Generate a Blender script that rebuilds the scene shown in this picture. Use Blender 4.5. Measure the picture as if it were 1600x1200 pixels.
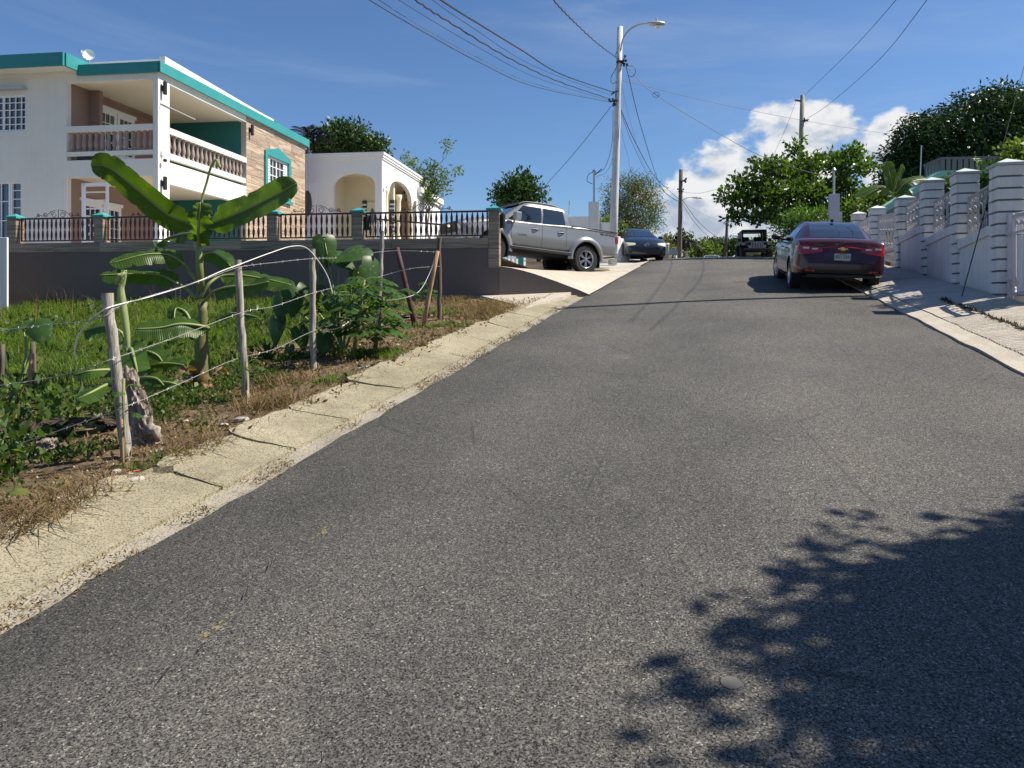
import bpy, math, random
import numpy as np
from mathutils import Matrix, Vector

# ------------------------------------------------------------------ scene, camera, sky, sun
for o in list(bpy.data.objects): bpy.data.objects.remove(o)
S = bpy.context.scene
COL = S.collection
FPX, HY, CZ = 1150.0, 471.0, 1.6          # focal length in photo pixels, eye-level row, eye height
cam = bpy.data.cameras.new('camera'); cam.sensor_width = 36; cam.lens = 36*FPX/1600
cam.shift_y = -(600-HY)/1600; cam.clip_start = .05; cam.clip_end = 3000
co = bpy.data.objects.new('camera', cam); COL.objects.link(co)
co.location = (0, 0, CZ); co.rotation_euler = (math.pi/2, 0, 0); S.camera = co
S.render.resolution_x = 1024; S.render.resolution_y = 768
S.view_settings.view_transform = 'Standard'; S.view_settings.look = 'None'
S.view_settings.exposure = 0.72; S.view_settings.gamma = 1.0
S.view_settings.use_curve_mapping = False
S.cycles.max_bounces = 5; S.cycles.diffuse_bounces = 3; S.cycles.glossy_bounces = 3; S.cycles.transmission_bounces = 4; S.cycles.transparent_max_bounces = 6
S.cycles.caustics_reflective = False; S.cycles.caustics_refractive = False

SUN_AZ, SUN_EL = math.radians(5), math.radians(50)     # azimuth: ahead of camera right (+X towards +Y)
sdir = Vector((math.cos(SUN_AZ)*math.cos(SUN_EL), math.sin(SUN_AZ)*math.cos(SUN_EL), math.sin(SUN_EL)))
sl = bpy.data.lights.new('sun', 'SUN'); sl.energy = 5.0; sl.angle = math.radians(.53); sl.color = (1, .925, .80)
so = bpy.data.objects.new('sun', sl); COL.objects.link(so); so.location = (30, 5, 40)
so.rotation_euler = (-sdir).to_track_quat('-Z', 'Y').to_euler()

W = bpy.data.worlds.new('World'); S.world = W; W.use_nodes = True; W.cycles.sampling_method = 'MANUAL'; W.cycles.sample_map_resolution = 512
wt = W.node_tree; wn = wt.nodes; wl = wt.links; wn.clear()
def wnode(t, **k):
    n = wn.new(t)
    for a, b in k.items(): setattr(n, a, b)
    return n
def wmath(op, a, b=None, c=None, clamp=False):
    n = wn.new('ShaderNodeMath'); n.operation = op; n.use_clamp = clamp
    for i, v in enumerate((a, b, c)):
        if v is None: continue
        if isinstance(v, (int, float)): n.inputs[i].default_value = v
        else: wl.new(v, n.inputs[i])
    return n.outputs[0]
sky = wnode('ShaderNodeTexSky', sky_type='NISHITA', sun_disc=False)
sky.sun_elevation = SUN_EL; sky.sun_rotation = math.pi/2 - SUN_AZ
sky.altitude = 60; sky.air_density = 1.0; sky.dust_density = .45; sky.ozone_density = 2.2
tc = wnode('ShaderNodeTexCoord')
sep = wnode('ShaderNodeSeparateXYZ'); wl.new(tc.outputs['Generated'], sep.inputs[0])
az = wmath('ARCTAN2', sep.outputs[0], sep.outputs[1]); el = wmath('ARCSINE', sep.outputs[2])
def noise(vec, scale, detail=8, rough=.55, dist=0):
    n = wnode('ShaderNodeTexNoise'); n.inputs['Scale'].default_value = scale
    n.inputs['Detail'].default_value = detail; n.inputs['Roughness'].default_value = rough
    n.inputs['Distortion'].default_value = dist
    wl.new(vec, n.inputs['Vector']); return n.outputs['Fac']
comb = wnode('ShaderNodeCombineXYZ'); wl.new(az, comb.inputs[0])
wl.new(wmath('MULTIPLY', el, 1.5), comb.inputs[1]); comb.inputs[2].default_value = 4.7
n_big = noise(comb.outputs[0], 2.4, 3, .5); n_fine = noise(comb.outputs[0], 15, 11, .55, .15)
def bump(a0, e0, sa_, se_):
    x = wmath('DIVIDE', wmath('SUBTRACT', az, a0), sa_); y = wmath('DIVIDE', wmath('SUBTRACT', el, e0), se_)
    r = wmath('ADD', wmath('MULTIPLY', x, x), wmath('MULTIPLY', y, y))
    return wmath('SUBTRACT', 1, r)
# towering cumulus low over the street end, then scattered low cumulus all round the horizon
lobes = None
for a0, e0, sa_, se_ in ((.30, .135, .085, .075), (.375, .185, .075, .065), (.40, .215, .04, .035), (.225, .06, .075, .085), (.33, .06, .18, .10), (.485, .165, .055, .055), (.52, .09, .12, .09)):
    b = bump(a0, e0, sa_, se_)
    lobes = b if lobes is None else wmath('SMOOTH_MAX', lobes, b, .25)
d1 = wmath('ADD', wmath('MULTIPLY', wmath('MAXIMUM', lobes, -1.2), .55), wmath('MULTIPLY', wmath('SUBTRACT', n_fine, .5), 2.0))
low = wmath('SUBTRACT', .28, wmath('MULTIPLY', wmath('ABSOLUTE', wmath('SUBTRACT', el, .13)), 4.2))
d2 = wmath('ADD', wmath('ADD', low, wmath('MULTIPLY', wmath('SUBTRACT', n_big, .72), 5)), wmath('MULTIPLY', wmath('SUBTRACT', n_fine, .5), 1.4))
dens = wmath('MAXIMUM', d1, d2)
mask = wnode('ShaderNodeMapRange', interpolation_type='SMOOTHSTEP'); wl.new(dens, mask.inputs[0])
mask.inputs[1].default_value = -.06; mask.inputs[2].default_value = .24
# thin cirrus streaks
mp = wnode('ShaderNodeCombineXYZ'); wl.new(wmath('ADD', az, wmath('MULTIPLY', el, 1.6)), mp.inputs[0]); wl.new(wmath('MULTIPLY', el, 5), mp.inputs[1])
cir = wnode('ShaderNodeMapRange', interpolation_type='SMOOTHSTEP'); wl.new(noise(mp.outputs[0], 1.9, 7, .6, .5), cir.inputs[0])
cir.inputs[1].default_value = .47; cir.inputs[2].default_value = .85; cir.inputs[4].default_value = .30
# cloud tint: bright billows, blue-grey thicker bases
sh = wnode('ShaderNodeMapRange', interpolation_type='SMOOTHSTEP')
off = wnode('ShaderNodeVectorMath', operation='ADD'); wl.new(comb.outputs[0], off.inputs[0]); off.inputs[1].default_value = (.018, .03, 0)
n_off = noise(off.outputs[0], 15, 11, .55, .15)
rel = wmath('ADD', wmath('MULTIPLY', wmath('SUBTRACT', n_fine, n_off), 2.6), wmath('ADD', .42, wmath('MULTIPLY', wmath('SUBTRACT', el, .10), 1.8)))
wl.new(rel, sh.inputs[0]); sh.inputs[1].default_value = 0; sh.inputs[2].default_value = .8
ccol = wnode('ShaderNodeMix', data_type='RGBA'); wl.new(sh.outputs[0], ccol.inputs[0])
ccol.inputs[6].default_value = (4.6, 5.4, 6.7, 1); ccol.inputs[7].default_value = (9.4, 9.5, 9.6, 1)
tint = wnode('ShaderNodeMix', data_type='RGBA', blend_type='MULTIPLY'); tint.inputs[0].default_value = 1
wl.new(sky.outputs[0], tint.inputs[6]); tint.inputs[7].default_value = (.82, 1.05, 1.33, 1)
m0 = wnode('ShaderNodeMix', data_type='RGBA'); wl.new(cir.outputs[0], m0.inputs[0]); wl.new(tint.outputs[2], m0.inputs[6]); m0.inputs[7].default_value = (6.2, 7.2, 8.6, 1)
m1 = wnode('ShaderNodeMix', data_type='RGBA'); wl.new(mask.outputs[0], m1.inputs[0]); wl.new(m0.outputs[2], m1.inputs[6]); wl.new(ccol.outputs[2], m1.inputs[7])
bg = wnode('ShaderNodeBackground'); bg.inputs[1].default_value = .056; wl.new(m1.outputs[2], bg.inputs[0])
wo = wnode('ShaderNodeOutputWorld'); wl.new(bg.outputs[0], wo.inputs[0])

# ------------------------------------------------------------------ place geometry
AL = math.atan(324/FPX); sa, ca = math.sin(AL), math.cos(AL)     # the street runs to the right of the view axis
GR = .108
def h(u):                                                        # street profile: steady climb, then the crest
    if u < 27: return GR*u
    if u < 47: t = u-27; return GR*27+GR*t-.5*GR/20*t*t
    return GR*37-.02*(u-47)
def uv(x, y): return x*sa+y*ca, x*ca-y*sa
def xy(u, v): return u*sa+v*ca, u*ca-v*sa
def hz(x, y): return h(uv(x, y)[0])
def P(px, py, D): return Vector(((px-800)/FPX*D, D, CZ+(HY-py)/FPX*D))
rng = random.Random(7)
nr = np.random.default_rng(11)
def sn(x, y, s=1.0, seed=0):                                     # cheap smooth noise
    return (math.sin(x*1.7*s+seed)+math.sin(y*2.3*s+1.3*seed)+math.sin((x+y)*3.1*s+2.1*seed)+math.sin((x-y*1.3)*5.3*s+seed*.7)*.6)/3.6
def lot(x, y):                                                   # open ground left of the gutter
    u, v = uv(x, y)
    k = min(1, max(0, (-v-3.5)/2.5))
    return h(u)+.07*(1-k)-.10*k*(1 if u < 11 else max(0, (14-u)/3))+.035*k*sn(x, y, 1.3)+.02*sn(x, y, 4, 3)*min(1, max(0, (-v-3.4)*2))
def G(px, py, fn=None):                                          # where a line of sight meets the ground
    fn = fn or hz; D = 1.0
    while D < 150:
        p = P(px, py, D)
        if p.z <= fn(p.x, p.y): return p
        D += .01
    return P(px, py, 150)
# ------------------------------------------------------------------ helpers
FR = {}
def tag(o, label=None, cat=None, group=None, kind=None):
    for k, v in (('label', label), ('category', cat), ('group', group), ('kind', kind)):
        if v: o[k] = v
    return o
def empty(name, loc, rz=0, label=None, cat=None, group=None, rot=None):
    o = bpy.data.objects.new(name, None); COL.objects.link(o); o.location = loc; o.empty_display_size = .2
    o.rotation_euler = rot if rot else (0, 0, rz)
    FR[o.name] = Matrix.Translation(Vector(loc)) @ o.rotation_euler.to_matrix().to_4x4()
    return tag(o, label, cat, group)
def link(o, parent=None):
    COL.objects.link(o)
    if parent is not None: o.parent = parent
    return o
class MB:
    def __init__(s): s.v = []; s.f = []; s.mi = []; s.cur = 0
    def add(s, vs, fs):
        n = len(s.v); s.v += [tuple(v) for v in vs]; s.f += [tuple(i+n for i in f) for f in fs]; s.mi += [s.cur]*len(fs); return s
    def box(s, x0, x1, y0, y1, z0, z1, M=None):
        vs = [Vector(p) for p in ((x0,y0,z0),(x1,y0,z0),(x1,y1,z0),(x0,y1,z0),(x0,y0,z1),(x1,y0,z1),(x1,y1,z1),(x0,y1,z1))]
        if M is not None: vs = [M @ v for v in vs]
        return s.add(vs, [(0,3,2,1),(4,5,6,7),(0,1,5,4),(1,2,6,5),(2,3,7,6),(3,0,4,7)])
    def tube(s, pts, r, n=6, cap=True):
        pts = [Vector(p) for p in pts]; rs = r if isinstance(r, (list, tuple)) else [r]*len(pts)
        vs = []; fs = []; up = None
        for i, p in enumerate(pts):
            t = (pts[min(i+1, len(pts)-1)]-pts[max(i-1, 0)])
            t = t.normalized() if t.length > 1e-9 else Vector((0, 0, 1))
            if up is None: up = Vector((0, 0, 1)) if abs(t.z) < .9 else Vector((1, 0, 0))
            a = t.cross(up).normalized(); up = a.cross(t).normalized()
            for k in range(n):
                w = 2*math.pi*k/n; vs.append(p+(a*math.cos(w)+up*math.sin(w))*rs[i])
        for i in range(len(pts)-1):
            for k in range(n): fs.append((i*n+k, i*n+(k+1) % n, (i+1)*n+(k+1) % n, (i+1)*n+k))
        if cap: fs.append(tuple(range(n))[::-1]); fs.append(tuple(range((len(pts)-1)*n, len(pts)*n)))
        return s.add(vs, fs)
    def lathe(s, prof, n=12, M=None, axis='z', cap=True):        # prof: (r, z)
        vs = []; fs = []
        for r, z in prof:
            for k in range(n):
                w = 2*math.pi*k/n; c, d = r*math.cos(w), r*math.sin(w)
                v = Vector((c, d, z)) if axis == 'z' else (Vector((c, z, d)) if axis == 'y' else Vector((z, c, d)))
                vs.append(M @ v if M is not None else v)
        m = len(prof)
        for i in range(m-1):
            for k in range(n): fs.append((i*n+k, i*n+(k+1) % n, (i+1)*n+(k+1) % n, (i+1)*n+k))
        if cap: fs.append(tuple(range(n))[::-1]); fs.append(tuple(range((m-1)*n, m*n)))
        return s.add(vs, fs)
    def prism(s, poly, a, b, fn):                                # poly 2-D points; fn(p, q, depth) -> 3-D
        n = len(poly); vs = [fn(p, q, a) for p, q in poly]+[fn(p, q, b) for p, q in poly]
        fs = [tuple(range(n)), tuple(range(n, 2*n))[::-1]]+[(i, i+n, (i+1) % n+n, (i+1) % n) for i in range(n)]
        return s.add(vs, fs)
    def grid(s, rows):
        m = len(rows[0]); vs = [p for r in rows for p in r]
        return s.add(vs, [(i*m+j, i*m+j+1, (i+1)*m+j+1, (i+1)*m+j) for i in range(len(rows)-1) for j in range(m-1)])
    def xf(s, M): s.v = [tuple(M @ Vector(v)) for v in s.v]; return s
    def mesh(s, name, mat, smooth=False, fix=True):
        me = bpy.data.meshes.new(name); me.from_pydata(s.v, [], s.f)
        for m in (mat if isinstance(mat, (list, tuple)) else [mat]): me.materials.append(m)
        if any(s.mi): me.polygons.foreach_set('material_index', s.mi)
        if smooth: me.polygons.foreach_set('use_smooth', [True]*len(s.f))
        if fix:
            import bmesh
            b = bmesh.new(); b.from_mesh(me); bmesh.ops.recalc_face_normals(b, faces=b.faces); b.to_mesh(me); b.free()
        me.update(); return me
    def build(s, name, mat, parent=None, world=False, smooth=False, bevel=0, fix=True, auto=None):
        if world and parent is not None:
            r = parent
            while r.parent is not None: r = r.parent
            if r.name in FR: s.xf(FR[r.name].inverted())
        me = s.mesh(name, mat, smooth or auto is not None, fix)
        if auto is not None:
            me.set_sharp_from_angle(angle=math.radians(auto))
        o = link(bpy.data.objects.new(name, me), parent)
        if bevel:
            b = o.modifiers.new('bevel', 'BEVEL'); b.width = bevel; b.segments = 2; b.limit_method = 'ANGLE'
        return o
def inst(name, me, parent, loc=(0, 0, 0), rz=0, scale=None, rot=None):
    o = link(bpy.data.objects.new(name, me), parent); o.location = loc; o.rotation_euler = rot if rot else (0, 0, rz)
    if scale is not None: o.scale = scale
    return o
def top(o, base):                                                # move a one-mesh thing's origin to its base
    b = Vector(base)
    o.data.transform(Matrix.Translation(-b)); o.location = b; return o
def np_mesh(name, V, F, mat, smooth=False, cols=None):
    me = bpy.data.meshes.new(name); V = np.asarray(V, np.float32); F = np.asarray(F, np.int32); k = F.shape[1]
    me.vertices.add(len(V)); me.vertices.foreach_set('co', V.ravel())
    me.loops.add(F.size); me.loops.foreach_set('vertex_index', F.ravel())
    me.polygons.add(len(F)); me.polygons.foreach_set('loop_start', np.arange(0, F.size, k, dtype=np.int32))
    try: me.polygons.foreach_set('loop_total', np.full(len(F), k, np.int32))
    except Exception: pass
    me.update(calc_edges=True); me.validate(); me.materials.append(mat)
    if smooth: me.polygons.foreach_set('use_smooth', [True]*len(F))
    if cols is not None:
        a = me.color_attributes.new('tone', 'FLOAT_COLOR', 'POINT')
        c = np.ones((len(V), 4), np.float32); c[:, 0] = cols; c[:, 1] = cols; c[:, 2] = cols
        a.data.foreach_set('color', c.ravel())
    return me
def wall_cells(mb, a0, a1, z0, z1, holes, t0, t1, axis='x'):     # a wall slab with rectangular openings
    A = sorted({a0, a1, *[q for hh in holes for q in hh[:2] if a0 < q < a1]}); Z = sorted({z0, z1, *[q for hh in holes for q in hh[2:] if z0 < q < z1]})
    for i in range(len(A)-1):
        for j in range(len(Z)-1):
            ca_, cz_ = (A[i]+A[i+1])/2, (Z[j]+Z[j+1])/2
            if any(hh[0] < ca_ < hh[1] and hh[2] < cz_ < hh[3] for hh in holes): continue
            if axis == 'x': mb.box(A[i], A[i+1], t0, t1, Z[j], Z[j+1])
            else: mb.box(t0, t1, A[i], A[i+1], Z[j], Z[j+1])
    return mb
def bez(pts, n):                                                 # Catmull-Rom through points
    p = [Vector(q) for q in pts]; p = [p[0]*2-p[1]]+p+[p[-1]*2-p[-2]]; out = []
    for i in range(1, len(p)-2):
        for k in range(n):
            t = k/n; out.append(.5*((2*p[i])+(p[i+1]-p[i-1])*t+(2*p[i-1]-5*p[i]+4*p[i+1]-p[i+2])*t*t+(3*p[i]-p[i-1]-3*p[i+1]+p[i+2])*t**3))
    return out+[p[-2]]

# ------------------------------------------------------------------ materials
def nt(name):
    m = bpy.data.materials.new(name); m.use_nodes = True; t = m.node_tree; t.nodes.clear()
    o = t.nodes.new('ShaderNodeOutputMaterial'); b = t.nodes.new('ShaderNodeBsdfPrincipled'); t.links.new(b.outputs[0], o.inputs[0])
    return m, t, b, o
def N(t, typ, ins=None, **k):
    n = t.nodes.new(typ)
    for a, b in k.items(): setattr(n, a, b)
    for a, b in (ins or {}).items():
        if hasattr(b, 'is_linked'): t.links.new(b, n.inputs[a])
        else: n.inputs[a].default_value = b
    return n
def c4(c): return (c[0], c[1], c[2], 1)
def mixc(t, fac, a, b, mode='MIX'):
    n = t.nodes.new('ShaderNodeMix'); n.data_type = 'RGBA'; n.blend_type = mode
    for i, v in ((0, fac), (6, a), (7, b)):
        if hasattr(v, 'is_linked'): t.links.new(v, n.inputs[i])
        else: n.inputs[i].default_value = v if i == 0 else c4(v)
    return n.outputs[2]
def ramp(t, fac, stops, interp='LINEAR'):
    n = t.nodes.new('ShaderNodeValToRGB'); n.color_ramp.interpolation = interp; e = n.color_ramp.elements
    while len(e) < len(stops): e.new(.5)
    for q, (p, c) in zip(e, stops): q.position = p; q.color = c4(c) if not isinstance(c, (int, float)) else (c, c, c, 1)
    t.links.new(fac, n.inputs[0]); return n.outputs[0]
def coords(t): return t.nodes.new('ShaderNodeTexCoord').outputs['Object']
def nz(t, vec, scale, detail=5, rough=.55, dist=0):
    return N(t, 'ShaderNodeTexNoise', {'Vector': vec, 'Scale': scale, 'Detail': detail, 'Roughness': rough, 'Distortion': dist}).outputs['Fac']
def bumpn(t, b, hgt, strength=.3, dist=.01, prev=None):
    n = N(t, 'ShaderNodeBump', {'Strength': strength, 'Distance': dist, 'Height': hgt})
    if prev: t.links.new(prev, n.inputs['Normal'])
    t.links.new(n.outputs[0], b.inputs['Normal']); return n.outputs[0]
MC = {}
def pm(name, col, rough=.6, metal=0, var=.12, scale=6, bump=.1, bscale=60, coat=0, dirt=None, dscale=1.5, damt=.5, rnd=0, spec=.5, streak=None, samt=.4):
    if name in MC: return MC[name]
    m, t, b, o = nt(name); v = coords(t)
    n1 = nz(t, v, scale, 6)
    c = mixc(t, n1, [x*(1-var) for x in col], [min(1, x*(1+var)) for x in col])
    if dirt:
        d = ramp(t, nz(t, v, dscale, 8, .65), [(.45, 0), (.75, 1)])
        dm = N(t, 'ShaderNodeMath', {0: d, 1: damt}, operation='MULTIPLY').outputs[0]
        c = mixc(t, dm, c, dirt)
    if streak:
        sv = N(t, 'ShaderNodeMapping', {'Vector': v, 'Scale': (4.5, 4.5, .22)}); sf = ramp(t, nz(t, sv.outputs[0], 1.6, 7, .65), [(.50, 0), (.78, 1)])
        c = mixc(t, N(t, 'ShaderNodeMath', {0: sf, 1: samt}, operation='MULTIPLY').outputs[0], c, streak)
    if rnd:
        r = N(t, 'ShaderNodeObjectInfo').outputs['Random']
        rr = N(t, 'ShaderNodeMapRange', {0: r, 3: 1-rnd, 4: 1+rnd}).outputs[0]
        hsv = N(t, 'ShaderNodeHueSaturation', {'Color': c, 'Value': rr}); c = hsv.outputs[0]
    t.links.new(c, b.inputs['Base Color']); b.inputs['Roughness'].default_value = rough; b.inputs['Metallic'].default_value = metal
    b.inputs['Specular IOR Level'].default_value = spec
    if coat: b.inputs['Coat Weight'].default_value = coat; b.inputs['Coat Roughness'].default_value = .04
    if bump: bumpn(t, b, nz(t, v, bscale, 4), bump, .01)
    MC[name] = m; return m
def leafmat(name, c1, c2, c3=None, scale=3, trans=.35, rough=.45, tone=True):
    if name in MC: return MC[name]
    m, t, b, o = nt(name); v = coords(t)
    c = mixc(t, ramp(t, nz(t, v, scale, 4, .7), [(.3, 0), (.7, 1)]), c1, c2)
    if c3: c = mixc(t, ramp(t, nz(t, v, scale*3.1, 3, .7), [(.55, 0), (.72, 1)]), c, c3)
    if tone:
        a = N(t, 'ShaderNodeVertexColor', layer_name='tone').outputs['Color']
        c = mixc(t, 1.0, c, a, 'MULTIPLY')
    t.links.new(c, b.inputs['Base Color']); b.inputs['Roughness'].default_value = rough; b.inputs['Specular IOR Level'].default_value = .35
    tr = t.nodes.new('ShaderNodeBsdfTranslucent')
    tc_ = mixc(t, 1.0, c, (1.5, 1.6, .55), 'MULTIPLY'); t.links.new(tc_, tr.inputs[0])
    ms = N(t, 'ShaderNodeMixShader', {0: trans, 1: b.outputs[0], 2: tr.outputs[0]}); t.links.new(ms.outputs[0], o.inputs[0])
    MC[name] = m; return m
def emitless_glass(name, col, rough=.03, metal=.0):
    return pm(name, col, rough, metal, var=.02, bump=0, coat=1, spec=.8)

def asphalt():
    m, t, b, o = nt('asphalt'); v = coords(t)
    wb_ = N(t, 'ShaderNodeTexNoise', {'Vector': v, 'Scale': 75.0, 'Detail': 2.0}).outputs['Color']
    dv_ = N(t, 'ShaderNodeVectorMath', {0: v, 1: N(t, 'ShaderNodeVectorMath', {0: wb_, 'Scale': .016}, operation='SCALE').outputs[0]}, operation='ADD').outputs[0]
    vo = N(t, 'ShaderNodeTexVoronoi', {'Vector': dv_, 'Scale': 165.0, 'Randomness': 1.0})
    vo2 = N(t, 'ShaderNodeTexVoronoi', {'Vector': dv_, 'Scale': 85.0, 'Randomness': 1.0})
    g = N(t, 'ShaderNodeSeparateColor', {0: vo.outputs['Color']}).outputs[0]
    g2 = N(t, 'ShaderNodeSeparateColor', {0: vo2.outputs['Color']}).outputs[1]
    stone = ramp(t, g, [(0, (.044, .041, .037)), (.35, (.088, .083, .075)), (.75, (.122, .115, .103)), (.95, (.165, .156, .140)), (1, (.32, .30, .265))])
    big = ramp(t, g2, [(.0, (.62, .62, .62)), (.35, (.96, .96, .95)), (.93, (1.14, 1.13, 1.11)), (1, (1.7, 1.65, 1.5))])
    c = mixc(t, 1.0, stone, big, 'MULTIPLY')
    gap = ramp(t, nz(t, v, 120, 3, .6), [(.37, 1), (.47, 0)])
    c = mixc(t, gap, c, (.010, .0095, .009))
    wear = ramp(t, nz(t, v, .5, 7, .68), [(.32, (.72, .72, .74)), (.52, (1.0, 1.0, 1.0)), (.7, (1.22, 1.20, 1.15))])
    c = mixc(t, ramp(t, nz(t, v, 2.3, 6, .7), [(.60, 0), (.78, .45)]), c, (.055, .052, .048))
    c = mixc(t, ramp(t, nz(t, v, 1.2, 8, .72), [(.60, 0), (.8, .35)]), c, (.26, .235, .19))
    c = mixc(t, 1.0, c, wear, 'MULTIPLY')
    # two worn wheel paths and a darker, tar-rich left margin, in street coordinates
    mp = N(t, 'ShaderNodeMapping', {'Vector': v, 'Rotation': (0, 0, AL)})
    vv = N(t, 'ShaderNodeSeparateXYZ', {0: mp.outputs[0]}).outputs[0]
    wob = N(t, 'ShaderNodeMath', {0: nz(t, v, .5, 3), 1: 1.1, 2: vv}, operation='MULTIPLY_ADD').outputs[0]
    edge = N(t, 'ShaderNodeMapRange', {0: wob, 1: -2.6, 2: -.9, 3: .74, 4: 1.04}).outputs[0]
    c = mixc(t, 1.0, c, N(t, 'ShaderNodeCombineColor', {0: edge, 1: edge, 2: edge}).outputs[0], 'MULTIPLY')
    trk = N(t, 'ShaderNodeMath', {0: N(t, 'ShaderNodeMath', {0: wob, 1: 2.5}, operation='MULTIPLY').outputs[0]}, operation='COSINE').outputs[0]
    trk = N(t, 'ShaderNodeMapRange', {0: trk, 1: -1, 2: 1, 3: 1.09, 4: .92}).outputs[0]
    c = mixc(t, 1.0, c, N(t, 'ShaderNodeCombineColor', {0: trk, 1: trk, 2: trk}).outputs[0], 'MULTIPLY')
    # fine tar seams
    st = N(t, 'ShaderNodeMapping', {'Vector': v, 'Rotation': (0, 0, AL), 'Scale': (.5, .16, 1)})
    cr = N(t, 'ShaderNodeTexVoronoi', {'Vector': st.outputs[0], 'Scale': 1.3}, feature='DISTANCE_TO_EDGE').outputs['Distance']
    crm = ramp(t, cr, [(0, 1), (.006, 0)])
    crk = N(t, 'ShaderNodeMath', {0: crm, 1: ramp(t, nz(t, v, 1.1, 3), [(.5, 0), (.6, 1)])}, operation='MULTIPLY').outputs[0]
    c = mixc(t, N(t, 'ShaderNodeMath', {0: crk, 1: .6}, operation='MULTIPLY').outputs[0], c, (.02, .02, .02))
    t.links.new(c, b.inputs['Base Color'])
    t.links.new(ramp(t, g, [(0, .9), (1, .55)]), b.inputs['Roughness']); b.inputs['Specular IOR Level'].default_value = .35
    hh = N(t, 'ShaderNodeMath', {0: gap, 1: -1.2, 2: g}, operation='MULTIPLY_ADD').outputs[0]
    n1 = bumpn(t, b, hh, .8, .006)
    bumpn(t, b, nz(t, v, 22, 5, .6), .35, .012, n1)
    return m
def concrete(name, c1, c2, dark, grooves=0, pit=1.0, stain=0):
    m, t, b, o = nt(name); v = coords(t)
    c = mixc(t, ramp(t, nz(t, v, 1.7, 8, .65), [(.3, 0), (.7, 1)]), c1, c2)
    c = mixc(t, ramp(t, nz(t, v, 95, 3, .7), [(.50, 0), (.62, .85*pit)]), c, dark)
    c = mixc(t, ramp(t, nz(t, v, 6, 8, .75), [(.56, 0), (.75, .55)]), c, dark)
    if stain:
        c = mixc(t, ramp(t, nz(t, v, 1.9, 9, .72), [(.52, 0), (.72, .55)]), c, (.15, .13, .10))
        cr = N(t, 'ShaderNodeTexVoronoi', {'Vector': N(t, 'ShaderNodeVectorMath', {0: v, 1: N(t, 'ShaderNodeTexNoise', {'Vector': v, 'Scale': 5.0}).outputs['Color']}, operation='ADD').outputs[0], 'Scale': 1.5}, feature='DISTANCE_TO_EDGE').outputs['Distance']
        c = mixc(t, ramp(t, cr, [(0, .85), (.008, 0)]), c, (.07, .058, .04))
    t.links.new(c, b.inputs['Base Color']); b.inputs['Roughness'].default_value = .9; b.inputs['Specular IOR Level'].default_value = .2
    n1 = bumpn(t, b, nz(t, v, 70, 5, .7), .55*pit, .008)
    bumpn(t, b, nz(t, v, 7, 5, .6), .4, .02, n1)
    return m
def woodtile(name, tint=1.0):
    m, t, b, o = nt(name); v = coords(t)
    r = N(t, 'ShaderNodeObjectInfo').outputs['Random']
    ofs = N(t, 'ShaderNodeCombineXYZ', {0: r, 1: r, 2: N(t, 'ShaderNodeMath', {0: r, 1: 37.0}, operation='MULTIPLY').outputs[0]}).outputs[0]
    vv = N(t, 'ShaderNodeVectorMath', {0: v, 1: ofs}, operation='ADD').outputs[0]
    st = N(t, 'ShaderNodeMapping', {'Vector': vv, 'Scale': (.45, .45, 13)})
    w = nz(t, st.outputs[0], 1.3, 6, .55, 1.6); f = nz(t, st.outputs[0], 9, 4, .6)
    c = ramp(t, w, [(.28, (.085*tint, .060*tint, .040*tint)), (.42, (.22*tint, .165*tint, .115*tint)), (.55, (.37*tint, .29*tint, .205*tint)), (.72, (.50*tint, .41*tint, .30*tint))])
    c = mixc(t, N(t, 'ShaderNodeMath', {0: f, 1: .35}, operation='MULTIPLY').outputs[0], c, (.22*tint, .15*tint, .11*tint))
    hv = N(t, 'ShaderNodeHueSaturation', {'Color': c, 'Value': N(t, 'ShaderNodeMapRange', {0: r, 3: .82, 4: 1.15}).outputs[0]})
    t.links.new(hv.outputs[0], b.inputs['Base Color']); b.inputs['Roughness'].default_value = .42
    return m
def oldwood(name, c1, c2, c3, sc=1):
    m, t, b, o = nt(name); v = coords(t)
    st = N(t, 'ShaderNodeMapping', {'Vector': v, 'Scale': (14*sc, 14*sc, 1.1*sc)})
    w = nz(t, st.outputs[0], 3, 7, .65, .6)
    c = ramp(t, w, [(.3, c1), (.5, c2), (.7, c3)])
    t.links.new(c, b.inputs['Base Color']); b.inputs['Roughness'].default_value = .9; b.inputs['Specular IOR Level'].default_value = .15
    bumpn(t, b, w, .8, .012); return m
def dirtmat():
    m, t, b, o = nt('soil'); v = coords(t)
    c = ramp(t, nz(t, v, 3.5, 9, .7), [(.28, (.06, .042, .027)), (.46, (.155, .11, .068)), (.62, (.25, .19, .125)), (.85, (.34, .28, .195))])
    g = ramp(t, nz(t, v, 1.1, 6, .7), [(.54, 0), (.66, .8)])
    c = mixc(t, g, c, ramp(t, nz(t, v, 20, 4), [(.3, (.025, .04, .012)), (.7, (.085, .11, .03))]))
    c = mixc(t, ramp(t, nz(t, v, 60, 3, .7), [(.6, 0), (.7, .8)]), c, (.33, .29, .22))
    t.links.new(c, b.inputs['Base Color']); b.inputs['Roughness'].default_value = 1; b.inputs['Specular IOR Level'].default_value = .1
    n1 = bumpn(t, b, nz(t, v, 28, 8, .75), .9, .04)
    return m
def ribconc():                                                   # broom-grooved driveway concrete is real geometry; this is its colour
    return concrete('driveway_concrete', (.42, .37, .30), (.55, .50, .43), (.20, .17, .13))

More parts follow.
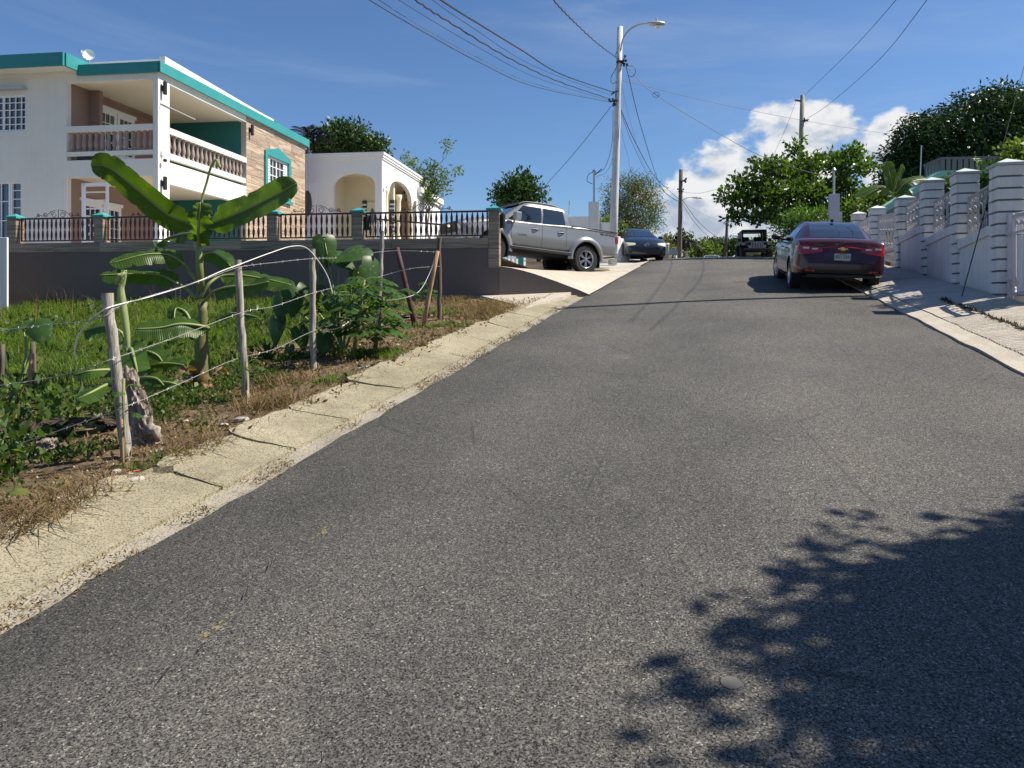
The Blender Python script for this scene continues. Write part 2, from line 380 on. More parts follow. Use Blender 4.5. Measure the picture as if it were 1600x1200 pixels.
M = {}
M['asphalt'] = asphalt()
M['gutter'] = concrete('gutter_concrete', (.25, .22, .147), (.39, .348, .245), (.06, .051, .036), stain=1)
M['gutter2'] = concrete('gutter_channel', (.25, .225, .175), (.39, .355, .285), (.07, .06, .045), stain=1)
M['conc'] = concrete('grey_concrete', (.36, .34, .31), (.50, .47, .43), (.20, .18, .16), pit=.6)
M['drive'] = ribconc()
M['soil'] = dirtmat()
M['white'] = pm('white_house_paint', (.74, .735, .67), .75, var=.03, bump=.08, dirt=(.50, .49, .44), dscale=.9, damt=.3, streak=(.45, .44, .39), samt=.15)
M['white2'] = pm('bright_white_paint', (.74, .745, .74), .6, var=.02, bump=.05, dirt=(.62, .62, .60), dscale=.5, damt=.2)
M['wallwhite'] = pm('boundary_white_paint', (.745, .74, .72), .7, var=.03, bump=.12, bscale=30, dirt=(.42, .43, .44), dscale=1.1, damt=.4, streak=(.36, .35, .33), samt=.5)
M['cream'] = pm('cream_paint', (.78, .70, .52), .75, var=.03)
M['ceil'] = pm('balcony_ceiling_paint', (.76, .69, .55), .8, var=.02)
M['teal'] = pm('teal_paint', (.020, .235, .235), .55, var=.06, dirt=(.10, .32, .31), dscale=2, damt=.3, streak=(.05, .18, .17), samt=.4)
M['teal_shade'] = pm('shaded_teal', (.012, .14, .135), .6, var=.05)  # trim teal darkened to carry the shade of the balcony recess
M['tealcap'] = pm('pillar_cap_teal', (.045, .30, .29), .55, var=.10)
M['capmint'] = pm('weathered_cap_paint', (.44, .50, .49), .7, var=.12, dirt=(.30, .36, .36), damt=.4)
M['mint'] = pm('mint_paint', (.24, .52, .44), .6, var=.06, dirt=(.2, .35, .3), damt=.3)
M['mauve'] = pm('mauve_brown_paint', (.30, .205, .165), .75, var=.04)
M['greywall'] = pm('charcoal_wall_paint', (.128, .100, .088), .7, var=.07, scale=1.2, bump=.1, bscale=25, dirt=(.15, .13, .125), dscale=.8, damt=.45, streak=(.075, .06, .055), samt=.28)
M['tile'] = woodtile('wood_look_tile', 1.3); M['tiled'] = woodtile('coping_tile', .85)
M['iron'] = pm('maroon_iron', (.075, .029, .026), .4, .3, var=.2)
M['ironwhite'] = pm('white_wrought_iron', (.78, .77, .79), .4, var=.05, dirt=(.5, .46, .44), dscale=5, damt=.3)
M['greyiron'] = pm('grey_gate_iron', (.50, .49, .52), .45, var=.06)
M['frame'] = pm('window_white', (.80, .81, .82), .45, var=.02, bump=0)
M['glass'] = emitless_glass('dark_window_glass', (.035, .045, .05))
M['dglass'] = emitless_glass('car_glass', (.012, .016, .018))
M['black'] = pm('black_plastic', (.016, .016, .017), .55, var=.2, bump=.1)
M['rubber'] = pm('tyre_rubber', (.017, .017, .018), .85, var=.25, bump=.3, bscale=90)
M['alloy'] = pm('alloy', (.55, .55, .56), .28, .9, var=.05, bump=0)
M['darkmetal'] = pm('dark_metal', (.05, .05, .052), .4, .7, bump=0)
M['chrome'] = pm('chrome', (.8, .8, .8), .08, 1, bump=0, var=.02)
M['gold'] = pm('gold_emblem', (.72, .52, .18), .25, .9, bump=0)
M['galv'] = pm('galvanised_steel', (.50, .52, .52), .45, .55, var=.12, scale=3, dirt=(.34, .34, .32), dscale=3, damt=.4)
M['pole'] = pm('concrete_pole', (.52, .545, .55), .7, 0, var=.10, scale=3, dirt=(.32, .32, .30), dscale=2.5, damt=.4)
M['wpole'] = oldwood('pole_wood', (.06, .045, .035), (.13, .10, .08), (.22, .18, .145), .5)
M['post'] = oldwood('weathered_post', (.12, .105, .085), (.30, .275, .235), (.50, .47, .42))
M['stick'] = oldwood('bare_stick', (.24, .14, .075), (.40, .25, .14), (.50, .34, .20))
M['stump'] = oldwood('dead_wood', (.06, .045, .034), (.24, .20, .16), (.46, .42, .36), .5)
M['darkstump'] = oldwood('rotting_wood', (.014, .011, .008), (.05, .04, .03), (.12, .10, .075), .5)
M['rust'] = pm('rusty_pipe', (.075, .032, .028), .75, .2, var=.35, scale=25)
M['wire'] = pm('galvanised_wire', (.42, .41, .39), .5, .6, var=.2, bump=0)
M['hose'] = pm('white_hose', (.74, .72, .67), .5, var=.06, bump=0)
M['cable'] = pm('black_cable', (.020, .020, .022), .6, bump=0)
M['cableg'] = pm('grey_cable', (.14, .145, .15), .5, .3, bump=0)
M['bark'] = oldwood('bark', (.05, .038, .028), (.13, .10, .075), (.23, .19, .15), .4)
M['red'] = pm('red_lens', (.42, .008, .010), .12, coat=1, bump=0, var=.1)
M['clear'] = pm('clear_lens', (.72, .70, .66), .1, coat=1, bump=0, var=.08)
M['amber'] = pm('hazy_headlamp', (.62, .58, .42), .2, coat=.8, bump=0, var=.1)
M['stone'] = pm('limestone_rubble', (.46, .42, .35), .95, var=.25, scale=9, bump=.5, bscale=40, rnd=.3)
M['plate'] = pm('plate_white', (.50, .54, .51), .4, bump=0, var=.05)
M['plateink'] = pm('plate_ink', (.012, .03, .03), .5, bump=0)
M['balu'] = pm('taupe_baluster_paint', (.30, .235, .21), .65, var=.05)
# ------------------------------------------------------------------ ground, street, gutters, pavement
def arange(a, b, s): return list(np.arange(a, b-1e-6, s))
us = [-60, -30, -15]+arange(-8, 20, .25)+arange(20, 60, 2)+[60, 70, 85, 105, 140, 200, 320, 600]
vs_ = [-400, -200, -110, -60, -35, -22]+arange(-16, -3.2, .25)+[-3.2, -2.6, 0, 2.6, 4.0, 4.82, 5.05, 8, 14, 25, 45, 90, 200, 400]
rows = []
for u in us:
    r = []
    for v in vs_:
        x, y = xy(u, v)
        if v <= -3.2:
            z = lot(x, y)-(.12 if v > -3.45 else 0)
            if v < -16 or u > 24: z = h(u)-.35-(abs(v)-16)*.02*(v < -16)
        elif v < 4.9: z = h(u)-.14
        else: z = h(u)+.75+min(6, (v-5)*.12)*(1 if u < 120 else .3)
        r.append((x, y, z))
    rows.append(r)
g = MB().grid(rows).build('ground', M['soil'], smooth=True, fix=False); tag(g, kind='structure')

VL, VR = -2.84, 2.93
def edgeL(u): return VL+.035*sn(u, 0, 1.1)+.03*sn(u, 3, 4.5, 2)+(.12 if u > 15 else 0)*min(1, (u-15)/8 if u > 15 else 0)
def edgeR(u): return VR+.03*sn(u, 5, 1.4, 4)
rows = []
for u in arange(-10, 30, .2)+arange(30, 60, 1)+[60, 80, 110, 160]:
    a, b = edgeL(u), edgeR(u); r = []
    for k in range(13):
        t = k/12; v = a+(b-a)*t; x, y = xy(u, v)
        r.append((x, y, h(u)+.02-.035*(2*t-1)**2+.006*sn(x, y, 1.2)))
    rows.append(r)
road = MB().grid(rows).build('road', M['asphalt'], smooth=True, fix=False); tag(road, kind='structure')
def road_z(u, v): t = (v-VL)/(VR-VL); x, y = xy(u, v); return h(u)+.02-.035*(2*t-1)**2+.006*sn(x, y, 1.2)
# survey discs, paint remnants and open cracks lying in the asphalt
def decal(name, px, py, pts, mat, lift=.0025):
    p = G(px, py); u0, v0 = uv(p.x, p.y); mb = MB(); vs = []
    for du, dv in pts:
        x, y = xy(u0+du, v0+dv); vs.append((x, y, road_z(u0+du, v0+dv)+lift))
    mb.add(vs, [tuple(range(len(vs)))]); return mb.build(name, mat, road, fix=False)
M['disc'] = pm('worn_steel_disc', (.105, .10, .092), .7, .1, var=.25)
M['ypaint'] = pm('worn_yellow_paint', (.20, .17, .07), .8, var=.5, scale=70)
for px, py in ((1217, 692), (1142, 1078)):
    decal('survey_disc', px, py, [(.035*math.sin(k*.52), .035*math.cos(k*.52)) for k in range(12)], M['disc'])
for px, py, L in ((510, 826, .13), (336, 983, .09)):
    for k in range(16):
        a = rng.uniform(-L, L); b = rng.gauss(0, .012)+a*.1
        p0 = [(a+rng.uniform(.004, .018)*math.sin(q), b+rng.uniform(.003, .009)*math.cos(q)) for q in (0, 1.2, 2.6, 3.9, 5.2)]
        decal('paint_fragment', px, py, p0, M['ypaint'])
M['crack'] = pm('crack_black', (.012, .012, .012), .95, bump=0)  # near-black colour of the open crack strips
for pts in ([(427, 878), (424, 889), (420, 896)], [(388, 926), (384, 938), (381, 943)], [(330, 1013), (318, 1018), (310, 1030)], [(275, 1045), (262, 1058), (247, 1080)], [(335, 1000), (322, 1010)]):
    w = [G(*p) for p in pts]; L = []; R = []
    for i, p in enumerate(w):
        ww = .0035*(1 if 0 < i < len(w)-1 else .25); L.append((p.x-ww, p.y, hz(p.x, p.y)+.0245)); R.append((p.x+ww, p.y, hz(p.x, p.y)+.0245))
    MB().grid([L, R]).build('crack', M['crack'], road, fix=False)

# left gutter: a channel strip, with cracked sloping slabs beside it
rows = []
for u in arange(-6, 27, .12):
    rr = []
    for k, (dv, dz) in enumerate(((-.20, -.012), (-.12, -.03), (-.03, -.035), (.10, -.03), (.3, -.06))):
        v = VL+dv+(.02*sn(u, k, 3) if k else 0); x, y = xy(u, v); rr.append((x, y, h(u)+dz+.012*sn(u*2, k, 3)))
    rows.append(rr)
gut = MB().grid(rows).build('gutter', M['gutter2'], smooth=True, fix=False); tag(gut, kind='structure')
sk0 = .05
cuts = [-5, -3.3, -1.9, -.4, .9, 2.05, 3.98, 4.75, 5.55, 6.7, 7.5, 8.55, 9.7, 10.9, 12.2, 13.5, 14.8, 16.1]
for i in range(len(cuts)-1):
    u0, u1 = cuts[i]+.007, cuts[i+1]-.007; n = max(4, int((u1-u0)/.07)); rows = []; tl = rng.uniform(-.012, .012); t2 = rng.uniform(-.012, .016); wdt = .60+rng.uniform(-.05, .05)-.012*max(0, cuts[i]-6)
    skew = sk0; sk1 = rng.uniform(-.22, .22); 
    for a in range(n+1):
        t = a/n; r = []
        for k in range(7):
            q = k/6; uu = u0+(u1-u0)*t+(skew*(1-t)+sk1*t)*(q-.5)+.014*(sn(i*3+q*5, 0, 3)*(1-t)+sn(i*3+3+q*5, 0, 3)*t)
            jag = (.05*sn(uu*2.3, i, 2)+.03*sn(uu*9, i, 2, 5)) if k == 6 else (.008*sn(uu*4, k, 4) if k == 0 else 0)
            if k == 6 and (a == 0 or a == n): jag -= rng.uniform(.02, .09)
            if k == 6 and i == 5 and t > .86: jag -= .16*(t-.8)/.2
            v = VL-.17-wdt*q-jag
            z = h(uu)+.005+.10*q**1.2+tl*(t-.5)*2*q+t2*q+.006*sn(uu*5, q*5, 2)
            x, y = xy(uu, v); r.append(Vector((x, y, z)))
        rows.append(r)
    mb = MB().grid(rows)
    rim = [rows[0][k] for k in range(7)]+[rows[a][6] for a in range(1, n+1)]+[rows[n][k] for k in range(5, -1, -1)]+[rows[a][0] for a in range(n-1, 0, -1)]
    rim.append(rim[0]); mb.grid([rim, [p-Vector((0, 0, .16)) for p in rim]])
    mb.build('slab', M['gutter'], gut, auto=40, fix=False); sk0 = sk1

# right-hand gutter lip, grooved driveway apron and pavement up to the white wall
def sz(u, v):
    q = max(0, min(1, (v-VR)/1.35)); return h(u)+.012+.19*q**.8+.008*sn(u, v, 2)
def sheet(u0, u1, v0, v1, du, nv, name, mat, parent=None, groove=0, lift=0, jag=0):
    rows = []
    for u in list(np.arange(u0, u1+1e-6, du)):
        r = []
        for k in range(nv+1):
            q = k/nv; a = v0(u) if callable(v0) else v0; b = v1(u) if callable(v1) else v1
            v = a+(b-a)*q; uu = u-.22*(v-3)*(1 if groove else 0)
            x, y = xy(u, v); gz = 0
            if groove:
                ph = ((u+.04*sn(v*2, u, 1)) % .1)/.1; gz = -.02*(1 if ph < .34 else 0)
            r.append(Vector((x, y, sz(u, v)+gz+lift)))
        rows.append(r)
    mb = MB().grid(rows); rim = list(rows[0])+[r[-1] for r in rows[1:]]+list(rows[-1][::-1][1:])+[r[0] for r in rows[::-1][1:]]
    mb.grid([rim, [p-Vector((0, 0, .2)) for p in rim]])
    return mb.build(name, mat, parent, fix=False)
M['lip'] = concrete('gutter_lip', (.40, .355, .29), (.54, .49, .41), (.20, .165, .12), pit=.8)
side = sheet(4, 62, lambda u: edgeR(u)-.08, lambda u: VR+.17+.015*sn(u, 1, 3), .25, 2, 'pavement', M['lip'], lift=.002); tag(side, kind='structure')
crk = lambda u: 3.62+.04*sn(u, 2, 1.3)+.015*sn(u*4, 2, 2)
sheet(4, 12.0, lambda u: VR+.185+.015*sn(u, 1, 3), lambda u: crk(u)-.012, .0283, 3, 'apron_slab', M['drive'], side, groove=1, lift=.012)
sheet(4, 13.25, lambda u: crk(u)+.014, 4.34, .0283, 3, 'apron_slab', M['drive'], side, groove=1, lift=.03)
sheet(12.02, 14.3, lambda u: VR+.185+.015*sn(u, 1, 3), lambda u: crk(u)-.008, .14, 3, 'apron_slab', M['drive'], side, lift=.012)
for a, b in ((13.28, 15.4), (15.42, 17.9), (17.92, 20.5), (20.52, 23.4), (23.42, 27), (27.02, 31)):
    sheet(a, b, lambda u: (crk(u)+.01 if u < 14.32 else VR+.185+.015*sn(u, 1, 3)), 4.34, .14, 4, 'pavement_slab', M['conc'], side, lift=.016+rng.uniform(-.004, .004))

# left driveway in front of the pickup, the concrete pad below it, yard fill, neighbour's raised apron
HB = math.radians(7.8)
e1 = Vector((math.cos(HB), -math.sin(HB), 0)); e2 = Vector((math.sin(HB), math.cos(HB), 0))
WO = Vector((-.28, 16, 0))                                       # right-hand pillar of the charcoal wall
rows = []
for k in range(25):
    t = k/24; a = WO+e1*.02+e2*(.02+11*t); za = 2.37+.33*t
    u = 16.1+10.25*t; x, y = xy(u, VL+.07+.1*t); zb = h(u)+.02; r = []
    for j in range(9):
        q = j/8; p = a.lerp(Vector((x, y, 0)), q); z = za+(zb-za)*(q**1.35)+.006*sn(p.x, p.y, 3); r.append((p.x, p.y, z))
    rows.append(r)
mb = MB().grid(rows)
dv = mb.build('driveway', M['drive'], smooth=True, fix=False); tag(dv, kind='structure')
pad = [G(726, 461), G(800, 459), G(860, 458), G(898, 459), G(880, 470), G(846, 479), G(822, 489), G(800, 481), (G(762, 471))]
pv = [Vector((p.x, p.y, hz(p.x, p.y)+.085)) for p in pad]
mb = MB().add(pv, [tuple(range(len(pv)))]); mb.grid([pv+[pv[0]], [p-Vector((0, 0, .2)) for p in pv+[pv[0]]]])
tag(mb.build('concrete_pad', M['drive'], fix=False), kind='structure')
rows = []
for k in range(20):
    rows.append([tuple(WO+e1*(-22+j*1.99)+e2*(.25+k*2.0)+Vector((0, 0, 2.62+max(0, k-4)*.075))) for j in range(12)])
tag(MB().grid(rows).build('yard', M['conc'], fix=False), kind='structure')
rows = []
for u in arange(26.6, 64, 1.5):
    rows.append([(*xy(u, v), h(u)+.03+z) for v, z in ((-14, .1), (-8, .05), (-4.6, -.06), (-3.3, -.10), (VL+.1, -.03))])
mb = MB().grid(rows); mb.grid([rows[0], [(p[0], p[1], 2.0) for p in rows[0]]])
tag(mb.build('raised_apron', M['conc'], fix=False), kind='structure')
# ------------------------------------------------------------------ two-storey teal-trimmed house
HC = Vector((-10.58, 22, 0))
house = empty('house', HC+Vector((0, 0, 2.6)), -HB, 'two-storey white house with teal roof trim and tiled side wall', 'house')
hz0 = 2.6
def hb(*bx): 
    mb = MB()
    for b in bx: mb.box(b[0], b[1], b[2], b[3], b[4]-hz0, b[5]-hz0)
    return mb
Xl, bd, sd = -3.015, 5.34, 10.6          # balcony inner wall, balcony depth, side length
R0, R1 = 8.46, 8.755
w1 = (-6.0, -4.38, 6.84, 7.95); w2 = (-6.25, -4.55, 2.9, 5.29)
mb = MB(); wall_cells(mb, -12, Xl, 2.0-hz0, R0-hz0, [(w1[0], w1[1], w1[2]-hz0, w1[3]-hz0), (w2[0], w2[1], w2[2]-hz0, w2[3]-hz0)], 0, .2)
mb.box(-12, -11.8, .2, sd, 2.0-hz0, R0-hz0)
# front beams and corner fin
mb.box(Xl, -.165, 0, .2, 8.27-hz0, R0-hz0); mb.box(Xl, -.165, 0, .2, 5.37-hz0, 5.885-hz0)
mb.box(-.165, 0, 0, .575, 2.0-hz0, R0-hz0)
mb.box(Xl, -.165, .02, .18, 6.02-hz0, 6.15-hz0); mb.box(Xl, -.165, -.02, .2, 6.74-hz0, 6.92-hz0)
mb.box(-1.62, -1.5, .03, .17, 5.885-hz0, 6.02-hz0)
# side beams
mb.box(-.2, 0, .575, bd, 8.25-hz0, R0-hz0); mb.box(-.2, 0, .575, bd, 5.2-hz0, 5.86-hz0)
mb.box(-.19, -.01, .575, bd, 5.98-hz0, 6.15-hz0); mb.box(-.2, .02, .575, bd, 6.74-hz0, 6.92-hz0)
mb.build('wall', M['white'], house)
# floors and ceilings of the balconies
hb((Xl, -.21, .21, bd, 5.62, 5.8)).build('balcony_floor', M['conc'], house); hb((Xl, -.2, .2, bd, 2.5, 2.66)).build('porch_floor', M['conc'], house)
hb((Xl, -.2, .2, bd, 8.30, 8.44), (Xl, -.2, .2, bd, 5.40, 5.6)).build('ceiling', M['ceil'], house)
hb((Xl-.2, Xl, .21, bd, 5.8, 8.30), (Xl-.2, Xl, .21, bd, 2.66, 5.4), (Xl, Xl+.35, 1.0, 1.15, 5.8, 8.3)).build('balcony_wall', M['mauve'], house)
hb((Xl, -.2, bd, bd+.2, 5.8, 8.44), (Xl, -.2, bd, bd+.2, 2.6, 5.5)).build('back_wall', M['teal_shade'], house)
# the tiled end of the side wall: backing, then each tile
wz0, wz1, wy0, wy1 = 5.95, 7.35, 6.95, 8.85
mb = MB(); wall_cells(mb, bd, sd, 2-hz0, R0-hz0, [(wy0, wy1, wz0-hz0, wz1-hz0)], -.2, -.012, 'y'); mb.box(-11.8, 0, sd-.2, sd, 2-hz0, R0-hz0); mb.build('side_wall', M['conc'], house)
rowh = .305; k = 0; z = 2.7
while z < R0-.02:
    z1 = min(z+rowh, R0-.002); y = bd+.004-(0, .4, .75)[k % 3]
    while y < sd:
        a, b = max(y, bd+.004), min(y+1.15, sd); y += 1.155
        if b-a < .05: continue
        segs = [(a, b)]
        if z < wz1 and z1 > wz0:
            if z >= wz0-.0 or z1 <= wz1:
                segs = [s for s in ((a, min(b, wy0)), (max(a, wy1), b)) if s[1]-s[0] > .03]
        for s in segs: hb((-.012, .0+rng.uniform(0, .003), s[0]+.004, s[1]-.004, z+.004, z1-.004)).build('tile', M['tile'], house)
    z = z1; k += 1
# roof slab, fascias, white parapet upstand
hb((-12, .06, -.02, sd+.1, R0+.002, R1-.03)).build('roof', M['white2'], house)
mb = hb((-2.6, .10, -.10, -.02, R0-.02, R1), (.06, .14, -.10, sd+.15, R0-.02, R1)); mb.build('fascia', M['teal'], house)
hb((-2.5, -.17, .3, .42, R1-.03, R1+.2), (-.2, -.02, sd*.62, sd, R1-.03, R1+.07), (-1.5, -.3, 6.2, 8.2, R1-.03, R1+.30)).prism([(.3, R1-.03-hz0), (6.4, R1-.03-hz0), (6.4, R1+.12-hz0), (.3, R1+.27-hz0)], -.16, .03, lambda p, q, d: Vector((d, p, q))).build('parapet', M['white2'], house)
# the left wing's deeper eaves
hb((-12, -2.63, -.58, .1, 8.60, 8.66)).build('soffit', M['white'], house)
hb((-12.05, -2.60, -.66, -.58, 8.57, 8.96), (-2.63, -2.55, -.58, 1.0, 8.57, 8.96), (-12, -2.64, -.58, 1.0, 8.67, 8.93)).build('wing_fascia', M['teal'], house)
# windows: frame, security bars, louvres/panes
def window(x0, x1, z0, z1, y, cols, rows_, parent, axis='x', shutters=False, name='window', pane=None):
    def B(mb, a0, a1, b0, b1, q0, q1):
        if axis == 'x': mb.box(a0, a1, b0, b1, q0, q1)
        else: mb.box(-b1, -b0, a0, a1, q0, q1)
    mb = MB(); t = .055
    B(mb, x0, x1, y, y+.09, z0, z0+t); B(mb, x0, x1, y, y+.09, z1-t, z1); B(mb, x0, x0+t, y, y+.09, z0+t, z1-t); B(mb, x1-t, x1, y, y+.09, z0+t, z1-t)
    w = mb.build(name, M['frame'], parent)
    mb = MB(); B(mb, x0+t, x1-t, y+.07, y+.08, z0+t, z1-t); mb.build('pane', pane or M['glass'], w)
    for i in range(1, cols):
        mb = MB(); q = x0+(x1-x0)*i/cols; ww = .035 if i*2 == cols else .014; B(mb, q-ww, q+ww, y+.02, y+.055, z0+t, z1-t); mb.build('mullion', M['frame'], w)
    for i in range(1, rows_):
        mb = MB(); q = z0+(z1-z0)*i/rows_; B(mb, x0+t, x1-t, y+.025, y+.05, q-.014, q+.014); mb.build('glazing_bar', M['frame'], w)
    if shutters:
        for s0, s1 in ((x0+t, x0+.36), (x1-.36, x1-t)):
            for j in range(12):
                mb = MB(); q = z0+t+(z1-z0-2*t)*j/12; B(mb, s0, s1, y+.0, y+.03, q+.01, q+.085); mb.build('louvre', M['frame'], w)
    return w
window(w1[0], w1[1], w1[2]-hz0, w1[3]-hz0, .03, 8, 5, house)
window(w2[0], w2[1]-.4, w2[2]-hz0, w2[3]-hz0, .03, 4, 4, house)
window(w2[1]-.4, w2[1], w2[2]-hz0, w2[3]-hz0, .05, 1, 9, house)
hb((-6.1, -4.35, -.16, 0, 8.1, 8.16)).build('awning_box', M['galv'], house)
wn_ = window(wy0, wy1, wz0-hz0, wz1-hz0, .02, 6, 4, house, 'y', True)
mb = MB()
A = .20; ys0, ys1 = wy0-A, wy1+A; ym = (wy0+wy1)/2
fn = lambda p, q, d: Vector((d, p, q-hz0))
mb.prism([(ys0, wz0-.18), (wy0, wz0-.18), (wy0, wz1), (wy1, wz1), (wy1, wz0-.18), (ys1, wz0-.18), (ys1, wz1+.16), (ym, wz1+.46), (ys0, wz1+.16)], .004, .07, fn)
mb.box(.004, .12, ys0-.06, ys1+.06, wz0-.30-hz0, wz0-.18-hz0)
mb.build('window_surround', M['teal'], house)
# balcony doors (double, glazed with bars) on the mauve wall
for zz, y0 in ((5.8, 1.35), (2.66, .65)):
    for d in range(2):
        ya = y0+d*.92; yb = ya+.88
        mb = MB()
        x = Xl+.005
        mb.box(x, x+.05, ya, yb, zz-hz0, zz+.75-hz0); mb.box(x, x+.05, ya, yb, zz+1.95-hz0, zz+2.1-hz0)
        for a, b in ((ya, ya+.12), (yb-.12, yb)): mb.box(x, x+.05, a, b, zz+.75-hz0, zz+1.95-hz0)
        dr = mb.build('door', M['frame'], house)
        for j in range(1, 3): MB().box(x+.02, x+.045, ya+.12+.64*j/3-.012, ya+.12+.64*j/3+.012, zz+.75-hz0, zz+1.95-hz0).build('glazing_bar', M['frame'], dr)
        for j in range(1, 4): MB().box(x+.02, x+.04, ya+.12, yb-.12, zz+.75+1.2*j/4-.012-hz0, zz+.75+1.2*j/4+.012-hz0).build('glazing_bar', M['frame'], dr)
        MB().box(x+.005, x+.015, ya+.12, yb-.12, zz+.75-hz0, zz+1.95-hz0).build('pane', M['glass'], dr)
    MB().box(Xl+.002, Xl+.06, y0-.1, y0+1.9, zz+2.1-hz0, zz+2.2-hz0).build('door_head', M['frame'], house)
hb((Xl, Xl+.05, 1.2, 4.9, 8.02, 8.10)).build('curtain_rail', M['mauve'], house)
hb((-2.75, -1.75, .10, .14, 5.9, 6.02)).build('floor_slit', M['black'], house)
# ground-floor grille at the left of the porch
mb = hb((-2.55, -2.45, .05, .11, 2.66, 5.2)); mb.box(-2.5, -1.6, .05, .11, 5.1-hz0, 5.2-hz0)
pg = mb.build('porch_grille', M['frame'], house)
for j in range(9): hb((-2.45, -1.75, .06, .09, 2.9+j*.25, 2.94+j*.25)).build('grille_bar', M['frame'], pg)
hb((-1.75, -1.68, .05, .11, 2.66, 5.1)).build('grille_stile', M['frame'], pg)
# balusters
prof = [(.06, 0), (.06, .05), (.045, .07), (.035, .10), (.06, .17), (.068, .24), (.05, .36), (.038, .46), (.05, .49), (.05, .52), (.06, .54), (.06, .59)]
bal = MB().lathe(prof, 10).mesh('baluster', M['balu'], smooth=True)
n = 14
for i in range(n): inst('baluster', bal, house, (Xl+.12+(-.165-Xl-.24)*i/(n-1), .1, 6.15-hz0))
n = 18
for i in range(n): inst('baluster', bal, house, (-.1, .70+(bd-.12-.82)*i/(n-1), 6.15-hz0))
# small fittings
def sconce(x, y, z, par, s=1):
    b = MB().box(x, x+.05*s, y-.05*s, y+.05*s, z-.08*s, z+.08*s).build('wall_light', M['black'], par)
    MB().lathe([(.055*s, -.19*s), (.06*s, -.17*s), (.06*s, .19*s), (.05*s, .21*s)], 10, Matrix.Translation((x+.11*s, y, z))).build('lamp_tube', M['black'], b)
for y, z in ((.18, 8.02), (.18, 5.15), (bd+.25, 8.0)): sconce(.0, y, z-hz0, house)
cb = MB().box(0, .06, .12, .22, 6.0-hz0, 6.12-hz0); cb.tube([(.03, .17, 6.0-hz0), (.12, .17, 5.93-hz0)], .02); sc = cb.build('security_camera', M['frame'], house)
MB().lathe([(.02, -.05), (.055, -.03), (.06, .02), (.03, .05)], 10, Matrix.Translation((.13, .15, 5.84-hz0))).build('camera_dome', M['black'], sc)
br = MB().tube([(.02, .1, 7.55-hz0), (.05, 1.9, 7.50-hz0)], .016); br.tube([(.02, .1, 7.55-hz0), (-.02, -.05, 6.9-hz0)], .007); br.build('bracket_arm', M['galv'], house)
# satellite dish on the roof
p = P(139, 100, 23); dish = empty('satellite_dish', (p.x, p.y, R1-.03), -.3, 'small grey satellite dish on the white house roof', 'satellite dish')
MB().tube([(0, 0, 0), (0, 0, .62)], .022).build('mast', M['galv'], dish)
mb = MB(); rr = []
for i in range(7):
    r = .17*i/6; rr.append((r, .04*(r/.17)**2))
mb.lathe([(.001, 0)]+rr[1:]+[(.17, .045)]+[(q, w-.012) for q, w in rr[:0:-1]], 18, Matrix.Translation((0, -.04, .56)) @ Matrix.Rotation(math.radians(84), 4, 'X') @ Matrix.Rotation(.0, 4, 'Z'))
mb.xf(Matrix.Rotation(math.radians(40), 4, 'Z')); mb.build('reflector', M['frame'], dish, smooth=True)
MB().tube([(0, -.05, .38), (0, -.28, .58)], .01).box(-.025, .025, -.32, -.26, .56, .63).build('feed_arm', M['galv'], dish)

# ------------------------------------------------------------------ white single-storey house with arches
WC = Vector((-5.83, 33, 0)); wz = 3.6
wh = empty('house', WC+Vector((0, 0, wz)), -HB, 'white single-storey house with arched porch openings', 'house')
def arch(x0, x1, zs, zt, n=12):
    xm, r = (x0+x1)/2, (x1-x0)/2
    return [(xm-r*math.cos(math.pi*k/n), zs+(zt-zs)*math.sin(math.pi*k/n)) for k in range(n+1)]
WT = 8.29
fx = lambda p, q, d: Vector((p, d, q-wz)); fy = lambda p, q, d: Vector((d, p, q-wz))
MB().prism([(-8, 3.2), (-2.27, 3.2)]+arch(-2.27, -.32, 6.85, 7.38)+[(-.32, 3.2), (0, 3.2), (0, WT-.26), (-8, WT-.26)], 0, .2, fx).build('wall', M['white2'], wh, fix=False)
MB().prism([(.2, 3.2), (.58, 3.2), (.58, 6.9)]+arch(1.15, 4.9, 6.75, 7.42)+[(5.85, 6.9), (5.85, 3.2), (8, 3.2), (8, WT-.26), (.2, WT-.26)], -.2, 0, fy).build('side_wall', M['white2'], wh, fix=False)
MB().box(-8.1, .0, .0, 8.0, WT-.26-wz, WT-.05-wz).build('roof', M['white2'], wh)
for i, (o_, z0_, z1_) in enumerate(((.05, .30, .22), (.09, .22, .10), (.13, .10, .0))):
    mb = MB(); mb.box(-8.1, o_, -o_, -.0-o_+.12, WT-z0_-wz, WT-z1_-wz); mb.box(o_-.12, o_, .12-o_, 8.1, WT-z0_-wz, WT-z1_-wz); mb.build('cornice', M['white2'], wh)
mb = MB(); mb.box(-8, -.25, 2.6, 2.8, 3.2-wz, WT-.3-wz); mb.box(-2.1, -1.9, 2.8, 8, 3.2-wz, WT-.3-wz); mb.box(-2.1, -.2, 7.8, 8, 3.2-wz, WT-.3-wz); mb.box(-2.9, -2.7, .2, 2.6, 3.2-wz, WT-.3-wz); mb.build('porch_wall', M['cream'], wh)
MB().box(-2.7, -.2, .2, 7.8, 7.62-wz, 7.7-wz).build('porch_ceiling', M['ceil'], wh)
for a in (-1.55, -.98):
    d = MB().box(a, a+.52, 2.5, 2.6, 4.1-wz, 6.4-wz).build('door', M['cream'], wh)
    MB().prism([(a+.26+.13*math.cos(k*.63), 5.7+.42*math.sin(k*.63)) for k in range(10)], 2.485, 2.5, fx).build('oval_pane', M['glass'], d, fix=False)
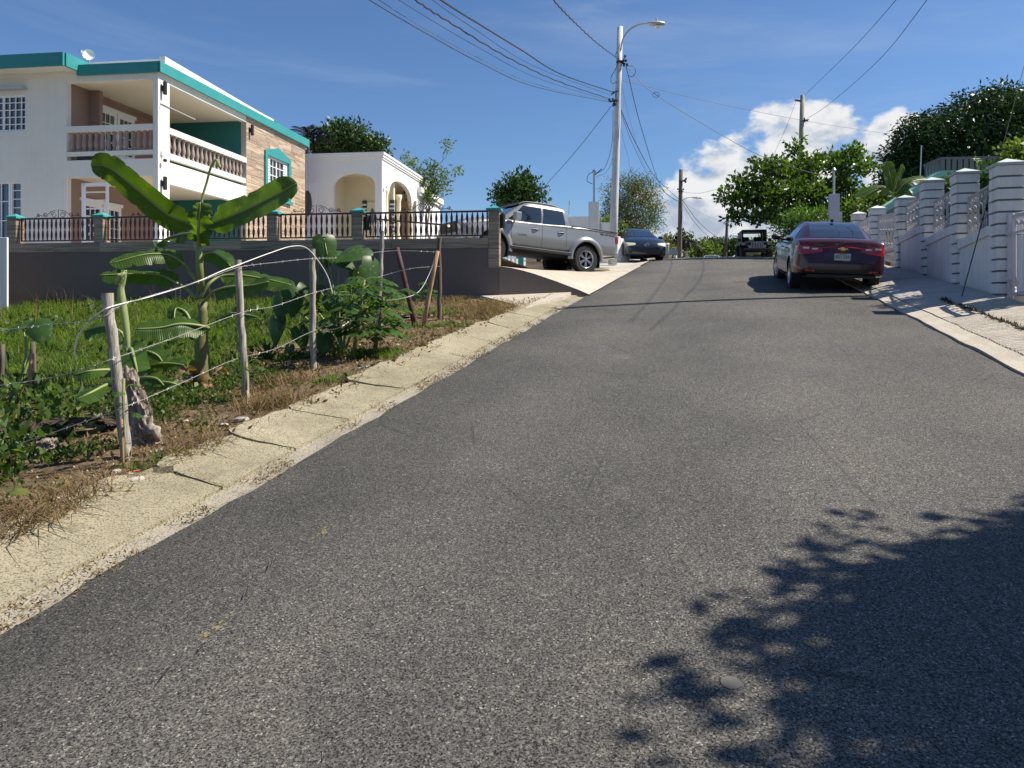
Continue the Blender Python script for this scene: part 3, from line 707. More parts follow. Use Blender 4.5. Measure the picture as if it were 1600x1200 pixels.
for a in (-1.80, -.42):
    sh_ = MB().box(a, a+.22, 2.52, 2.6, 4.8-wz, 6.5-wz).build('shutter', M['glass'], wh)
    for j in range(8): MB().box(a-.0, a+.22, 2.49, 2.52, 4.85+j*.2-wz, 4.93+j*.2-wz).build('louvre', M['frame'], sh_)
d = MB().box(-4.0, -3.05, -.03, 0, 4.0-wz, 6.98-wz).build('door', M['frame'], wh)
MB().prism([(-3.5+.22*math.cos(k*.45), 6.05+.6*math.sin(k*.45)) for k in range(14)], -.045, -.031, fx).build('oval_pane', M['glass'], d, fix=False)
cm = MB().lathe([(.16, 0), (.16, .15), (.12, .2), (.11, 2.5), (.16, 2.65), (.17, 2.8)], 12).mesh('column', M['cream'], smooth=True)
for y in (.95, 5.1, 3.0): inst('column', cm, wh, (-.12, y, 4.0-wz))
mb = MB(); mb.box(-.1, .04, 8.0, 11, 3.2-wz, 6.9-wz); mb.build('bay_wall', M['white2'], wh)
mb = MB(); mb.box(.01, .24, 6.0, 11.1, 7.38-wz, 7.66-wz); mb.box(.01, .16, 6.05, 11.05, 7.22-wz, 7.38-wz); mb.box(-.1, .035, 8.02, 11.0, 6.9-wz, 7.22-wz); mb.build('bay_parapet', M['white2'], wh)
sp = MB().lathe([(.04, 0), (.05, .06), (.03, .12)], 8, Matrix.Translation((.06, .25, 6.65-wz))); sp.box(0, .08, .1, .2, 6.6-wz, 6.72-wz); sp.build('wall_light', M['frame'], wh)
# stair with maroon handrail seen through the front fence
st = empty('stair_railing', P(640, 400, 22)-Vector((0, 0, 0)), -HB, 'sloping maroon iron stair railing behind the front fence', 'railing')
a, b = P(583, 342, 22), P(702, 352, 22)
MB().tube([a, b], .03, 6).build('handrail', M['iron'], st, world=True)
a2, b2 = a-Vector((0, 0, .62)), b-Vector((0, 0, .42))
MB().tube([a2, b2], .02, 6).build('bottom_rail', M['iron'], st, world=True)
for i in range(17):
    t = i/16; MB().tube([a2.lerp(b2, t), a.lerp(b, t)], .012, 4).build('baluster', M['iron'], st, world=True)

# ------------------------------------------------------------------ charcoal wall with tiled coping, pillars and ironwork
wall = empty('boundary_wall', WO+Vector((0, 0, 1.2)), -HB, 'charcoal retaining wall with wood-tile coping and iron fence panels', 'wall'); bz = 1.2
L0 = -12.55
mb = MB(); mb.prism([(L0, .2), (.0, .6), (.0, 2.345), (-.24, 2.36), (-.24, 2.765), (L0, 2.765)], 0, .22, lambda p, q, d: Vector((p, d, q-bz))); mb.build('wall_face', M['greywall'], wall, fix=False)
tipx, tipy = xy(16.1, VL+.07); A0 = WO+e1*.0; A1 = Vector((tipx, tipy, 0)); dn_ = (A1-A0).normalized(); nn_ = Vector((-dn_.y, dn_.x, 0)); LL = (A1-A0).length
qs = [k/10 for k in range(10, -1, -1)]
mb = MB(); mb.prism([(0, .6), (LL, 1.0)]+[(LL*q, 2.37+(h(16.1)+.02-2.37)*q**1.35-.012) for q in qs], -.02, .2, lambda p, q, d: A0+dn_*p+nn_*d+Vector((0, 0, q))); mb.build('driveway_wall', M['greywall'], wall, world=True, fix=False)
x = L0; k = 0
while x < -.25:
    x1 = min(x+(1.18 if k else .7), -.242); MB().box(x+.002, x1-.002, -.012, .232, 2.768-bz, 2.985-bz).build('coping_tile', M['tiled'], wall); x = x1; k += 1
def lxw(px): k = (px-800)/FPX; return (16*k+.28)/(.99+.137*k)
pil = [lxw(13), lxw(148), lxw(418), lxw(551), -.235]
for i, a in enumerate(pil):
    last = i == 4; z0 = 2.34 if last else 2.987; zt = 3.585; w = .235; q = z0
    while q < zt-.01:
        q1 = min(q+.2, zt); MB().box(a, a+w, -.016, .24, q+.0015-bz, q1-.0015-bz).build('pillar_tile', M['tiled'], wall); q = q1
    mb = MB(); c = (a+w/2, .112); r = .165
    mb.box(a-.045, a+w+.045, -.06, .285, zt-bz, zt+.045-bz)
    mb.add([(a-.03, -.045, zt+.0455-bz), (a+w+.03, -.045, zt+.0455-bz), (a+w+.03, .27, zt+.0455-bz), (a-.03, .27, zt+.0455-bz), (c[0], c[1], zt+.125-bz)], [(0, 1, 4), (1, 2, 4), (2, 3, 4), (3, 0, 4), (3, 2, 1, 0)])
    mb.build('pillar_cap', M['tealcap'], wall)
    if i in (3, 4): 
        b = MB().box(a+w+.002, a+w+.03, .06, .14, 3.2-bz, 3.5-bz).build('wall_light', M['black'], wall)
        MB().lathe([(.045, -.16), (.05, -.15), (.05, .15), (.045, .17)], 10, Matrix.Translation((a+w+.075, .1, 3.36-bz))).build('lamp_tube', M['black'], b)
# twisted pickets
pr = []
for j in range(13):
    t = j/12; w = .008+.020*abs(math.sin(t*math.pi*2)) if .08 < t < .92 else .009
    pr.append((w, .008, t*.5, t*2.2))
mb = MB(); vs = []
for a, b, z, tw in pr:
    for q in ((-1, -1), (1, -1), (1, 1), (-1, 1)): vs.append((q[0]*a, q[1]*b, z))
mb.add(vs, [(i*4+k, i*4+(k+1) % 4, (i+1)*4+(k+1) % 4, (i+1)*4+k) for i in range(12) for k in range(4)])
pk = mb.mesh('picket', M['iron'])
def scroll(mb, cx, z0, s):
    for d in (-1, 1):
        mb.tube([(cx+d*(.05+.55*t)*s, .11, z0+(.16-.16*t)*s+.03*math.sin(t*9)*s) for t in np.linspace(0, 1, 10)], .008, 5)
        for ox, r0 in ((.12, .075), (.34, .06), (.52, .04)):
            mb.tube([(cx+d*(ox+.0)*s+d*r0*s*(1-t*.6)*math.cos(t*8), .11, z0+.06*s+r0*s*(1-t*.6)*math.sin(t*8)) for t in np.linspace(0, 1, 18)], .007, 5)
    mb.tube([(cx, .11, z0), (cx, .11, z0+.2*s)], .008, 5)
for i in range(4):
    a, b = pil[i]+.235+.03, pil[i+1]-.03
    pan = MB().box(a, b, .09, .13, 3.56-bz, 3.60-bz).box(a, b, .095, .125, 3.035-bz, 3.065-bz).box(a, a+.03, .095, .125, 3.0655-bz, 3.5595-bz).box(b-.03, b, .095, .125, 3.0655-bz, 3.5595-bz).build('fence_panel', M['iron'], wall)
    n = int((b-a)/.115)
    for j in range(1, n): inst('picket', pk, pan, (a+(b-a)*j/n, .11, 3.06-bz))
    mb = MB()
    if b-a > 2.9:
        scroll(mb, a+(b-a)*.27, 3.6-bz, .8); scroll(mb, a+(b-a)*.75, 3.6-bz, .8)
    else: scroll(mb, (a+b)/2, 3.6-bz, 1.0)
    mb.build('scrollwork', M['iron'], pan)
# pale wall end at the far left of the frame
p = P(-70, 497, 16.6); wl_ = empty('boundary_wall', (p.x, p.y, 1.0), -HB, 'plain pale wall end at the far left of the charcoal wall', 'wall')
MB().box(-1.2, 1.30, 0, .05, 0, 2.03).build('wall_face', M['wallwhite'], wl_, bevel=.01)
# lower fence and teal pillar glimpsed under the pickup, across the yard
fy_ = empty('courtyard_fence', (0, 26.6, 2.5), 0, 'low fence with teal post seen beneath the silver pickup', 'fence')
MB().box(-2.2, 1.3, 0, .1, 0, .12).build('kerb', M['tile'], fy_)
for j in range(16): MB().box(-2.1+j*.145, -2.1+j*.145+.085, .02, .06, .16, .95).build('slat', M['frame'], fy_)
MB().box(-2.2, .3, .07, .09, .13, .18).build('rail', M['iron'], fy_)
MB().box(.22, .42, .01, .1, .13, .95).build('post', M['teal'], fy_)
MB().box(.5, 1.3, -.05, .1, .12, .9).build('tiled_pier', M['tile'], fy_)
# ------------------------------------------------------------------ white wall with banded pillars on the right
RU, RV = 13.68, 4.36
ox, oy = xy(RU, RV); rb = 1.2
rw = empty('boundary_wall', (ox, oy, rb), -AL, 'white boundary wall with banded pillars and wrought iron panels', 'wall')
def lz(y): return h(RU+y)+.19                                    # pavement level beside the wall
PY = [0, 2.18, 4.47, 6.96, 10.4, 13.5]; PT = [3.83, 4.05, 4.25, 4.20, 4.36, 4.55]
secs = [(0, 2.87, 2.74, 3.66, 3.56), (1, 3.07, 2.97, 3.88, 3.79), (2, 3.31, 3.22, 4.08, 4.02), (4, 3.75, 3.72, 4.28, 4.26)]
PW, PD = .40, .40
for i, (a, b, c, d, e) in enumerate([(PY[s[0]]+PW, PY[s[0]+1], s[1], s[2], 0) for s in secs]):
    MB().prism([(a, .3), (b, .3), (b, d-rb), (a, c-rb)], .06, .34, lambda p, q, dd: Vector((dd, p, q))).build('wall_face', M['wallwhite'], rw, fix=False)
    MB().prism([(a, c-rb-.14), (b, d-rb-.14), (b, d-rb+.02), (a, c-rb+.02)], .02, .38, lambda p, q, dd: Vector((dd, p, q))).build('coping', M['wallwhite'], rw, fix=False)
M['groove'] = pm('groove_grey', (.17, .175, .19), .8)  # darker grey of the pillar cores seen between the blocks
for i, y in enumerate(PY):
    zb = lz(y)-.15; zt = PT[i]; n = max(3, round((zt-zb)/.187)); st = (zt-zb)/n
    MB().box(.03, PD-.03, y+.03, y+PW-.03, zb-rb, zt-rb-.01).build('pillar_core', M['groove'], rw)
    for j in range(n): MB().box(0, PD, y, y+PW, zb+j*st+.016-rb, zb+(j+1)*st-.016-rb).build('block', M['wallwhite'], rw, bevel=.006)
    c = (PD/2, y+PW/2); mb = MB(); z = zt-rb
    mb.box(-.03, PD+.03, y-.03, y+PW+.03, z-.012, z+.03)
    mb.add([(-.02, y-.02, z+.0305), (PD+.02, y-.02, z+.0305), (PD+.02, y+PW+.02, z+.0305), (-.02, y+PW+.02, z+.0305), (c[0], c[1], z+.125)], [(0, 1, 4), (1, 2, 4), (2, 3, 4), (3, 0, 4), (3, 2, 1, 0)])
    mb.build('pillar_cap', M['capmint'] if i < 4 else M['wallwhite'], rw)
M['ironpale'] = pm('pale_grey_iron', (.47, .46, .48), .45, .1, var=.08, dirt=(.30, .27, .25), dscale=6, damt=.35)
def railing(y0, y1, zb0, zb1, zt0, zt1, parent, orn=True, x=.2, step=.10, name='iron_panel', mat=None):
    mat = mat or M['ironpale']
    q = lambda t, a, b: a+(b-a)*t
    mb = MB(); mb.tube([(x, y0, zt0), (x, y1, zt1)], .022, 6); mb.tube([(x, y0, zb0), (x, y1, zb1)], .018, 6); mb.tube([(x, y0, zb0), (x, y0, zt0)], .02, 6); mb.tube([(x, y1, zb1), (x, y1, zt1)], .02, 6)
    f = mb.build(name, mat, parent)
    n = int((y1-y0)/step)
    for i in range(1, n):
        t = i/n; y = q(t, y0, y1); a, b = q(t, zb0, zb1), q(t, zt0, zt1); hh = b-a
        pts = [(x, y, a), (x, y, a+hh*.25)]
        if i % 3 == 1: pts += [(x-.035, y, a+hh*.42), (x-.035, y+.01, a+hh*.58)]
        elif i % 3 == 2: pts += [(x, y+.03, a+hh*.42), (x, y-.03, a+hh*.62)]
        pts += [(x, y, a+hh*.78), (x, y, b)]
        mb = MB().tube(pts, .0115, 5)
        if i % 3 == 1:
            for zc in (.36, .66):
                mb.lathe([(.004, -.05), (.034, -.02), (.038, .0), (.030, .025), (.004, .05)], 6, Matrix.Translation((x-.015, y, a+hh*zc)), cap=False)
        mb.build('bar', mat, f)
    if orn:
        mb = MB()
        for i in range(1, n, 2):
            t = i/n; y = q(t, y0, y1); a, b = q(t, zb0, zb1), q(t, zt0, zt1)
            for zc in (.16, .86):
                mb.tube([(x-.012, y+.055*math.cos(k*.7)*(1-k*.03), a+(b-a)*zc+.05*math.sin(k*.7)*(1-k*.03)) for k in range(13)], .007, 4)
        mb.build('scrollwork', mat, f)
    return f
for s in secs:
    a, b = PY[s[0]]+PW+.04, PY[s[0]+1]-.04
    railing(a, b, s[1]+.08-rb, s[2]+.08-rb, s[3]-rb, s[4]-rb, rw)
gate = empty('gate', (ox, oy, rb), -AL, 'tall pale iron driveway gate between two banded pillars behind the maroon sedan', 'gate')
railing(PY[3]+PW+.05, PY[4]-.05, lz(PY[3])+.1-rb, lz(PY[4])+.1-rb, 3.93-rb, 4.13-rb, gate, step=.115, name='gate_leaf')
MB().box(.16, .24, PY[3]+PW+.05, PY[4]-.05, 3.0-rb, 3.06-rb).build('cross_rail', M['ironpale'], gate)
# near gate, partly out of frame
ng = empty('gate', (ox, oy, rb), -AL, 'grey pipe-framed gate with white panel beside the nearest banded pillar', 'gate')
z0, z1 = lz(-.6)+.12-rb, 2.97-rb
MB().tube([(.16, -.07, z0-.15), (.16, -.07, z1+.05)], .045, 8).build('gate_post', M['greyiron'], ng)
path = bez([(.16, -.22, z0+.1), (.16, -.3, z0), (.16, -.6, z0), (.16, -1.2, z0-.06), (.16, -1.3, z0), (.16, -1.3, z1-.15), (.16, -1.2, z1-.06), (.16, -.6, z1-.02), (.16, -.3, z1-.02), (.16, -.22, z1-.12), (.16, -.22, z0+.1)], 6)
MB().tube(path, .038, 8).build('gate_frame', M['greyiron'], ng, smooth=True)
for k in range(5):
    y = -.36-k*.18; MB().box(.15, .18, y-.17, y, z0+.02-.016*k, z1-.33-.02*k).build('panel_board', M['wallwhite'], ng)
MB().box(.14, .18, -1.27, -.24, z1-.30, z1-.26).build('cross_rail', M['greyiron'], ng)
mb = MB()
for k in range(4): mb.tube([(.15, -.38-k*.22+.07*math.cos(q*.6)*(1-q*.04), z1-.15-.02*k+.06*math.sin(q*.6)*(1-q*.04)) for q in range(14)], .012, 5)
mb.build('scrollwork', M['greyiron'], ng)
for z in (z0+.22, z1-.3):
    MB().box(.09, .2, -.22, -.06, z, z+.07).lathe([(.03, -.09), (.03, .09)], 8, Matrix.Translation((.16, -.16, z+.1))).build('hinge', M['greyiron'], ng)
M['oldrail'] = pm('weathered_rail_paint', (.20, .20, .205), .8, var=.2, dirt=(.10, .10, .10), dscale=6, damt=.5)
# ------------------------------------------------------------------ house above the white wall
p = P(1505, 330, 27); rh = empty('house', (p.x, p.y, 3.0), -AL*.4, 'house with mint eaves and grey roof balustrade behind the banded pillars', 'house')
MB().box(-.8, 9, .5, 9, 0, 3.1).build('wall', M['white'], rh)
MB().box(-1.0, 9.3, -.6, 9, 3.1, 3.32).build('fascia', M['mint'], rh)
mb = MB(); mb.prism([(-3.9, 1.2), (-3.9, 1.45), (-1.0, 3.32), (-1.0, 3.1)], -.6, .2, lambda a, b, d: Vector((a, d, b))); mb.build('stair_edge', M['mint'], rh, fix=False)
MB().box(-.1, .3, -.4, 0, 0, 3.1).box(2.6, 3.0, -.4, 0, 0, 3.1).build('porch_post', M['oldrail'], rh)
MB().box(-1.0, 3.4, -.5, -.42, 3.75, 3.82).build('balustrade_rail', M['oldrail'], rh)
for j in range(22): MB().box(-.98+j*.2, -.86+j*.2, -.5, -.43, 3.325, 3.748).build('balustrade_slat', M['oldrail'], rh)
for j in range(5): MB().box(-1.0, -.93, -.3+j*.25, -.18+j*.25, 3.325, 3.748).build('balustrade_slat', M['oldrail'], rh)
MB().box(-1.0, -.93, -.42, .95, 3.75, 3.82).build('balustrade_rail', M['oldrail'], rh)
MB().tube([(-1.0, 1.2, 3.3), (-.95, 1.2, 4.6)], .02).build('flag_pole', M['galv'], rh)
MB().box(1.0, 2.2, .46, .499, .9, 2.3).build('window', M['glass'], rh)
# ------------------------------------------------------------------ poles
def pole(name, base, topp, r0, r1, mat, label, cat='pole', group=None):
    o = empty(name, base, 0, label, cat, group)
    MB().tube([Vector(base).lerp(Vector(topp), t) for t in (0, .25, .5, .75, 1)], [r0+(r1-r0)*t for t in (0, .25, .5, .75, 1)], 10).build('shaft', mat, o, world=True, smooth=True)
    return o
b0 = P(957, 404, 28); b0.z = 3.0; t0 = P(969, 42, 28)
lp = pole('street_lamp', b0, t0, .165, .105, M['pole'], 'tall pale concrete street lamp pole beside the silver pickup', 'street lamp')
arm = bez([P(970, 78, 27.9), P(973, 62, 27.8), P(983, 47, 27.7), P(1000, 38, 27.5), P(1019, 36.5, 27.3)], 5)
MB().tube(arm, .03, 8).build('lamp_arm', M['galv'], lp, world=True, smooth=True)
hc = P(1026, 37, 27.2)
lm = MB().lathe([(.03, -.38), (.10, -.30), (.15, -.08), (.15, .1), (.10, .26), (.03, .32)], 12, Matrix.Translation(hc) @ Matrix.Diagonal((1, 1, .62, 1)), axis='x').build('lamp_head', M['galv'], lp, world=True, smooth=True)
MB().lathe([(.02, -.03), (.13, -.0), (.10, .05)], 12, Matrix.Translation(hc+Vector((.06, 0, -.10))) @ Matrix.Rotation(math.pi, 4, 'X')).build('lens', M['clear'], lm, world=True)
MB().lathe([(.04, 0), (.045, .1), (.02, .12)], 8, Matrix.Translation(hc+Vector((.0, 0, .09)))).build('photocell', M['galv'], lm, world=True)
def bracket(q, s, par, nn=7, seed=1):
    r = random.Random(seed); mb = MB(); q = Vector(q)
    for i in range(nn):
        d = Vector((r.uniform(-.22, .22), r.uniform(-.25, -.05), r.uniform(-.2, .2)))*s
        mb.tube([q+d*.2, q+d], .022*s, 5); mb.lathe([(.02*s, -.06*s), (.045*s, -.04*s), (.045*s, .04*s), (.02*s, .06*s)], 8, Matrix.Translation(q+d))
    mb.tube([q+Vector((-.2*s, -.12, 0)), q+Vector((.2*s, -.12, .03))], .03*s, 6)
    mb.build('line_bracket', M['darkmetal'], par, world=True)
bracket(P(972, 97, 28), .9, lp, 8, 1); bracket(P(958, 160, 28), .85, lp, 7, 2); bracket(P(961, 145, 28), .6, lp, 4, 3)
lo = MB()
for pts in ([(966, 98), (961, 110), (955, 120), (956, 130), (965, 128)], [(978, 103), (990, 104), (993, 112), (988, 120), (980, 116)], [(964, 80), (961, 88), (965, 92)]):
    lo.tube(bez([P(a, b, 27.8) for a, b in pts], 5), .012, 5)
lo.build('cable_loop', M['cable'], lp, world=True)
b1 = P(1061, 410, 60); b1.z = 2.9
p2 = pole('utility_pole', b1, P(1064, 265, 60), .20, .15, M['wpole'], 'weathered wooden utility pole with small lamp at the street crest', 'utility pole')
bracket(P(1066, 283, 60), 1.5, p2, 7, 4); bracket(P(1063, 300, 60), 1.2, p2, 4, 5)
MB().tube(bez([P(1064, 314, 60), P(1074, 309, 60), P(1086, 308, 60)], 4), .03, 6).build('lamp_arm', M['galv'], p2, world=True)
MB().lathe([(.05, -.45), (.14, -.1), (.12, .3), (.04, .42)], 10, Matrix.Translation(P(1090, 309, 60)) @ Matrix.Diagonal((1, 1, .6, 1)), axis='x').build('lamp_head', M['galv'], p2, world=True)
b2 = P(1130, 415, 85); b2.z = 2.0
p3 = pole('utility_pole', b2, P(1137, 334, 85), .20, .15, M['wpole'], 'distant dark wooden utility pole just left of the black jeep', 'utility pole')
MB().tube(bez([P(1134, 372, 85), P(1143, 368, 85), P(1150, 368, 85)], 4), .035, 6).lathe([(.06, -.5), (.16, -.1), (.12, .35)], 10, Matrix.Translation(P(1152, 368.5, 85)) @ Matrix.Diagonal((1, 1, .6, 1)), axis='x').build('lamp_head', M['galv'], p3, world=True)
b3 = P(1246, 360, 34); b3.z = 3.6
p4 = pole('utility_pole', b3, P(1254, 149, 34), .115, .10, M['post'], 'grey wooden utility pole rising behind the almond tree', 'utility pole')
MB().tube([P(1242, 156, 34), P(1255, 159, 34)], .045, 6).build('crossarm', M['wpole'], p4, world=True)
bracket(P(1257, 189, 34), .8, p4, 3, 6)
b4 = Vector((11.6, 14.95, 2.2))
p5 = pole('utility_pole', b4, b4+Vector((.1, 0, 12.2)), .15, .11, M['wpole'], 'utility pole behind the white wall that holds the guy wire', 'utility pole')
an = G(1503, 463, lambda x, y: sz(*uv(x, y)) + .02)
gw = MB().tube([an, an.lerp(b4+Vector((0, 0, 8.6)), .16)], .010, 6).tube([an.lerp(b4+Vector((0, 0, 8.6)), .1), b4+Vector((0, 0, 8.6))], .0055, 5)
o = gw.build('guy_wire', M['cable']); top(o, an); tag(o, 'steel guy wire anchored in the pavement before the white wall', 'guy wire')
# service masts on little pillars
def mast(px, ytop, ycol, D, w, zb, label, yo=0):
    q = P(px, ycol, D); o = empty('service_mast', (q.x, q.y, zb), -HB if px < 1000 else -AL, label, 'service mast'); H = q.z-zb
    MB().box(-w, w, -w, w, 0, H).build('pillar', M['wallwhite'] if px < 1000 else M['greyiron'], o, bevel=.01)
    q2 = P(px, ytop, D); mb = MB().tube([(0, 0, H), (0, 0, q2.z-zb)], .04, 8); mb.lathe([(.05, -.06), (.09, 0), (.03, .1)], 8, Matrix.Translation((0, 0, q2.z-zb))); mb.build('conduit', M['galv'], o)
    MB().tube(bez([(0, -.05, q2.z-zb), (-.2, -.1, q2.z-zb-.1), (-.25, -.1, q2.z-zb-.35), (-.05, -.06, q2.z-zb-.45)], 5), .012, 5).tube([(.05, 0, q2.z-zb-.1), (.3, 0, q2.z-zb+.12)], .02, 5).build('drip_loop', M['cable'], o)
    MB().box(w, w+.1, -.1, .1, H*.55, H*.55+.4).build('meter', M['galv'], o)
    return o
mast(928, 269, 316, 28, .20, 2.6, 'white service pillar with meter and pipe behind the pickup')
mast(1303, 266, 304, 27, .17, 3.2, 'grey service pillar with pipe standing behind the maroon sedan')
# neighbour's parapet wall, white boards by the lamp pole, bucket, mailbox, yellow wall
q = P(905, 341, 31); o = empty('house', (q.x, q.y, 2.8), -HB, 'low grey-white flat house top behind the pickup bed', 'house')
MB().box(-.9, .55, 0, 3, 0, q.z-2.8).build('wall', M['wallwhite'], o); MB().box(-.93, .58, -.04, 3.03, q.z-2.8, q.z-2.73).build('coping', M['white2'], o); MB().tube([(-.45, .1, 2.2), (-.42, .1, q.z-2.8+.75), (-.25, .1, q.z-2.8+.78)], .025, 6).build('vent_pipe', M['galv'], o)
q = P(969, 400, 30.5); wf = empty('board_fence', (q.x, q.y, 3.1), .9, 'white upright board fence stepping down beside the lamp pole', 'fence')
for k in range(6): MB().box(-.75+k*.26, -.75+k*.26+.23, -.02, .02, -.2, 1.3-.06*k+(.25 if k == 0 else 0)).build('board', M['white2'], wf, bevel=.006)
q = P(947, 352, 29.8); o = empty('pillar', (q.x, q.y, 2.9), -HB, 'short white pillar beside the lamp pole behind the pickup tailgate', 'pillar'); MB().box(-.18, .18, -.15, .15, 0, q.z-2.9).build('shaft', M['white2'], o); MB().box(-.22, .22, -.19, .19, q.z-2.9, q.z-2.8).build('cap', M['white2'], o)
q = P(1040, 402, 36); o = empty('bucket', (q.x, q.y, q.z-.1), 0, 'tall white plastic bin behind the navy hatchback', 'bin'); MB().lathe([(.14, 0), (.17, .72), (.18, .74), (.18, .78), (.15, .78), (.13, .06)], 14).build('body', M['white2'], o, smooth=True); MB().lathe([(.185, .70), (.19, .715), (.185, .73)], 14, cap=False).build('rim', M['white2'], o)
q = P(1051, 403, 41); o = empty('mailbox', (q.x, q.y, q.z-.3), 0, 'small grey mailbox at the crest left of the wooden pole', 'mailbox'); MB().tube([(0, 0, 0), (0, 0, .45)], .04).build('post', M['wpole'], o); MB().prism([(-.28, .45), (.28, .45), (.28, .7), (.15, .78), (-.15, .78), (-.28, .7)], -.12, .2, lambda a, b, d: Vector((a, d, b))).build('box', M['galv'], o)
M['ochre'] = pm('ochre_wall_paint', (.50, .30, .10), .75, var=.1); M['paleyel'] = pm('pale_yellow_paint', (.62, .55, .36), .75)
q = P(1048, 402, 52); o = empty('garden_wall', (q.x-.6, q.y, 3.4), -.2, 'stepped ochre and pale yellow garden wall beyond the crest', 'wall')
MB().prism([(-.9, 0), (2.0, 0), (2.0, 1.0), (1.0, 1.25), (.3, 1.55), (-.9, 1.6)], 0, .2, lambda a, b, d: Vector((a+.1*d, d, b))).build('wall_face', M['ochre'], o, fix=False)
MB().prism([(2.05, 0), (4.4, 0), (4.4, .15), (2.05, 1.15)], 0, .2, lambda a, b, d: Vector((a, d, b))).build('wall_end', M['paleyel'], o, fix=False)
for a in (-.9, .45, 1.6): MB().box(a, a+.16, -.06, 0, 0, 1.75).build('pilaster', M['paleyel'], o)
# ------------------------------------------------------------------ overhead lines
def wire(pts, r, label, mat='cable', group=None, n=8, twist=0):
    w = bez([P(*p) for p in pts], n)
    if twist: w = [p+Vector((math.sin(i*1.9)*twist, 0, math.cos(i*1.9)*twist)) for i, p in enumerate(w)]
    o = MB().tube(w, r*.78, 5).build('overhead_cable', M[mat]); top(o, w[0]); tag(o, label, 'cable', group); return o
wire([(966, 92, 28), (935, 69, 23), (900, 37, 18), (865, 0, 14), (835, -45, 11)], .020, 'twisted cable rising steeply left from the lamp bracket', twist=.012, n=20)
wire([(958, 144, 28), (877, 116, 22), (816, 79, 18), (759, 44, 15), (689, 0, 12), (620, -55, 10)], .022, 'thick black cable, uppermost of the bundle left of the lamp pole')
wire([(955, 149, 28), (838, 105, 20), (732, 39, 14), (676, 0, 12), (610, -52, 10)], .007, 'thin line between the two thick cables left of the lamp pole')
wire([(954, 155, 28), (872, 127, 22), (794, 90, 17), (706, 37, 13.5), (649, 0, 12), (575, -55, 10)], .019, 'thick wavy cable, second of the bundle left of the lamp pole', twist=.01, n=14)
wire([(955, 158, 28), (845, 124, 20), (740, 70, 15), (623, 0, 12), (545, -50, 10)], .007, 'thin line, middle of the bundle left of the lamp pole')
wire([(955, 160, 28), (838, 136, 20), (750, 98, 16), (662, 50, 13), (577, 0, 11), (500, -50, 9.5)], .010, 'dark line, lowest of the bundle left of the lamp pole')
wire([(955, 159, 28), (838, 132, 20), (750, 92, 16), (662, 44, 13), (592, 0, 11), (515, -52, 9.5)], .007, 'pale line just above the lowest line left of the lamp pole', 'cableg')
wire([(955, 166, 28), (900, 236, 30), (843, 300, 33)], .014, 'cable falling left from lamp pole towards the dark tree')
wire([(958, 172, 28), (956, 225, 28), (945, 262, 28), (930, 272, 28)], .011, 'slack cable from lamp pole to the white service pillar')
wire([(960, 172, 28), (958, 240, 28), (948, 268, 28), (932, 276, 28)], .008, 'second slack cable hanging beside the lamp pole to the service pillar')
wire([(979, 103, 28), (1001, 128, 28), (1025, 148, 28), (1087, 187, 28), (1181, 240, 27.5), (1260, 268, 27), (1303, 274, 27)], .014, 'service cable sagging right from lamp pole to the grey pillar')
cl = P(1025, 148, 28); o = MB().tube([(cl.x+.13*math.cos(a), cl.y, cl.z+.1*math.sin(a)) for a in np.linspace(0, 6.6, 16)], .01, 5).build('cable_coil', M['cableg']); top(o, cl); tag(o, 'small cable coil hanging on the service cable right of lamp pole', 'cable coil')
wire([(973, 126, 28), (1118, 161, 30), (1259, 189, 34), (1387, 209, 36), (1500, 224, 38), (1640, 240, 40)], .010, 'long line crossing right from lamp pole past the wooden pole')
wire([(978, 103, 28), (1003, 203, 36), (1034, 294, 50), (1062, 316, 60)], .020, 'dark cable from lamp bracket down to the crest pole', n=10)
wire([(970, 172, 28), (994, 225, 36), (1025, 278, 48), (1062, 312, 60)], .022, 'thickest cable running from lamp pole down to the crest pole')
wire([(970, 176, 28), (990, 228, 36), (1020, 284, 48), (1062, 318, 60)], .012, 'thin cable just under the thickest one to the crest pole')
wire([(970, 128, 28), (985, 190, 34), (1010, 265, 46), (1050, 310, 57), (1062, 313, 60)], .008, 'fine grey line from lamp pole down to the crest pole', 'cableg')
wire([(970, 200, 28), (980, 240, 33), (1000, 290, 42), (1062, 322, 60)], .008, 'lowest fine line between lamp pole and crest pole', 'cableg')
wire([(1066, 300, 60), (1090, 302, 58), (1115, 297, 50), (1160, 283, 34)], .014, 'line from crest pole right into the almond tree')
wire([(1066, 312, 60), (1090, 345, 70), (1115, 367, 78), (1134, 376, 85)], .028, 'upper sagging cable between the two distant poles')
wire([(1066, 318, 60), (1085, 347, 68), (1108, 370, 77), (1134, 380, 85)], .022, 'lower sagging cable between the two distant poles')
wire([(1066, 316, 60), (1100, 335, 70), (1125, 345, 80), (1136, 348, 85)], .014, 'topmost line between the two distant poles', 'cableg')
wire([(1257, 149, 34), (1330, 78, 24), (1400, 0, 16), (1440, -50, 12)], .010, 'line rising right from the top of the grey wooden pole')
wire([(1257, 188, 34), (1295, 163, 30), (1372, 95, 21), (1448, 0, 14), (1480, -50, 11)], .010, 'lower line rising right from the grey wooden pole')
wire([(1244, 157, 34), (1228, 200, 34), (1207, 246, 33)], .010, 'drop line falling left from the grey wooden pole', 'cableg')
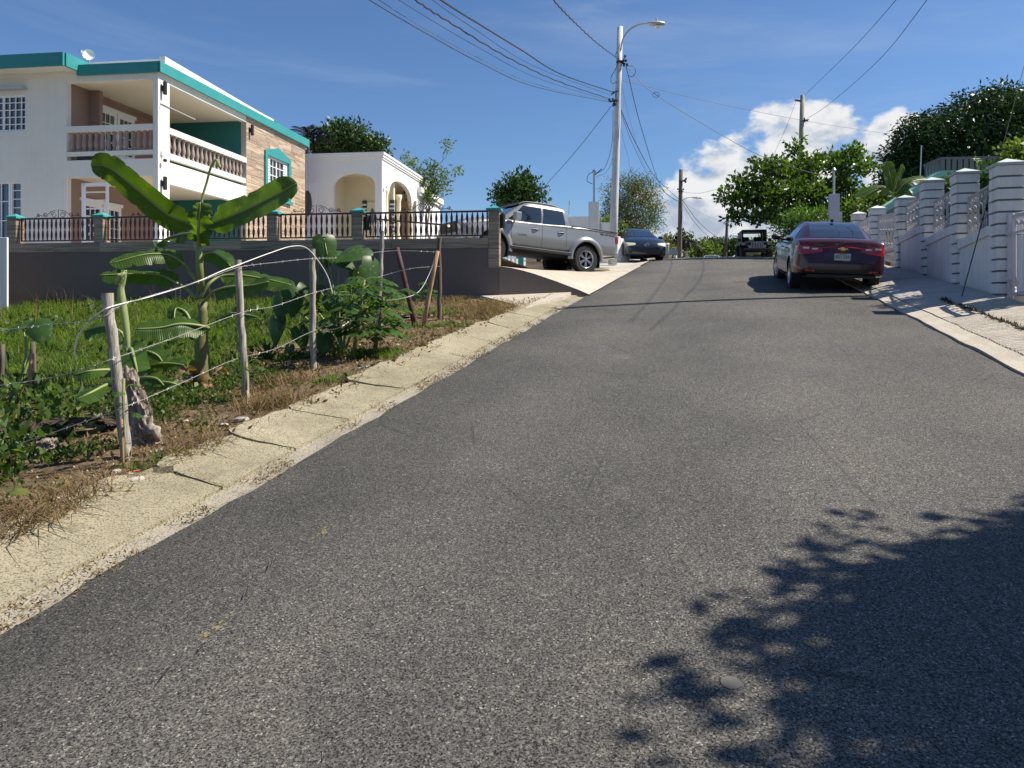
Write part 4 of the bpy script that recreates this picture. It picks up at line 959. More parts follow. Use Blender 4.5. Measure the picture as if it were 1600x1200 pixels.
# ------------------------------------------------------------------ vehicles
def pch(xs, ys):
    xs = np.array(xs, float); ys = np.array(ys, float); hh = np.diff(xs); d = np.diff(ys)/hh; m = np.zeros(len(xs))
    for i in range(1, len(xs)-1):
        if d[i-1]*d[i] > 0: m[i] = 2*d[i-1]*d[i]/(d[i-1]+d[i])
    m[0], m[-1] = d[0], d[-1]
    def f(x):
        i = min(max(np.searchsorted(xs, x)-1, 0), len(xs)-2); t = min(max((x-xs[i])/hh[i], 0), 1)
        return ys[i]*(1+2*t)*(1-t)**2+m[i]*hh[i]*t*(1-t)**2+ys[i+1]*t*t*(3-2*t)+m[i+1]*hh[i]*t*t*(t-1)
    return f
class Shell:                                                     # x runs from tail (0) to nose; half sections
    def __init__(s, x, **k): s.f = {n: pch(x, v) for n, v in k.items()}; s.x0, s.x1 = x[0], x[-1]
    def ring(s, x, n=5):
        f = {k: v(x) for k, v in s.f.items()}
        zb, zt, w, zm, zs, wt, cr = f['zb'], f['zt'], f['w'], f['zm'], f['zs'], f['wt'], f['cr']
        c = [(0, zb), (w*.80, zb), (w*.95, zb+.03), (w*.985, zb+(zm-zb)*.45), (w, zm), (w*.985, (zm+zs)/2), (w*.965, zs), (wt, zt), (wt*.6, zt+cr*.7), (0, zt+cr)]
        return [(p.x, p.y) for p in bez([(a, b, 0) for a, b in c], n)]
    def Y(s, x, z):
        r = s.ring(x); best = 0
        pts = [p for p in r if p[0] > .02]
        for (a, b), (c, d) in zip(pts[:-1], pts[1:]):
            if (b-z)*(d-z) <= 0 and abs(d-b) > 1e-6: best = max(best, a+(c-a)*(z-b)/(d-b))
        return best
    def end(s, y, z, rear=True, step=.01):                       # where the tail or nose surface is
        k = 0
        while k < .9:
            x = s.x0+k if rear else s.x1-k
            if s.Y(x, z) >= abs(y): return x
            k += step
        return s.x0+.9 if rear else s.x1-.9
    def mb(s, n=64):
        X = [s.x0+(s.x1-s.x0)*(.5-.5*math.cos(math.pi*i/n)) for i in range(n+1)]; m = MB(); rows = []
        for x in X:
            r = s.ring(x); rows.append([(x, y, z) for y, z in r]+[(x, -y, z) for y, z in r[-2:0:-1]])
        k = len(rows[0]); vs = [p for r in rows for p in r]
        fs = [(i*k+j, i*k+(j+1) % k, (i+1)*k+(j+1) % k, (i+1)*k+j) for i in range(n) for j in range(k)]
        fs += [tuple(range(k)), tuple(range(n*k, (n+1)*k))]
        return m.add(vs, fs)
def cut_wheels(mb, mat, wells, r, wi, name):
    b = mb.mesh(name, mat, smooth=True); o = bpy.data.objects.new(name, b); COL.objects.link(o); tmp = []
    for x, y in wells:
        c = MB().lathe([(r, y-wi), (r, y+wi)], 28, Matrix.Translation((x, 0, r*.86)), axis='y').mesh('cut', M['black'])
        co_ = bpy.data.objects.new('cut', c); COL.objects.link(co_); tmp.append(co_)
        m = o.modifiers.new('b', 'BOOLEAN'); m.operation = 'DIFFERENCE'; m.object = co_; m.solver = 'EXACT'
        try: m.material_mode = 'TRANSFER'
        except Exception: pass
    dg = bpy.context.evaluated_depsgraph_get(); dg.update()
    me = bpy.data.meshes.new_from_object(o.evaluated_get(dg)); me.name = name
    bpy.data.objects.remove(o)
    for c in tmp: bpy.data.objects.remove(c)
    me.set_sharp_from_angle(angle=math.radians(38))
    return me
def patch(fn, us_, vs2, nu=8, nv=6, th=.008):
    rows = [[Vector(fn(us_[0]+(us_[1]-us_[0])*i/nu, vs2[0]+(vs2[1]-vs2[0])*j/nv)) for j in range(nv+1)] for i in range(nu+1)]
    return MB().grid(rows)
def wheel(root, x, y, z, r, wd, spokes, alloy, out, steer=0, rimr=.66, seed=0):
    s = 1 if y > 0 else -1
    Mx = Matrix.Translation((x, y, z)) @ Matrix.Rotation(steer, 4, 'Z')
    prof = [(r*rimr, -wd/2), (r*.93, -wd/2), (r*.985, -wd*.42), (r, -wd*.3), (r, wd*.3), (r*.985, wd*.42), (r*.93, wd/2), (r*rimr, wd/2)]
    t = MB().lathe(prof, 30, Mx, axis='y', cap=False)
    nt_ = 26
    for k in range(nt_):
        for a0, a1 in ((-.42, -.06), (.06, .42)):
            th = 2*math.pi*(k+(.5 if a0 > 0 else 0))/nt_; T = Mx @ Matrix.Rotation(th, 4, 'Y')
            t.box(-r*.085, r*.085, wd*a0, wd*a1, r*.985, r*1.015, T)
    w = t.build('wheel', M['rubber'], root, auto=35)
    MB().lathe([(r*rimr, wd*.40*s), (r*(rimr+.02), wd*.49*s), (r*(rimr-.03), wd*.5*s), (r*(rimr-.05), wd*.3*s)], 28, Mx, axis='y', cap=False).build('rim', alloy, w, smooth=True)
    MB().lathe([(.001, wd*.12*s), (r*(rimr-.02), wd*.12*s)], 24, Mx, axis='y').build('rim_back', M['black'], w)
    mb = MB()
    for k in range(spokes):
        for d in (-.13, .13):
            th = 2*math.pi*k/spokes+d; T = Mx @ Matrix.Rotation(th, 4, 'Y')
            a = r*.028; mb.add([T @ Vector(q) for q in ((-a, wd*.40*s, r*.1), (a, wd*.40*s, r*.1), (a*1.2, wd*.44*s, r*(rimr-.03)), (-a*1.2, wd*.44*s, r*(rimr-.03)), (-a, wd*.25*s, r*.1), (a, wd*.25*s, r*.1), (a*1.2, wd*.28*s, r*(rimr-.03)), (-a*1.2, wd*.28*s, r*(rimr-.03)))], [(0, 1, 2, 3), (0, 3, 7, 4), (1, 5, 6, 2), (4, 7, 6, 5)])
    mb.build('spokes', alloy, w)
    MB().lathe([(.001, wd*.46*s), (r*.11, wd*.44*s), (r*.13, wd*.3*s)], 14, Mx, axis='y').build('hub_cap', alloy, w)
    return w
def text(s, size, Mx, mat, parent, name='lettering', ext=.002):
    c = bpy.data.curves.new(name, 'FONT'); c.body = s; c.size = size; c.extrude = ext; c.align_x = 'CENTER'; c.align_y = 'CENTER'; c.resolution_u = 2
    o = bpy.data.objects.new(name, c); COL.objects.link(o)
    dg = bpy.context.evaluated_depsgraph_get(); me = bpy.data.meshes.new_from_object(o.evaluated_get(dg)); bpy.data.objects.remove(o)
    me.transform(Mx); me.materials.clear(); me.materials.append(mat); q = bpy.data.objects.new(name, me); return link(q, parent)
def carpaint(name, col, flake=.4):
    return pm(name, col, .30, flake, var=.03, bump=0, coat=1)
def cabin_glass(cb, root, body_gap, side, off=.006, glass='dglass'):
    g = M[glass]
    for s in (-1, 1):
        for x0b, x0t, x1b, x1t, z0, z1 in side:
            def fn(a, b, s=s):
                z = z0+(z1-z0)*b; x = (x0b+(x0t-x0b)*b)*(1-a)+(x1b+(x1t-x1b)*b)*a
                return (x, s*(cb.Y(x, z)+off), z)
            patch(fn, (0, 1), (0, 1), 10, 6).build('side_window', g, root, smooth=True, fix=False)

def vehicle_frame(name, p, heading, pitch, roll, label, cat, scale=1):
    o = bpy.data.objects.new(name, None); COL.objects.link(o); o.empty_display_size = .3
    o.location = p; hd = math.atan2(heading[1], heading[0])
    o.rotation_mode = 'XYZ'; o.rotation_euler = (roll, -pitch, hd); o.scale = (scale,)*3
    return tag(o, label, cat)

# ---- maroon sedan (tail towards us)
PM = pm('maroon_paint', (.050, .006, .011), .28, .25, var=.03, bump=0, coat=.6)
hd = Vector((math.sin(math.radians(14.2)), math.cos(math.radians(14.2)), 0)); rt = Vector((hd.y, -hd.x, 0))
ra = Vector((7.07, 16.3, 0)); tail = ra-hd*1.02
zt_ = (h(uv(ra.x, ra.y)[0]))+.03
sed = vehicle_frame('sedan', (tail.x, tail.y, zt_-.14), hd, math.atan(.106), math.radians(2.6), 'maroon four-door sedan parked half on the pavement, tail to us', 'car')
bodyS = Shell([0, .08, .22, .5, 1.0, 1.6, 2.6, 3.6, 4.2, 4.6, 4.82, 4.92],
    zb=[.40, .35, .31, .29, .25, .22, .21, .21, .21, .22, .26, .34], zt=[.60, .78, 1.045, 1.085, 1.07, 1.00, .96, .96, .93, .84, .74, .60],
    w=[.66, .78, .855, .905, .925, .925, .92, .925, .915, .86, .76, .60], zm=[.46, .48, .52, .55, .56, .55, .55, .55, .55, .53, .50, .47],
    zs=[.56, .74, .985, 1.0, .96, .90, .88, .88, .85, .76, .67, .56], wt=[.58, .69, .775, .79, .78, .80, .82, .80, .74, .66, .58, .48], cr=[.02, .03, .035, .035, .035, .03, .03, .05, .06, .06, .04, .02])
cabS = Shell([.52, .75, 1.1, 1.5, 2.0, 2.6, 3.0, 3.35, 3.72],
    zb=[.9]*9, zt=[1.04, 1.135, 1.275, 1.385, 1.425, 1.415, 1.345, 1.19, .99], w=[.70, .755, .80, .83, .845, .85, .845, .82, .75],
    zm=[.93, .95, .96, .96, .96, .96, .95, .95, .93], zs=[.98, 1.03, 1.08, 1.12, 1.13, 1.12, 1.08, 1.03, .96], wt=[.60, .585, .57, .56, .56, .565, .575, .60, .62], cr=[.02, .03, .035, .04, .045, .045, .04, .035, .02])
rw = .345
link(bpy.data.objects.new('body', cut_wheels(bodyS.mb(), PM, [(1.02, .85), (1.02, -.85), (3.85, .85), (3.85, -.85)], .375, .16, 'sedan_body')), sed)
cabS.mb(48).build('cabin', PM, sed, auto=40)
def top_patch(sh, x0, x1, q0, q1, off, nx=10, nq=12):            # glass on the upper surface between two stations
    rows = []
    for i in range(nx+1):
        r = []
        for j in range(nq+1):
            t = j/nq; x = x0+(x1-x0)*i/nx; f = sh.f; wt = f['wt'](x); lim = q0+(q1-q0)*i/nx; y = (2*t-1)*lim*wt
            rr = [p for p in sh.ring(x)]; z = max(b+(d-b)*((abs(y)-a)/(c-a) if abs(c-a) > 1e-9 else 0) for (a, b), (c, d) in zip(rr[:-1], rr[1:]) if (a-abs(y))*(c-abs(y)) <= 1e-12 and b > f['zs'](x)-.02)
            r.append(Vector((x, y, z)))
        rows.append(r)
    m = MB()
    nn = []
    for i in range(nx+1):
        q = []
        for j in range(nq+1):
            a = rows[min(i+1, nx)][j]-rows[max(i-1, 0)][j]; b = rows[i][min(j+1, nq)]-rows[i][max(j-1, 0)]; n_ = a.cross(b).normalized()
            q.append(rows[i][j]+(n_ if n_.z > 0 else -n_)*off)
        nn.append(q)
    return m.grid(nn)
top_patch(cabS, .66, 1.42, .93, .90, .006).build('rear_window', M['dglass'], sed, smooth=True, fix=False)
top_patch(cabS, 2.78, 3.55, .90, .95, .006).build('windscreen', M['dglass'], sed, smooth=True, fix=False)
cabin_glass(cabS, sed, 0, [(1.12, 1.42, 2.05, 2.05, 1.0, 1.31), (2.11, 2.11, 3.18, 2.80, .99, 1.32)])
for s in (-1, 1):                                                # chrome window line
    def fn(a, b, s=s):
        x = 1.02+2.2*a; z = .975+.012*b+.0; return (x, s*(cabS.Y(x, z)+.012), z)
    patch(fn, (0, 1), (0, 1), 14, 1).build('window_trim', M['chrome'], sed, fix=False)
for x, y in ((1.02, .79), (1.02, -.79), (3.85, .79), (3.85, -.79)): wheel(sed, x, y, rw-.045, rw, .22, 5, M['alloy'], 1, steer=(.12 if x > 3 else 0))
rear = lambda y, z, off: (bodyS.end(y, z)-off, y, z)
def rp(y0, y1, z0, z1, off, name, mat, nu=10, nv=3, zc=None):
    def fn(a, b):
        y = y0+(y1-y0)*a; lo = z0(a) if callable(z0) else z0; hi = z1(a) if callable(z1) else z1; return rear(y, lo+(hi-lo)*b, off)
    return patch(fn, (0, 1), (0, 1), nu, nv).build(name, mat, sed, smooth=True, fix=False)
for s in (-1, 1):
    tl_ = rp(s*.84, s*.38, lambda a: .765+.07*a**2, lambda a: .955-.05*a**2, .012, 'tail_light', M['red'])
    def fn2(a, b, s=s): 
        y = s*(.76-.12*a); z = .885+.035*b; return rear(y, z, .018)
    patch(fn2, (0, 1), (0, 1), 5, 2).build('reverse_lens', M['clear'], tl_, smooth=True, fix=False)
    def fn3(a, b, s=s):
        y = s*(.58-.12*a); z = .870+.030*b; return rear(y, z, .018)
    patch(fn3, (0, 1), (0, 1), 5, 2).build('reverse_lens', M['clear'], tl_, smooth=True, fix=False)
    def fs(a, b, s=s): x = .12+.30*a; z = .79+.04*a+(.15-.05*a)*b; return (x, s*(bodyS.Y(x, z)+.008), z)
    patch(fs, (0, 1), (0, 1), 5, 3).build('tail_light', M['red'], sed, smooth=True, fix=False)
    rp(s*.70, s*.52, .415, .45, .016, 'reflector', M['red'], 4, 1)
rp(-.70, .70, 1.0, 1.03, .03, 'boot_lip', PM, 20, 2)
rp(-.66, .66, .592, .606, .004, 'boot_gap', M['black'], 20, 1)
rp(-.74, .74, .35, .46, .012, 'lower_bumper', M['black'], 20, 3)
MB().box(-.0, .5, -.66, .66, .30, .36).build('underside', M['black'], sed)
M['maroon_shade'] = carpaint('shaded_maroon', (.03, .005, .009), .3)
rp(-.36, .36, .665, .80, .010, 'plate_shade', M['maroon_shade'], 12, 3)  # surface patch with the shade of a plate recess put into its colour
px_ = min(bodyS.end(0, .68), bodyS.end(0, .79))-.028
pl = MB().box(px_, px_+.012, -.155, .155, .66, .80).build('number_plate', M['plate'], sed)
RT = lambda x, y, z: Matrix.Translation((x, y, z)) @ Matrix.Rotation(-math.pi/2, 4, 'Z') @ Matrix.Rotation(math.pi/2, 4, 'X')
text('JSU 220', .085, RT(px_-.002, 0, .733), M['plateink'], pl)
text('PUERTO RICO', .022, RT(px_-.002, 0, .787), M['plateink'], pl)
xe = bodyS.end(0, .90)-.016
em = MB(); em.prism([(-.10, -.012), (-.045, -.012), (-.045, -.034), (.035, -.034), (.035, -.012), (.09, -.012), (.10, .012), (.045, .012), (.045, .034), (-.035, .034), (-.035, .012), (-.09, .012)], 0, .014, lambda a, b, d: Vector((xe-.006+d, a, .90+b))); em.build('emblem', M['gold'], sed, fix=False)
text('MALIBU', .042, RT(bodyS.end(.46, .965)-.012, .46, .968), M['chrome'], sed); text('LT', .042, RT(bodyS.end(-.52, .96)-.012, -.52, .965), M['chrome'], sed)
MB().prism([(1.45, 1.44), (1.62, 1.47), (1.55, 1.53), (1.47, 1.51)], -.025, .025, lambda a, b, d: Vector((a, d, b))).build('roof_antenna', M['black'], sed, fix=False)
for s in (-1, 1):
    MB().tube([(2.98, s*.84, 1.0), (3.0, s*.93, 1.03)], .03, 6).lathe([(.03, -.11), (.09, -.09), (.10, .05), (.05, .11)], 10, Matrix.Translation((3.02, s*1.02, 1.06)) @ Matrix.Diagonal((.8, 1, .75, 1)), axis='y').build('wing_mirror', M['black'], sed, smooth=True)
    for x in (1.62, 2.55): MB().tube(bez([(x-.11, s*(bodyS.Y(x-.11, .84)+.004), .84), (x, s*(bodyS.Y(x, .84)+.04), .845), (x+.11, s*(bodyS.Y(x+.11, .84)+.004), .85)], 4), .013, 6).build('door_handle', PM, sed)
    for x in (1.36, 2.08, 3.2):
        def fn(a, b, s=s, x=x): z = .3+.62*b; xx = x+.006*a+.03*(b-.5); return (xx, s*(bodyS.Y(xx, z)+.003), z)
        patch(fn, (0, 1), (0, 1), 1, 8).build('door_gap', M['black'], sed, fix=False)
    def fn(a, b, s=s): x = 1.4+2.05*a; z = .20+.05*b; return (x, s*(bodyS.Y(x, z+.04)+.012), z)
    patch(fn, (0, 1), (0, 1), 8, 1).build('sill', M['black'], sed, fix=False)

# ---- silver pickup, nose to the left
PS = carpaint('silver_paint', (.225, .23, .23), .2)
rear_ax, front_ax = Vector((2.17, 22.5, 2.46)), Vector((-.46, 21.0, 2.68))
d_ = front_ax-rear_ax; wb = d_.length; sc_ = wb/3.236*1.065; hdv = Vector((d_.x, d_.y, 0)).normalized()
# those two points are the near-side tyres: shift to the centre line
lf = Vector((-hdv.y, hdv.x, 0)); ctr = rear_ax-lf*.80*sc_; tl0 = ctr-hdv*1.17*sc_
pk_ = vehicle_frame('pickup_truck', (tl0.x, tl0.y, rear_ax.z-1.17*sc_*d_.z/wb), hdv, math.atan2(d_.z, Vector((d_.x, d_.y, 0)).length), 0, 'silver crew-cab pickup truck parked nose-in on the driveway', 'pickup truck', sc_)
tb = Shell([0, .05, .15, .6, 1.2, 1.9, 2.6, 3.6, 4.0, 4.6, 5.05, 5.25, 5.38],
    zb=[0.718, 0.654, 0.611, 0.611, 0.611, 0.590, 0.569, 0.569, 0.590, 0.590, 0.611, 0.654, 0.718], zt=[1.307, 1.328, 1.339, 1.350, 1.360, 1.360, 1.328, 1.302, 1.302, 1.275, 1.200, 1.125, 1.018],
    w=[.87, .91, .925, .93, .93, .92, .92, .92, .93, .935, .92, .87, .76], zm=[0.911, 0.911, 0.911, 0.911, 0.911, 0.911, 0.911, 0.911, 0.911, 0.911, 0.911, 0.911, 0.911], zs=[1.253, 1.275, 1.285, 1.296, 1.296, 1.264, 1.232, 1.211, 1.211, 1.179, 1.104, 1.039, 0.954],
    wt=[.83, .86, .87, .88, .88, .86, .85, .83, .82, .79, .76, .70, .62], cr=[.0, .0, .0, .0, .0, .01, .02, .03, .05, .06, .05, .04, .03])
tcab = Shell([1.78, 1.84, 1.95, 2.2, 2.9, 3.15, 3.45, 3.85, 4.18],
    zb=[1.18]*9, zt=[1.275, 1.66, 1.862, 1.895, 1.90, 1.885, 1.79, 1.53, 1.275], w=[.82, .84, .85, .855, .855, .85, .845, .83, .80],
    zm=[1.23, 1.27, 1.30, 1.30, 1.30, 1.30, 1.29, 1.28, 1.23], zs=[1.255, 1.46, 1.56, 1.59, 1.59, 1.58, 1.53, 1.42, 1.255], wt=[.77, .735, .705, .695, .695, .695, .70, .715, .735], cr=[.01, .015, .02, .025, .025, .025, .02, .02, .015])
tr_ = .425
TZ = lambda z: z*1.07+.055
link(bpy.data.objects.new('body', cut_wheels(tb.mb(), PS, [(1.17, .88), (1.17, -.88), (4.41, .88), (4.41, -.88)], .52, .2, 'pickup_body')), pk_)
tcab.mb(48).build('cab', PS, pk_, auto=40)
MB().box(.08, 1.74, -.80, .80, 1.345, 1.375).build('bed_cover', M['black'], pk_)
MB().box(.03, 1.76, .82, .90, 1.35, 1.385).box(.03, 1.76, -.90, -.82, 1.35, 1.385).build('bed_rail', M['black'], pk_)
MB().box(1.755, 1.785, -.88, .88, .8, 1.33).build('bed_gap', M['black'], pk_)
top_patch(tcab, 3.42, 4.08, .93, .96, .006).build('windscreen', M['dglass'], pk_, smooth=True, fix=False)
cabin_glass(tcab, pk_, 0, [(1.95, 2.03, 2.75, 2.73, 1.335, 1.79), (2.82, 2.80, 3.90, 3.40, 1.335, 1.79)], .008)
for s in (-1, 1):
    for cx in (1.17, 4.41):                                      # flared arches
        pts = [(cx+.50*math.cos(a), s*(tb.Y(cx+.50*math.cos(a), .40+.50*math.sin(a)) if .40+.50*math.sin(a) > .58 else .90), .40+.50*math.sin(a)) for a in np.linspace(-.05, math.pi+.05, 21)]
        rows = [[Vector((cx+r*math.cos(a), s*(max(tb.Y(cx+r*math.cos(a), max(.68, .45+r*math.sin(a))), .86)+o_), .45+r*math.sin(a))) for a in np.linspace(-.12, math.pi+.12, 25)] for r, o_ in ((.515, -.03), (.515, .06), (.55, .065), (.60, .05), (.66, .002))]
        MB().grid(rows).build('fender_flare', PS, pk_, smooth=True, fix=False)
        MB().box(cx-.52, cx-.49, s*.72-.14, s*.72+.2*s if s > 0 else s*.72+.14, .22, .66).build('mud_flap', M['black'], pk_)
    MB().box(1.75, 3.88, s*.84-.08, s*.84+.14, .47, .57).build('running_board', M['black'], pk_, bevel=.02)
    MB().box(1.7, 3.9, s*.75-.05, s*.75+.08, .57, .62).build('sill', M['black'], pk_)
    for x in (1.92, 2.78, 3.83):
        def fn(a, b, s=s, x=x): z = .63+.68*b; xx = x+.008*a; return (xx, s*(tb.Y(xx, z)+.003), z)
        patch(fn, (0, 1), (0, 1), 1, 8).build('door_gap', M['black'], pk_, fix=False)
    for x in (2.12, 3.02):
        MB().tube(bez([(x-.11, s*(tb.Y(x-.11, 1.13)+.004), 1.13), (x, s*(tb.Y(x, 1.13)+.05), 1.135), (x+.11, s*(tb.Y(x+.11, 1.13)+.004), 1.14)], 4), .018, 6).build('door_handle', M['chrome'], pk_)
        MB().lathe([(.001, 0), (.06, .0), (.055, .008)], 12, Matrix.Translation((x, s*(tb.Y(x, 1.13)+.002), 1.13)) @ Matrix.Diagonal((1.7, s, .8, 1)), axis='y').build('handle_cup', M['darkmetal'], pk_)
    MB().tube([(3.68, s*.85, 1.34), (3.7, s*.97, 1.36)], .03, 6).box(3.66, 3.84, s*1.05-.1, s*1.05+.1, 1.29, 1.52).build('wing_mirror', PS, pk_, bevel=.04)
    mb = MB().box(-.012, .07, s*.89-.05, s*.89+.035, 1.02, 1.24); mb.build('tail_light', M['red'], pk_)
    MB().tube(bez([(2.05, s*.60, 1.90), (2.3, s*.60, 1.955), (2.9, s*.60, 1.955), (3.3, s*.60, 1.92), (3.48, s*.61, 1.83)], 5), .022, 6).build('roof_rail', M['black'], pk_)
    def fn(a, b, s=s): x = .98-.0+ .16*a; z = 1.0+.12*b; return (x-.45, s*(tb.Y(x-.45, z)+.004), z)
    MB().box(5.14, 5.30, s*.70-.16, s*.70+.12, .94, 1.11).build('headlamp', M['clear'], pk_, bevel=.03)
MB().prism([(2.2, 1.93), (3.42, 1.88), (3.52, 1.82), (3.30, 1.96), (2.3, 1.965)], -.54, .54, lambda a, b, d: Vector((a, d, b))).build('roof_rack', M['black'], pk_, fix=False)
MB().box(-.10, .06, -.80, .80, .58, .78).build('rear_bumper', PS, pk_, bevel=.03)
MB().box(5.2, 5.43, -.82, .82, .56, .80).build('front_bumper', PS, pk_, bevel=.05)
MB().box(5.30, 5.40, -.52, .52, .78, 1.12).build('grille', M['black'], pk_, bevel=.03)
for j in range(8): MB().box(5.40, 5.412, -.46, .46, .81+j*.037, .825+j*.037).build('grille_bar', M['darkmetal'], pk_)
MB().lathe([(.001, .02), (.09, .015), (.09, .0)], 16, Matrix.Translation((5.40, 0, .97)) @ Matrix.Diagonal((1, 1.5, 1, 1)), axis='x').build('emblem', M['chrome'], pk_)
LT = lambda x, y, z: Matrix.Translation((x, y, z)) @ Matrix.Rotation(math.pi, 4, 'Z') @ Matrix.Rotation(math.pi/2, 4, 'X')
text('TACOMA', .075, LT(3.45, tb.Y(3.45, .92)+.006, .92), M['chrome'], pk_); text('TRD OFF ROAD', .085, LT(.40, tb.Y(.40, 1.25)+.006, 1.25), M['darkmetal'], pk_)
for x, y in ((1.17, .80), (1.17, -.80), (4.41, .80), (4.41, -.80)): wheel(pk_, x, y, tr_, tr_, .27, 6, M['alloy'] if True else 0, 1, rimr=.63)
MB().box(.4, 4.9, -.55, .55, .42, .62).build('chassis', M['black'], pk_)
MB().lathe([(.06, -.75), (.06, -.12), (.14, -.08), (.14, .08), (.06, .12), (.06, .75)], 10, Matrix.Translation((1.17, 0, .425)), axis='y').build('rear_axle', M['black'], pk_)

# ---- navy hatchback facing us beyond the driveway
PN = carpaint('navy_paint', (.006, .010, .028), .3)
q = P(1003, 409, 31.0); q.z = 3.27
hd2 = Vector((.06, -1, 0)).normalized(); t2 = q-hd2*3.9
hb_ = vehicle_frame('hatchback', (t2.x, t2.y, q.z+.10), hd2, math.atan(-.03), -.01, 'dark navy hatchback facing us beyond the lamp pole', 'car', 1.05)
hs = Shell([0, .1, .3, .8, 1.8, 2.8, 3.4, 3.9, 4.25, 4.42, 4.5], zb=[.36, .26, .22, .2, .19, .19, .19, .20, .22, .26, .36], zt=[.70, .95, 1.02, 1.0, .96, .97, .96, .90, .80, .70, .58],
    w=[.68, .80, .85, .875, .88, .88, .88, .875, .84, .76, .62], zm=[.5]*11, zs=[.64, .86, .92, .92, .88, .88, .87, .82, .73, .64, .54], wt=[.6, .68, .72, .76, .78, .78, .76, .72, .66, .58, .50], cr=[.02, .03, .03, .03, .03, .04, .06, .07, .06, .05, .03])
hc_ = Shell([.12, .4, .8, 1.4, 2.1, 2.5, 2.85, 3.25, 3.55], zb=[.9]*9, zt=[1.0, 1.22, 1.37, 1.42, 1.425, 1.38, 1.27, 1.10, .98], w=[.68, .74, .77, .80, .81, .81, .80, .78, .74], zm=[.93, .95, .96, .96, .96, .96, .96, .95, .93], zs=[.96, 1.05, 1.10, 1.12, 1.12, 1.11, 1.07, 1.01, .95], wt=[.62, .58, .56, .55, .55, .555, .565, .60, .64], cr=[.02, .03, .04, .04, .04, .04, .04, .03, .02])
link(bpy.data.objects.new('body', cut_wheels(hs.mb(), PN, [(.85, .8), (.85, -.8), (3.5, .8), (3.5, -.8)], .36, .16, 'hatch_body')), hb_)
hc_.mb(40).build('cabin', PN, hb_, auto=40)
top_patch(hc_, 2.45, 3.42, .93, .97, .006).build('windscreen', M['dglass'], hb_, smooth=True, fix=False)
cabin_glass(hc_, hb_, 0, [(.75, .95, 1.65, 1.65, .99, 1.31), (1.71, 1.71, 3.0, 2.55, .99, 1.31)])
for x, y in ((.85, .76), (.85, -.76), (3.5, .76), (3.5, -.76)): wheel(hb_, x, y, .315, .315, .2, 5, M['alloy'], 1)
fr = lambda y, z, off: (hs.end(y, z, False)+off, y, z)
for s in (-1, 1):
    def fn(a, b, s=s): y = s*(.80-.36*a); z = .60+.05*a+(.16-.08*a)*b; return fr(y, z, .012)
    patch(fn, (0, 1), (0, 1), 8, 3).build('headlamp', M['amber'], hb_, smooth=True, fix=False)
    def fn(a, b, s=s): y = s*(.74-.16*a); z = .30+.14*b; return fr(y, z, .012)
    patch(fn, (0, 1), (0, 1), 4, 2).build('fog_recess', M['black'], hb_, fix=False)
    MB().tube([(2.9, s*.80, .98), (2.92, s*.88, 1.0)], .03, 6).lathe([(.03, -.10), (.085, -.08), (.09, .05), (.04, .10)], 10, Matrix.Translation((2.94, s*.96, 1.03)) @ Matrix.Diagonal((.8, 1, .75, 1)), axis='y').build('wing_mirror', PN, hb_, smooth=True)
def fn(a, b): y = -.52+1.04*a; z = .44-.10*(1-(2*a-1)**2)+(.18-.02*(2*a-1)**2)*b; return fr(y, z, .012)
patch(fn, (0, 1), (0, 1), 14, 3).build('grille', M['black'], hb_, smooth=True, fix=False)
def fn(a, b): y = -.42+.84*a; z = .405+.07*b; return fr(y, z, .02)
patch(fn, (0, 1), (0, 1), 10, 1).build('number_plate_bar', M['darkmetal'], hb_, fix=False)
xe = hs.end(0, .66, False)
MB().tube([(xe+.02, .085*math.cos(a), .66+.065*math.sin(a)) for a in np.linspace(0, 6.3, 18)], .008, 5).tube([(xe+.02, -.07, .685), (xe+.02, -.03, .69), (xe+.02, 0, .64), (xe+.02, .03, .69), (xe+.02, .07, .685)], .008, 5).build('emblem', M['chrome'], hb_)
MB().box(2.6, 2.62, -.06, .04, 1.30, 1.33).build('windscreen_sticker', M['frame'], hb_)

# ---- black jeep at the crest
PB = pm('black_car_paint', (.004, .004, .005), .5, bump=0, coat=.15, spec=.3)
q = P(1183, 404, 42); q.z = h(uv(q.x, q.y)[0])+.02; hd3 = Vector((-.20, -1, 0)).normalized(); t3 = q-hd3*3.6
jp = vehicle_frame('jeep', (t3.x, t3.y, q.z), hd3, 0, 0, 'black open-fendered jeep parked at the crest under the bushes', 'car')
MB().box(.1, 2.4, -.72, .72, .50, 1.10).build('tub', PB, jp, bevel=.04)
MB().prism([(2.4, .55), (3.65, .62), (3.65, 1.06), (2.4, 1.14)], -.58, .58, lambda a, b, d: Vector((a, d*(1-.12*(a-2.4)/1.2), b))).build('bonnet', PB, jp, fix=False)
mb = MB().box(2.28, 2.36, -.70, -.62, 1.10, 1.76).box(2.28, 2.36, .62, .70, 1.10, 1.76).box(2.28, 2.36, -.62, .62, 1.68, 1.76).box(2.28, 2.36, -.62, .62, 1.10, 1.18); mb.build('windscreen_frame', PB, jp)
M['paleglass'] = pm('clear_windscreen', (.30, .36, .38), .05, coat=1, bump=0)
mg, tg_, bg_, og_ = nt('see_through_glass'); bg_.inputs['Base Color'].default_value = (.8, .9, .9, 1); bg_.inputs['Transmission Weight'].default_value = 1; bg_.inputs['Roughness'].default_value = .02; bg_.inputs['IOR'].default_value = 1.05
MB().box(2.31, 2.33, -.62, .62, 1.18, 1.68).build('windscreen', mg, jp)
MB().box(.1, 2.36, -.70, .70, 1.77, 1.83).build('soft_top', M['black'], jp, bevel=.02)
for s in (-1, 1): MB().box(.1, 2.26, s*.70-.01, s*.70+.01, 1.10, 1.77).build('soft_side', M['black'], jp)
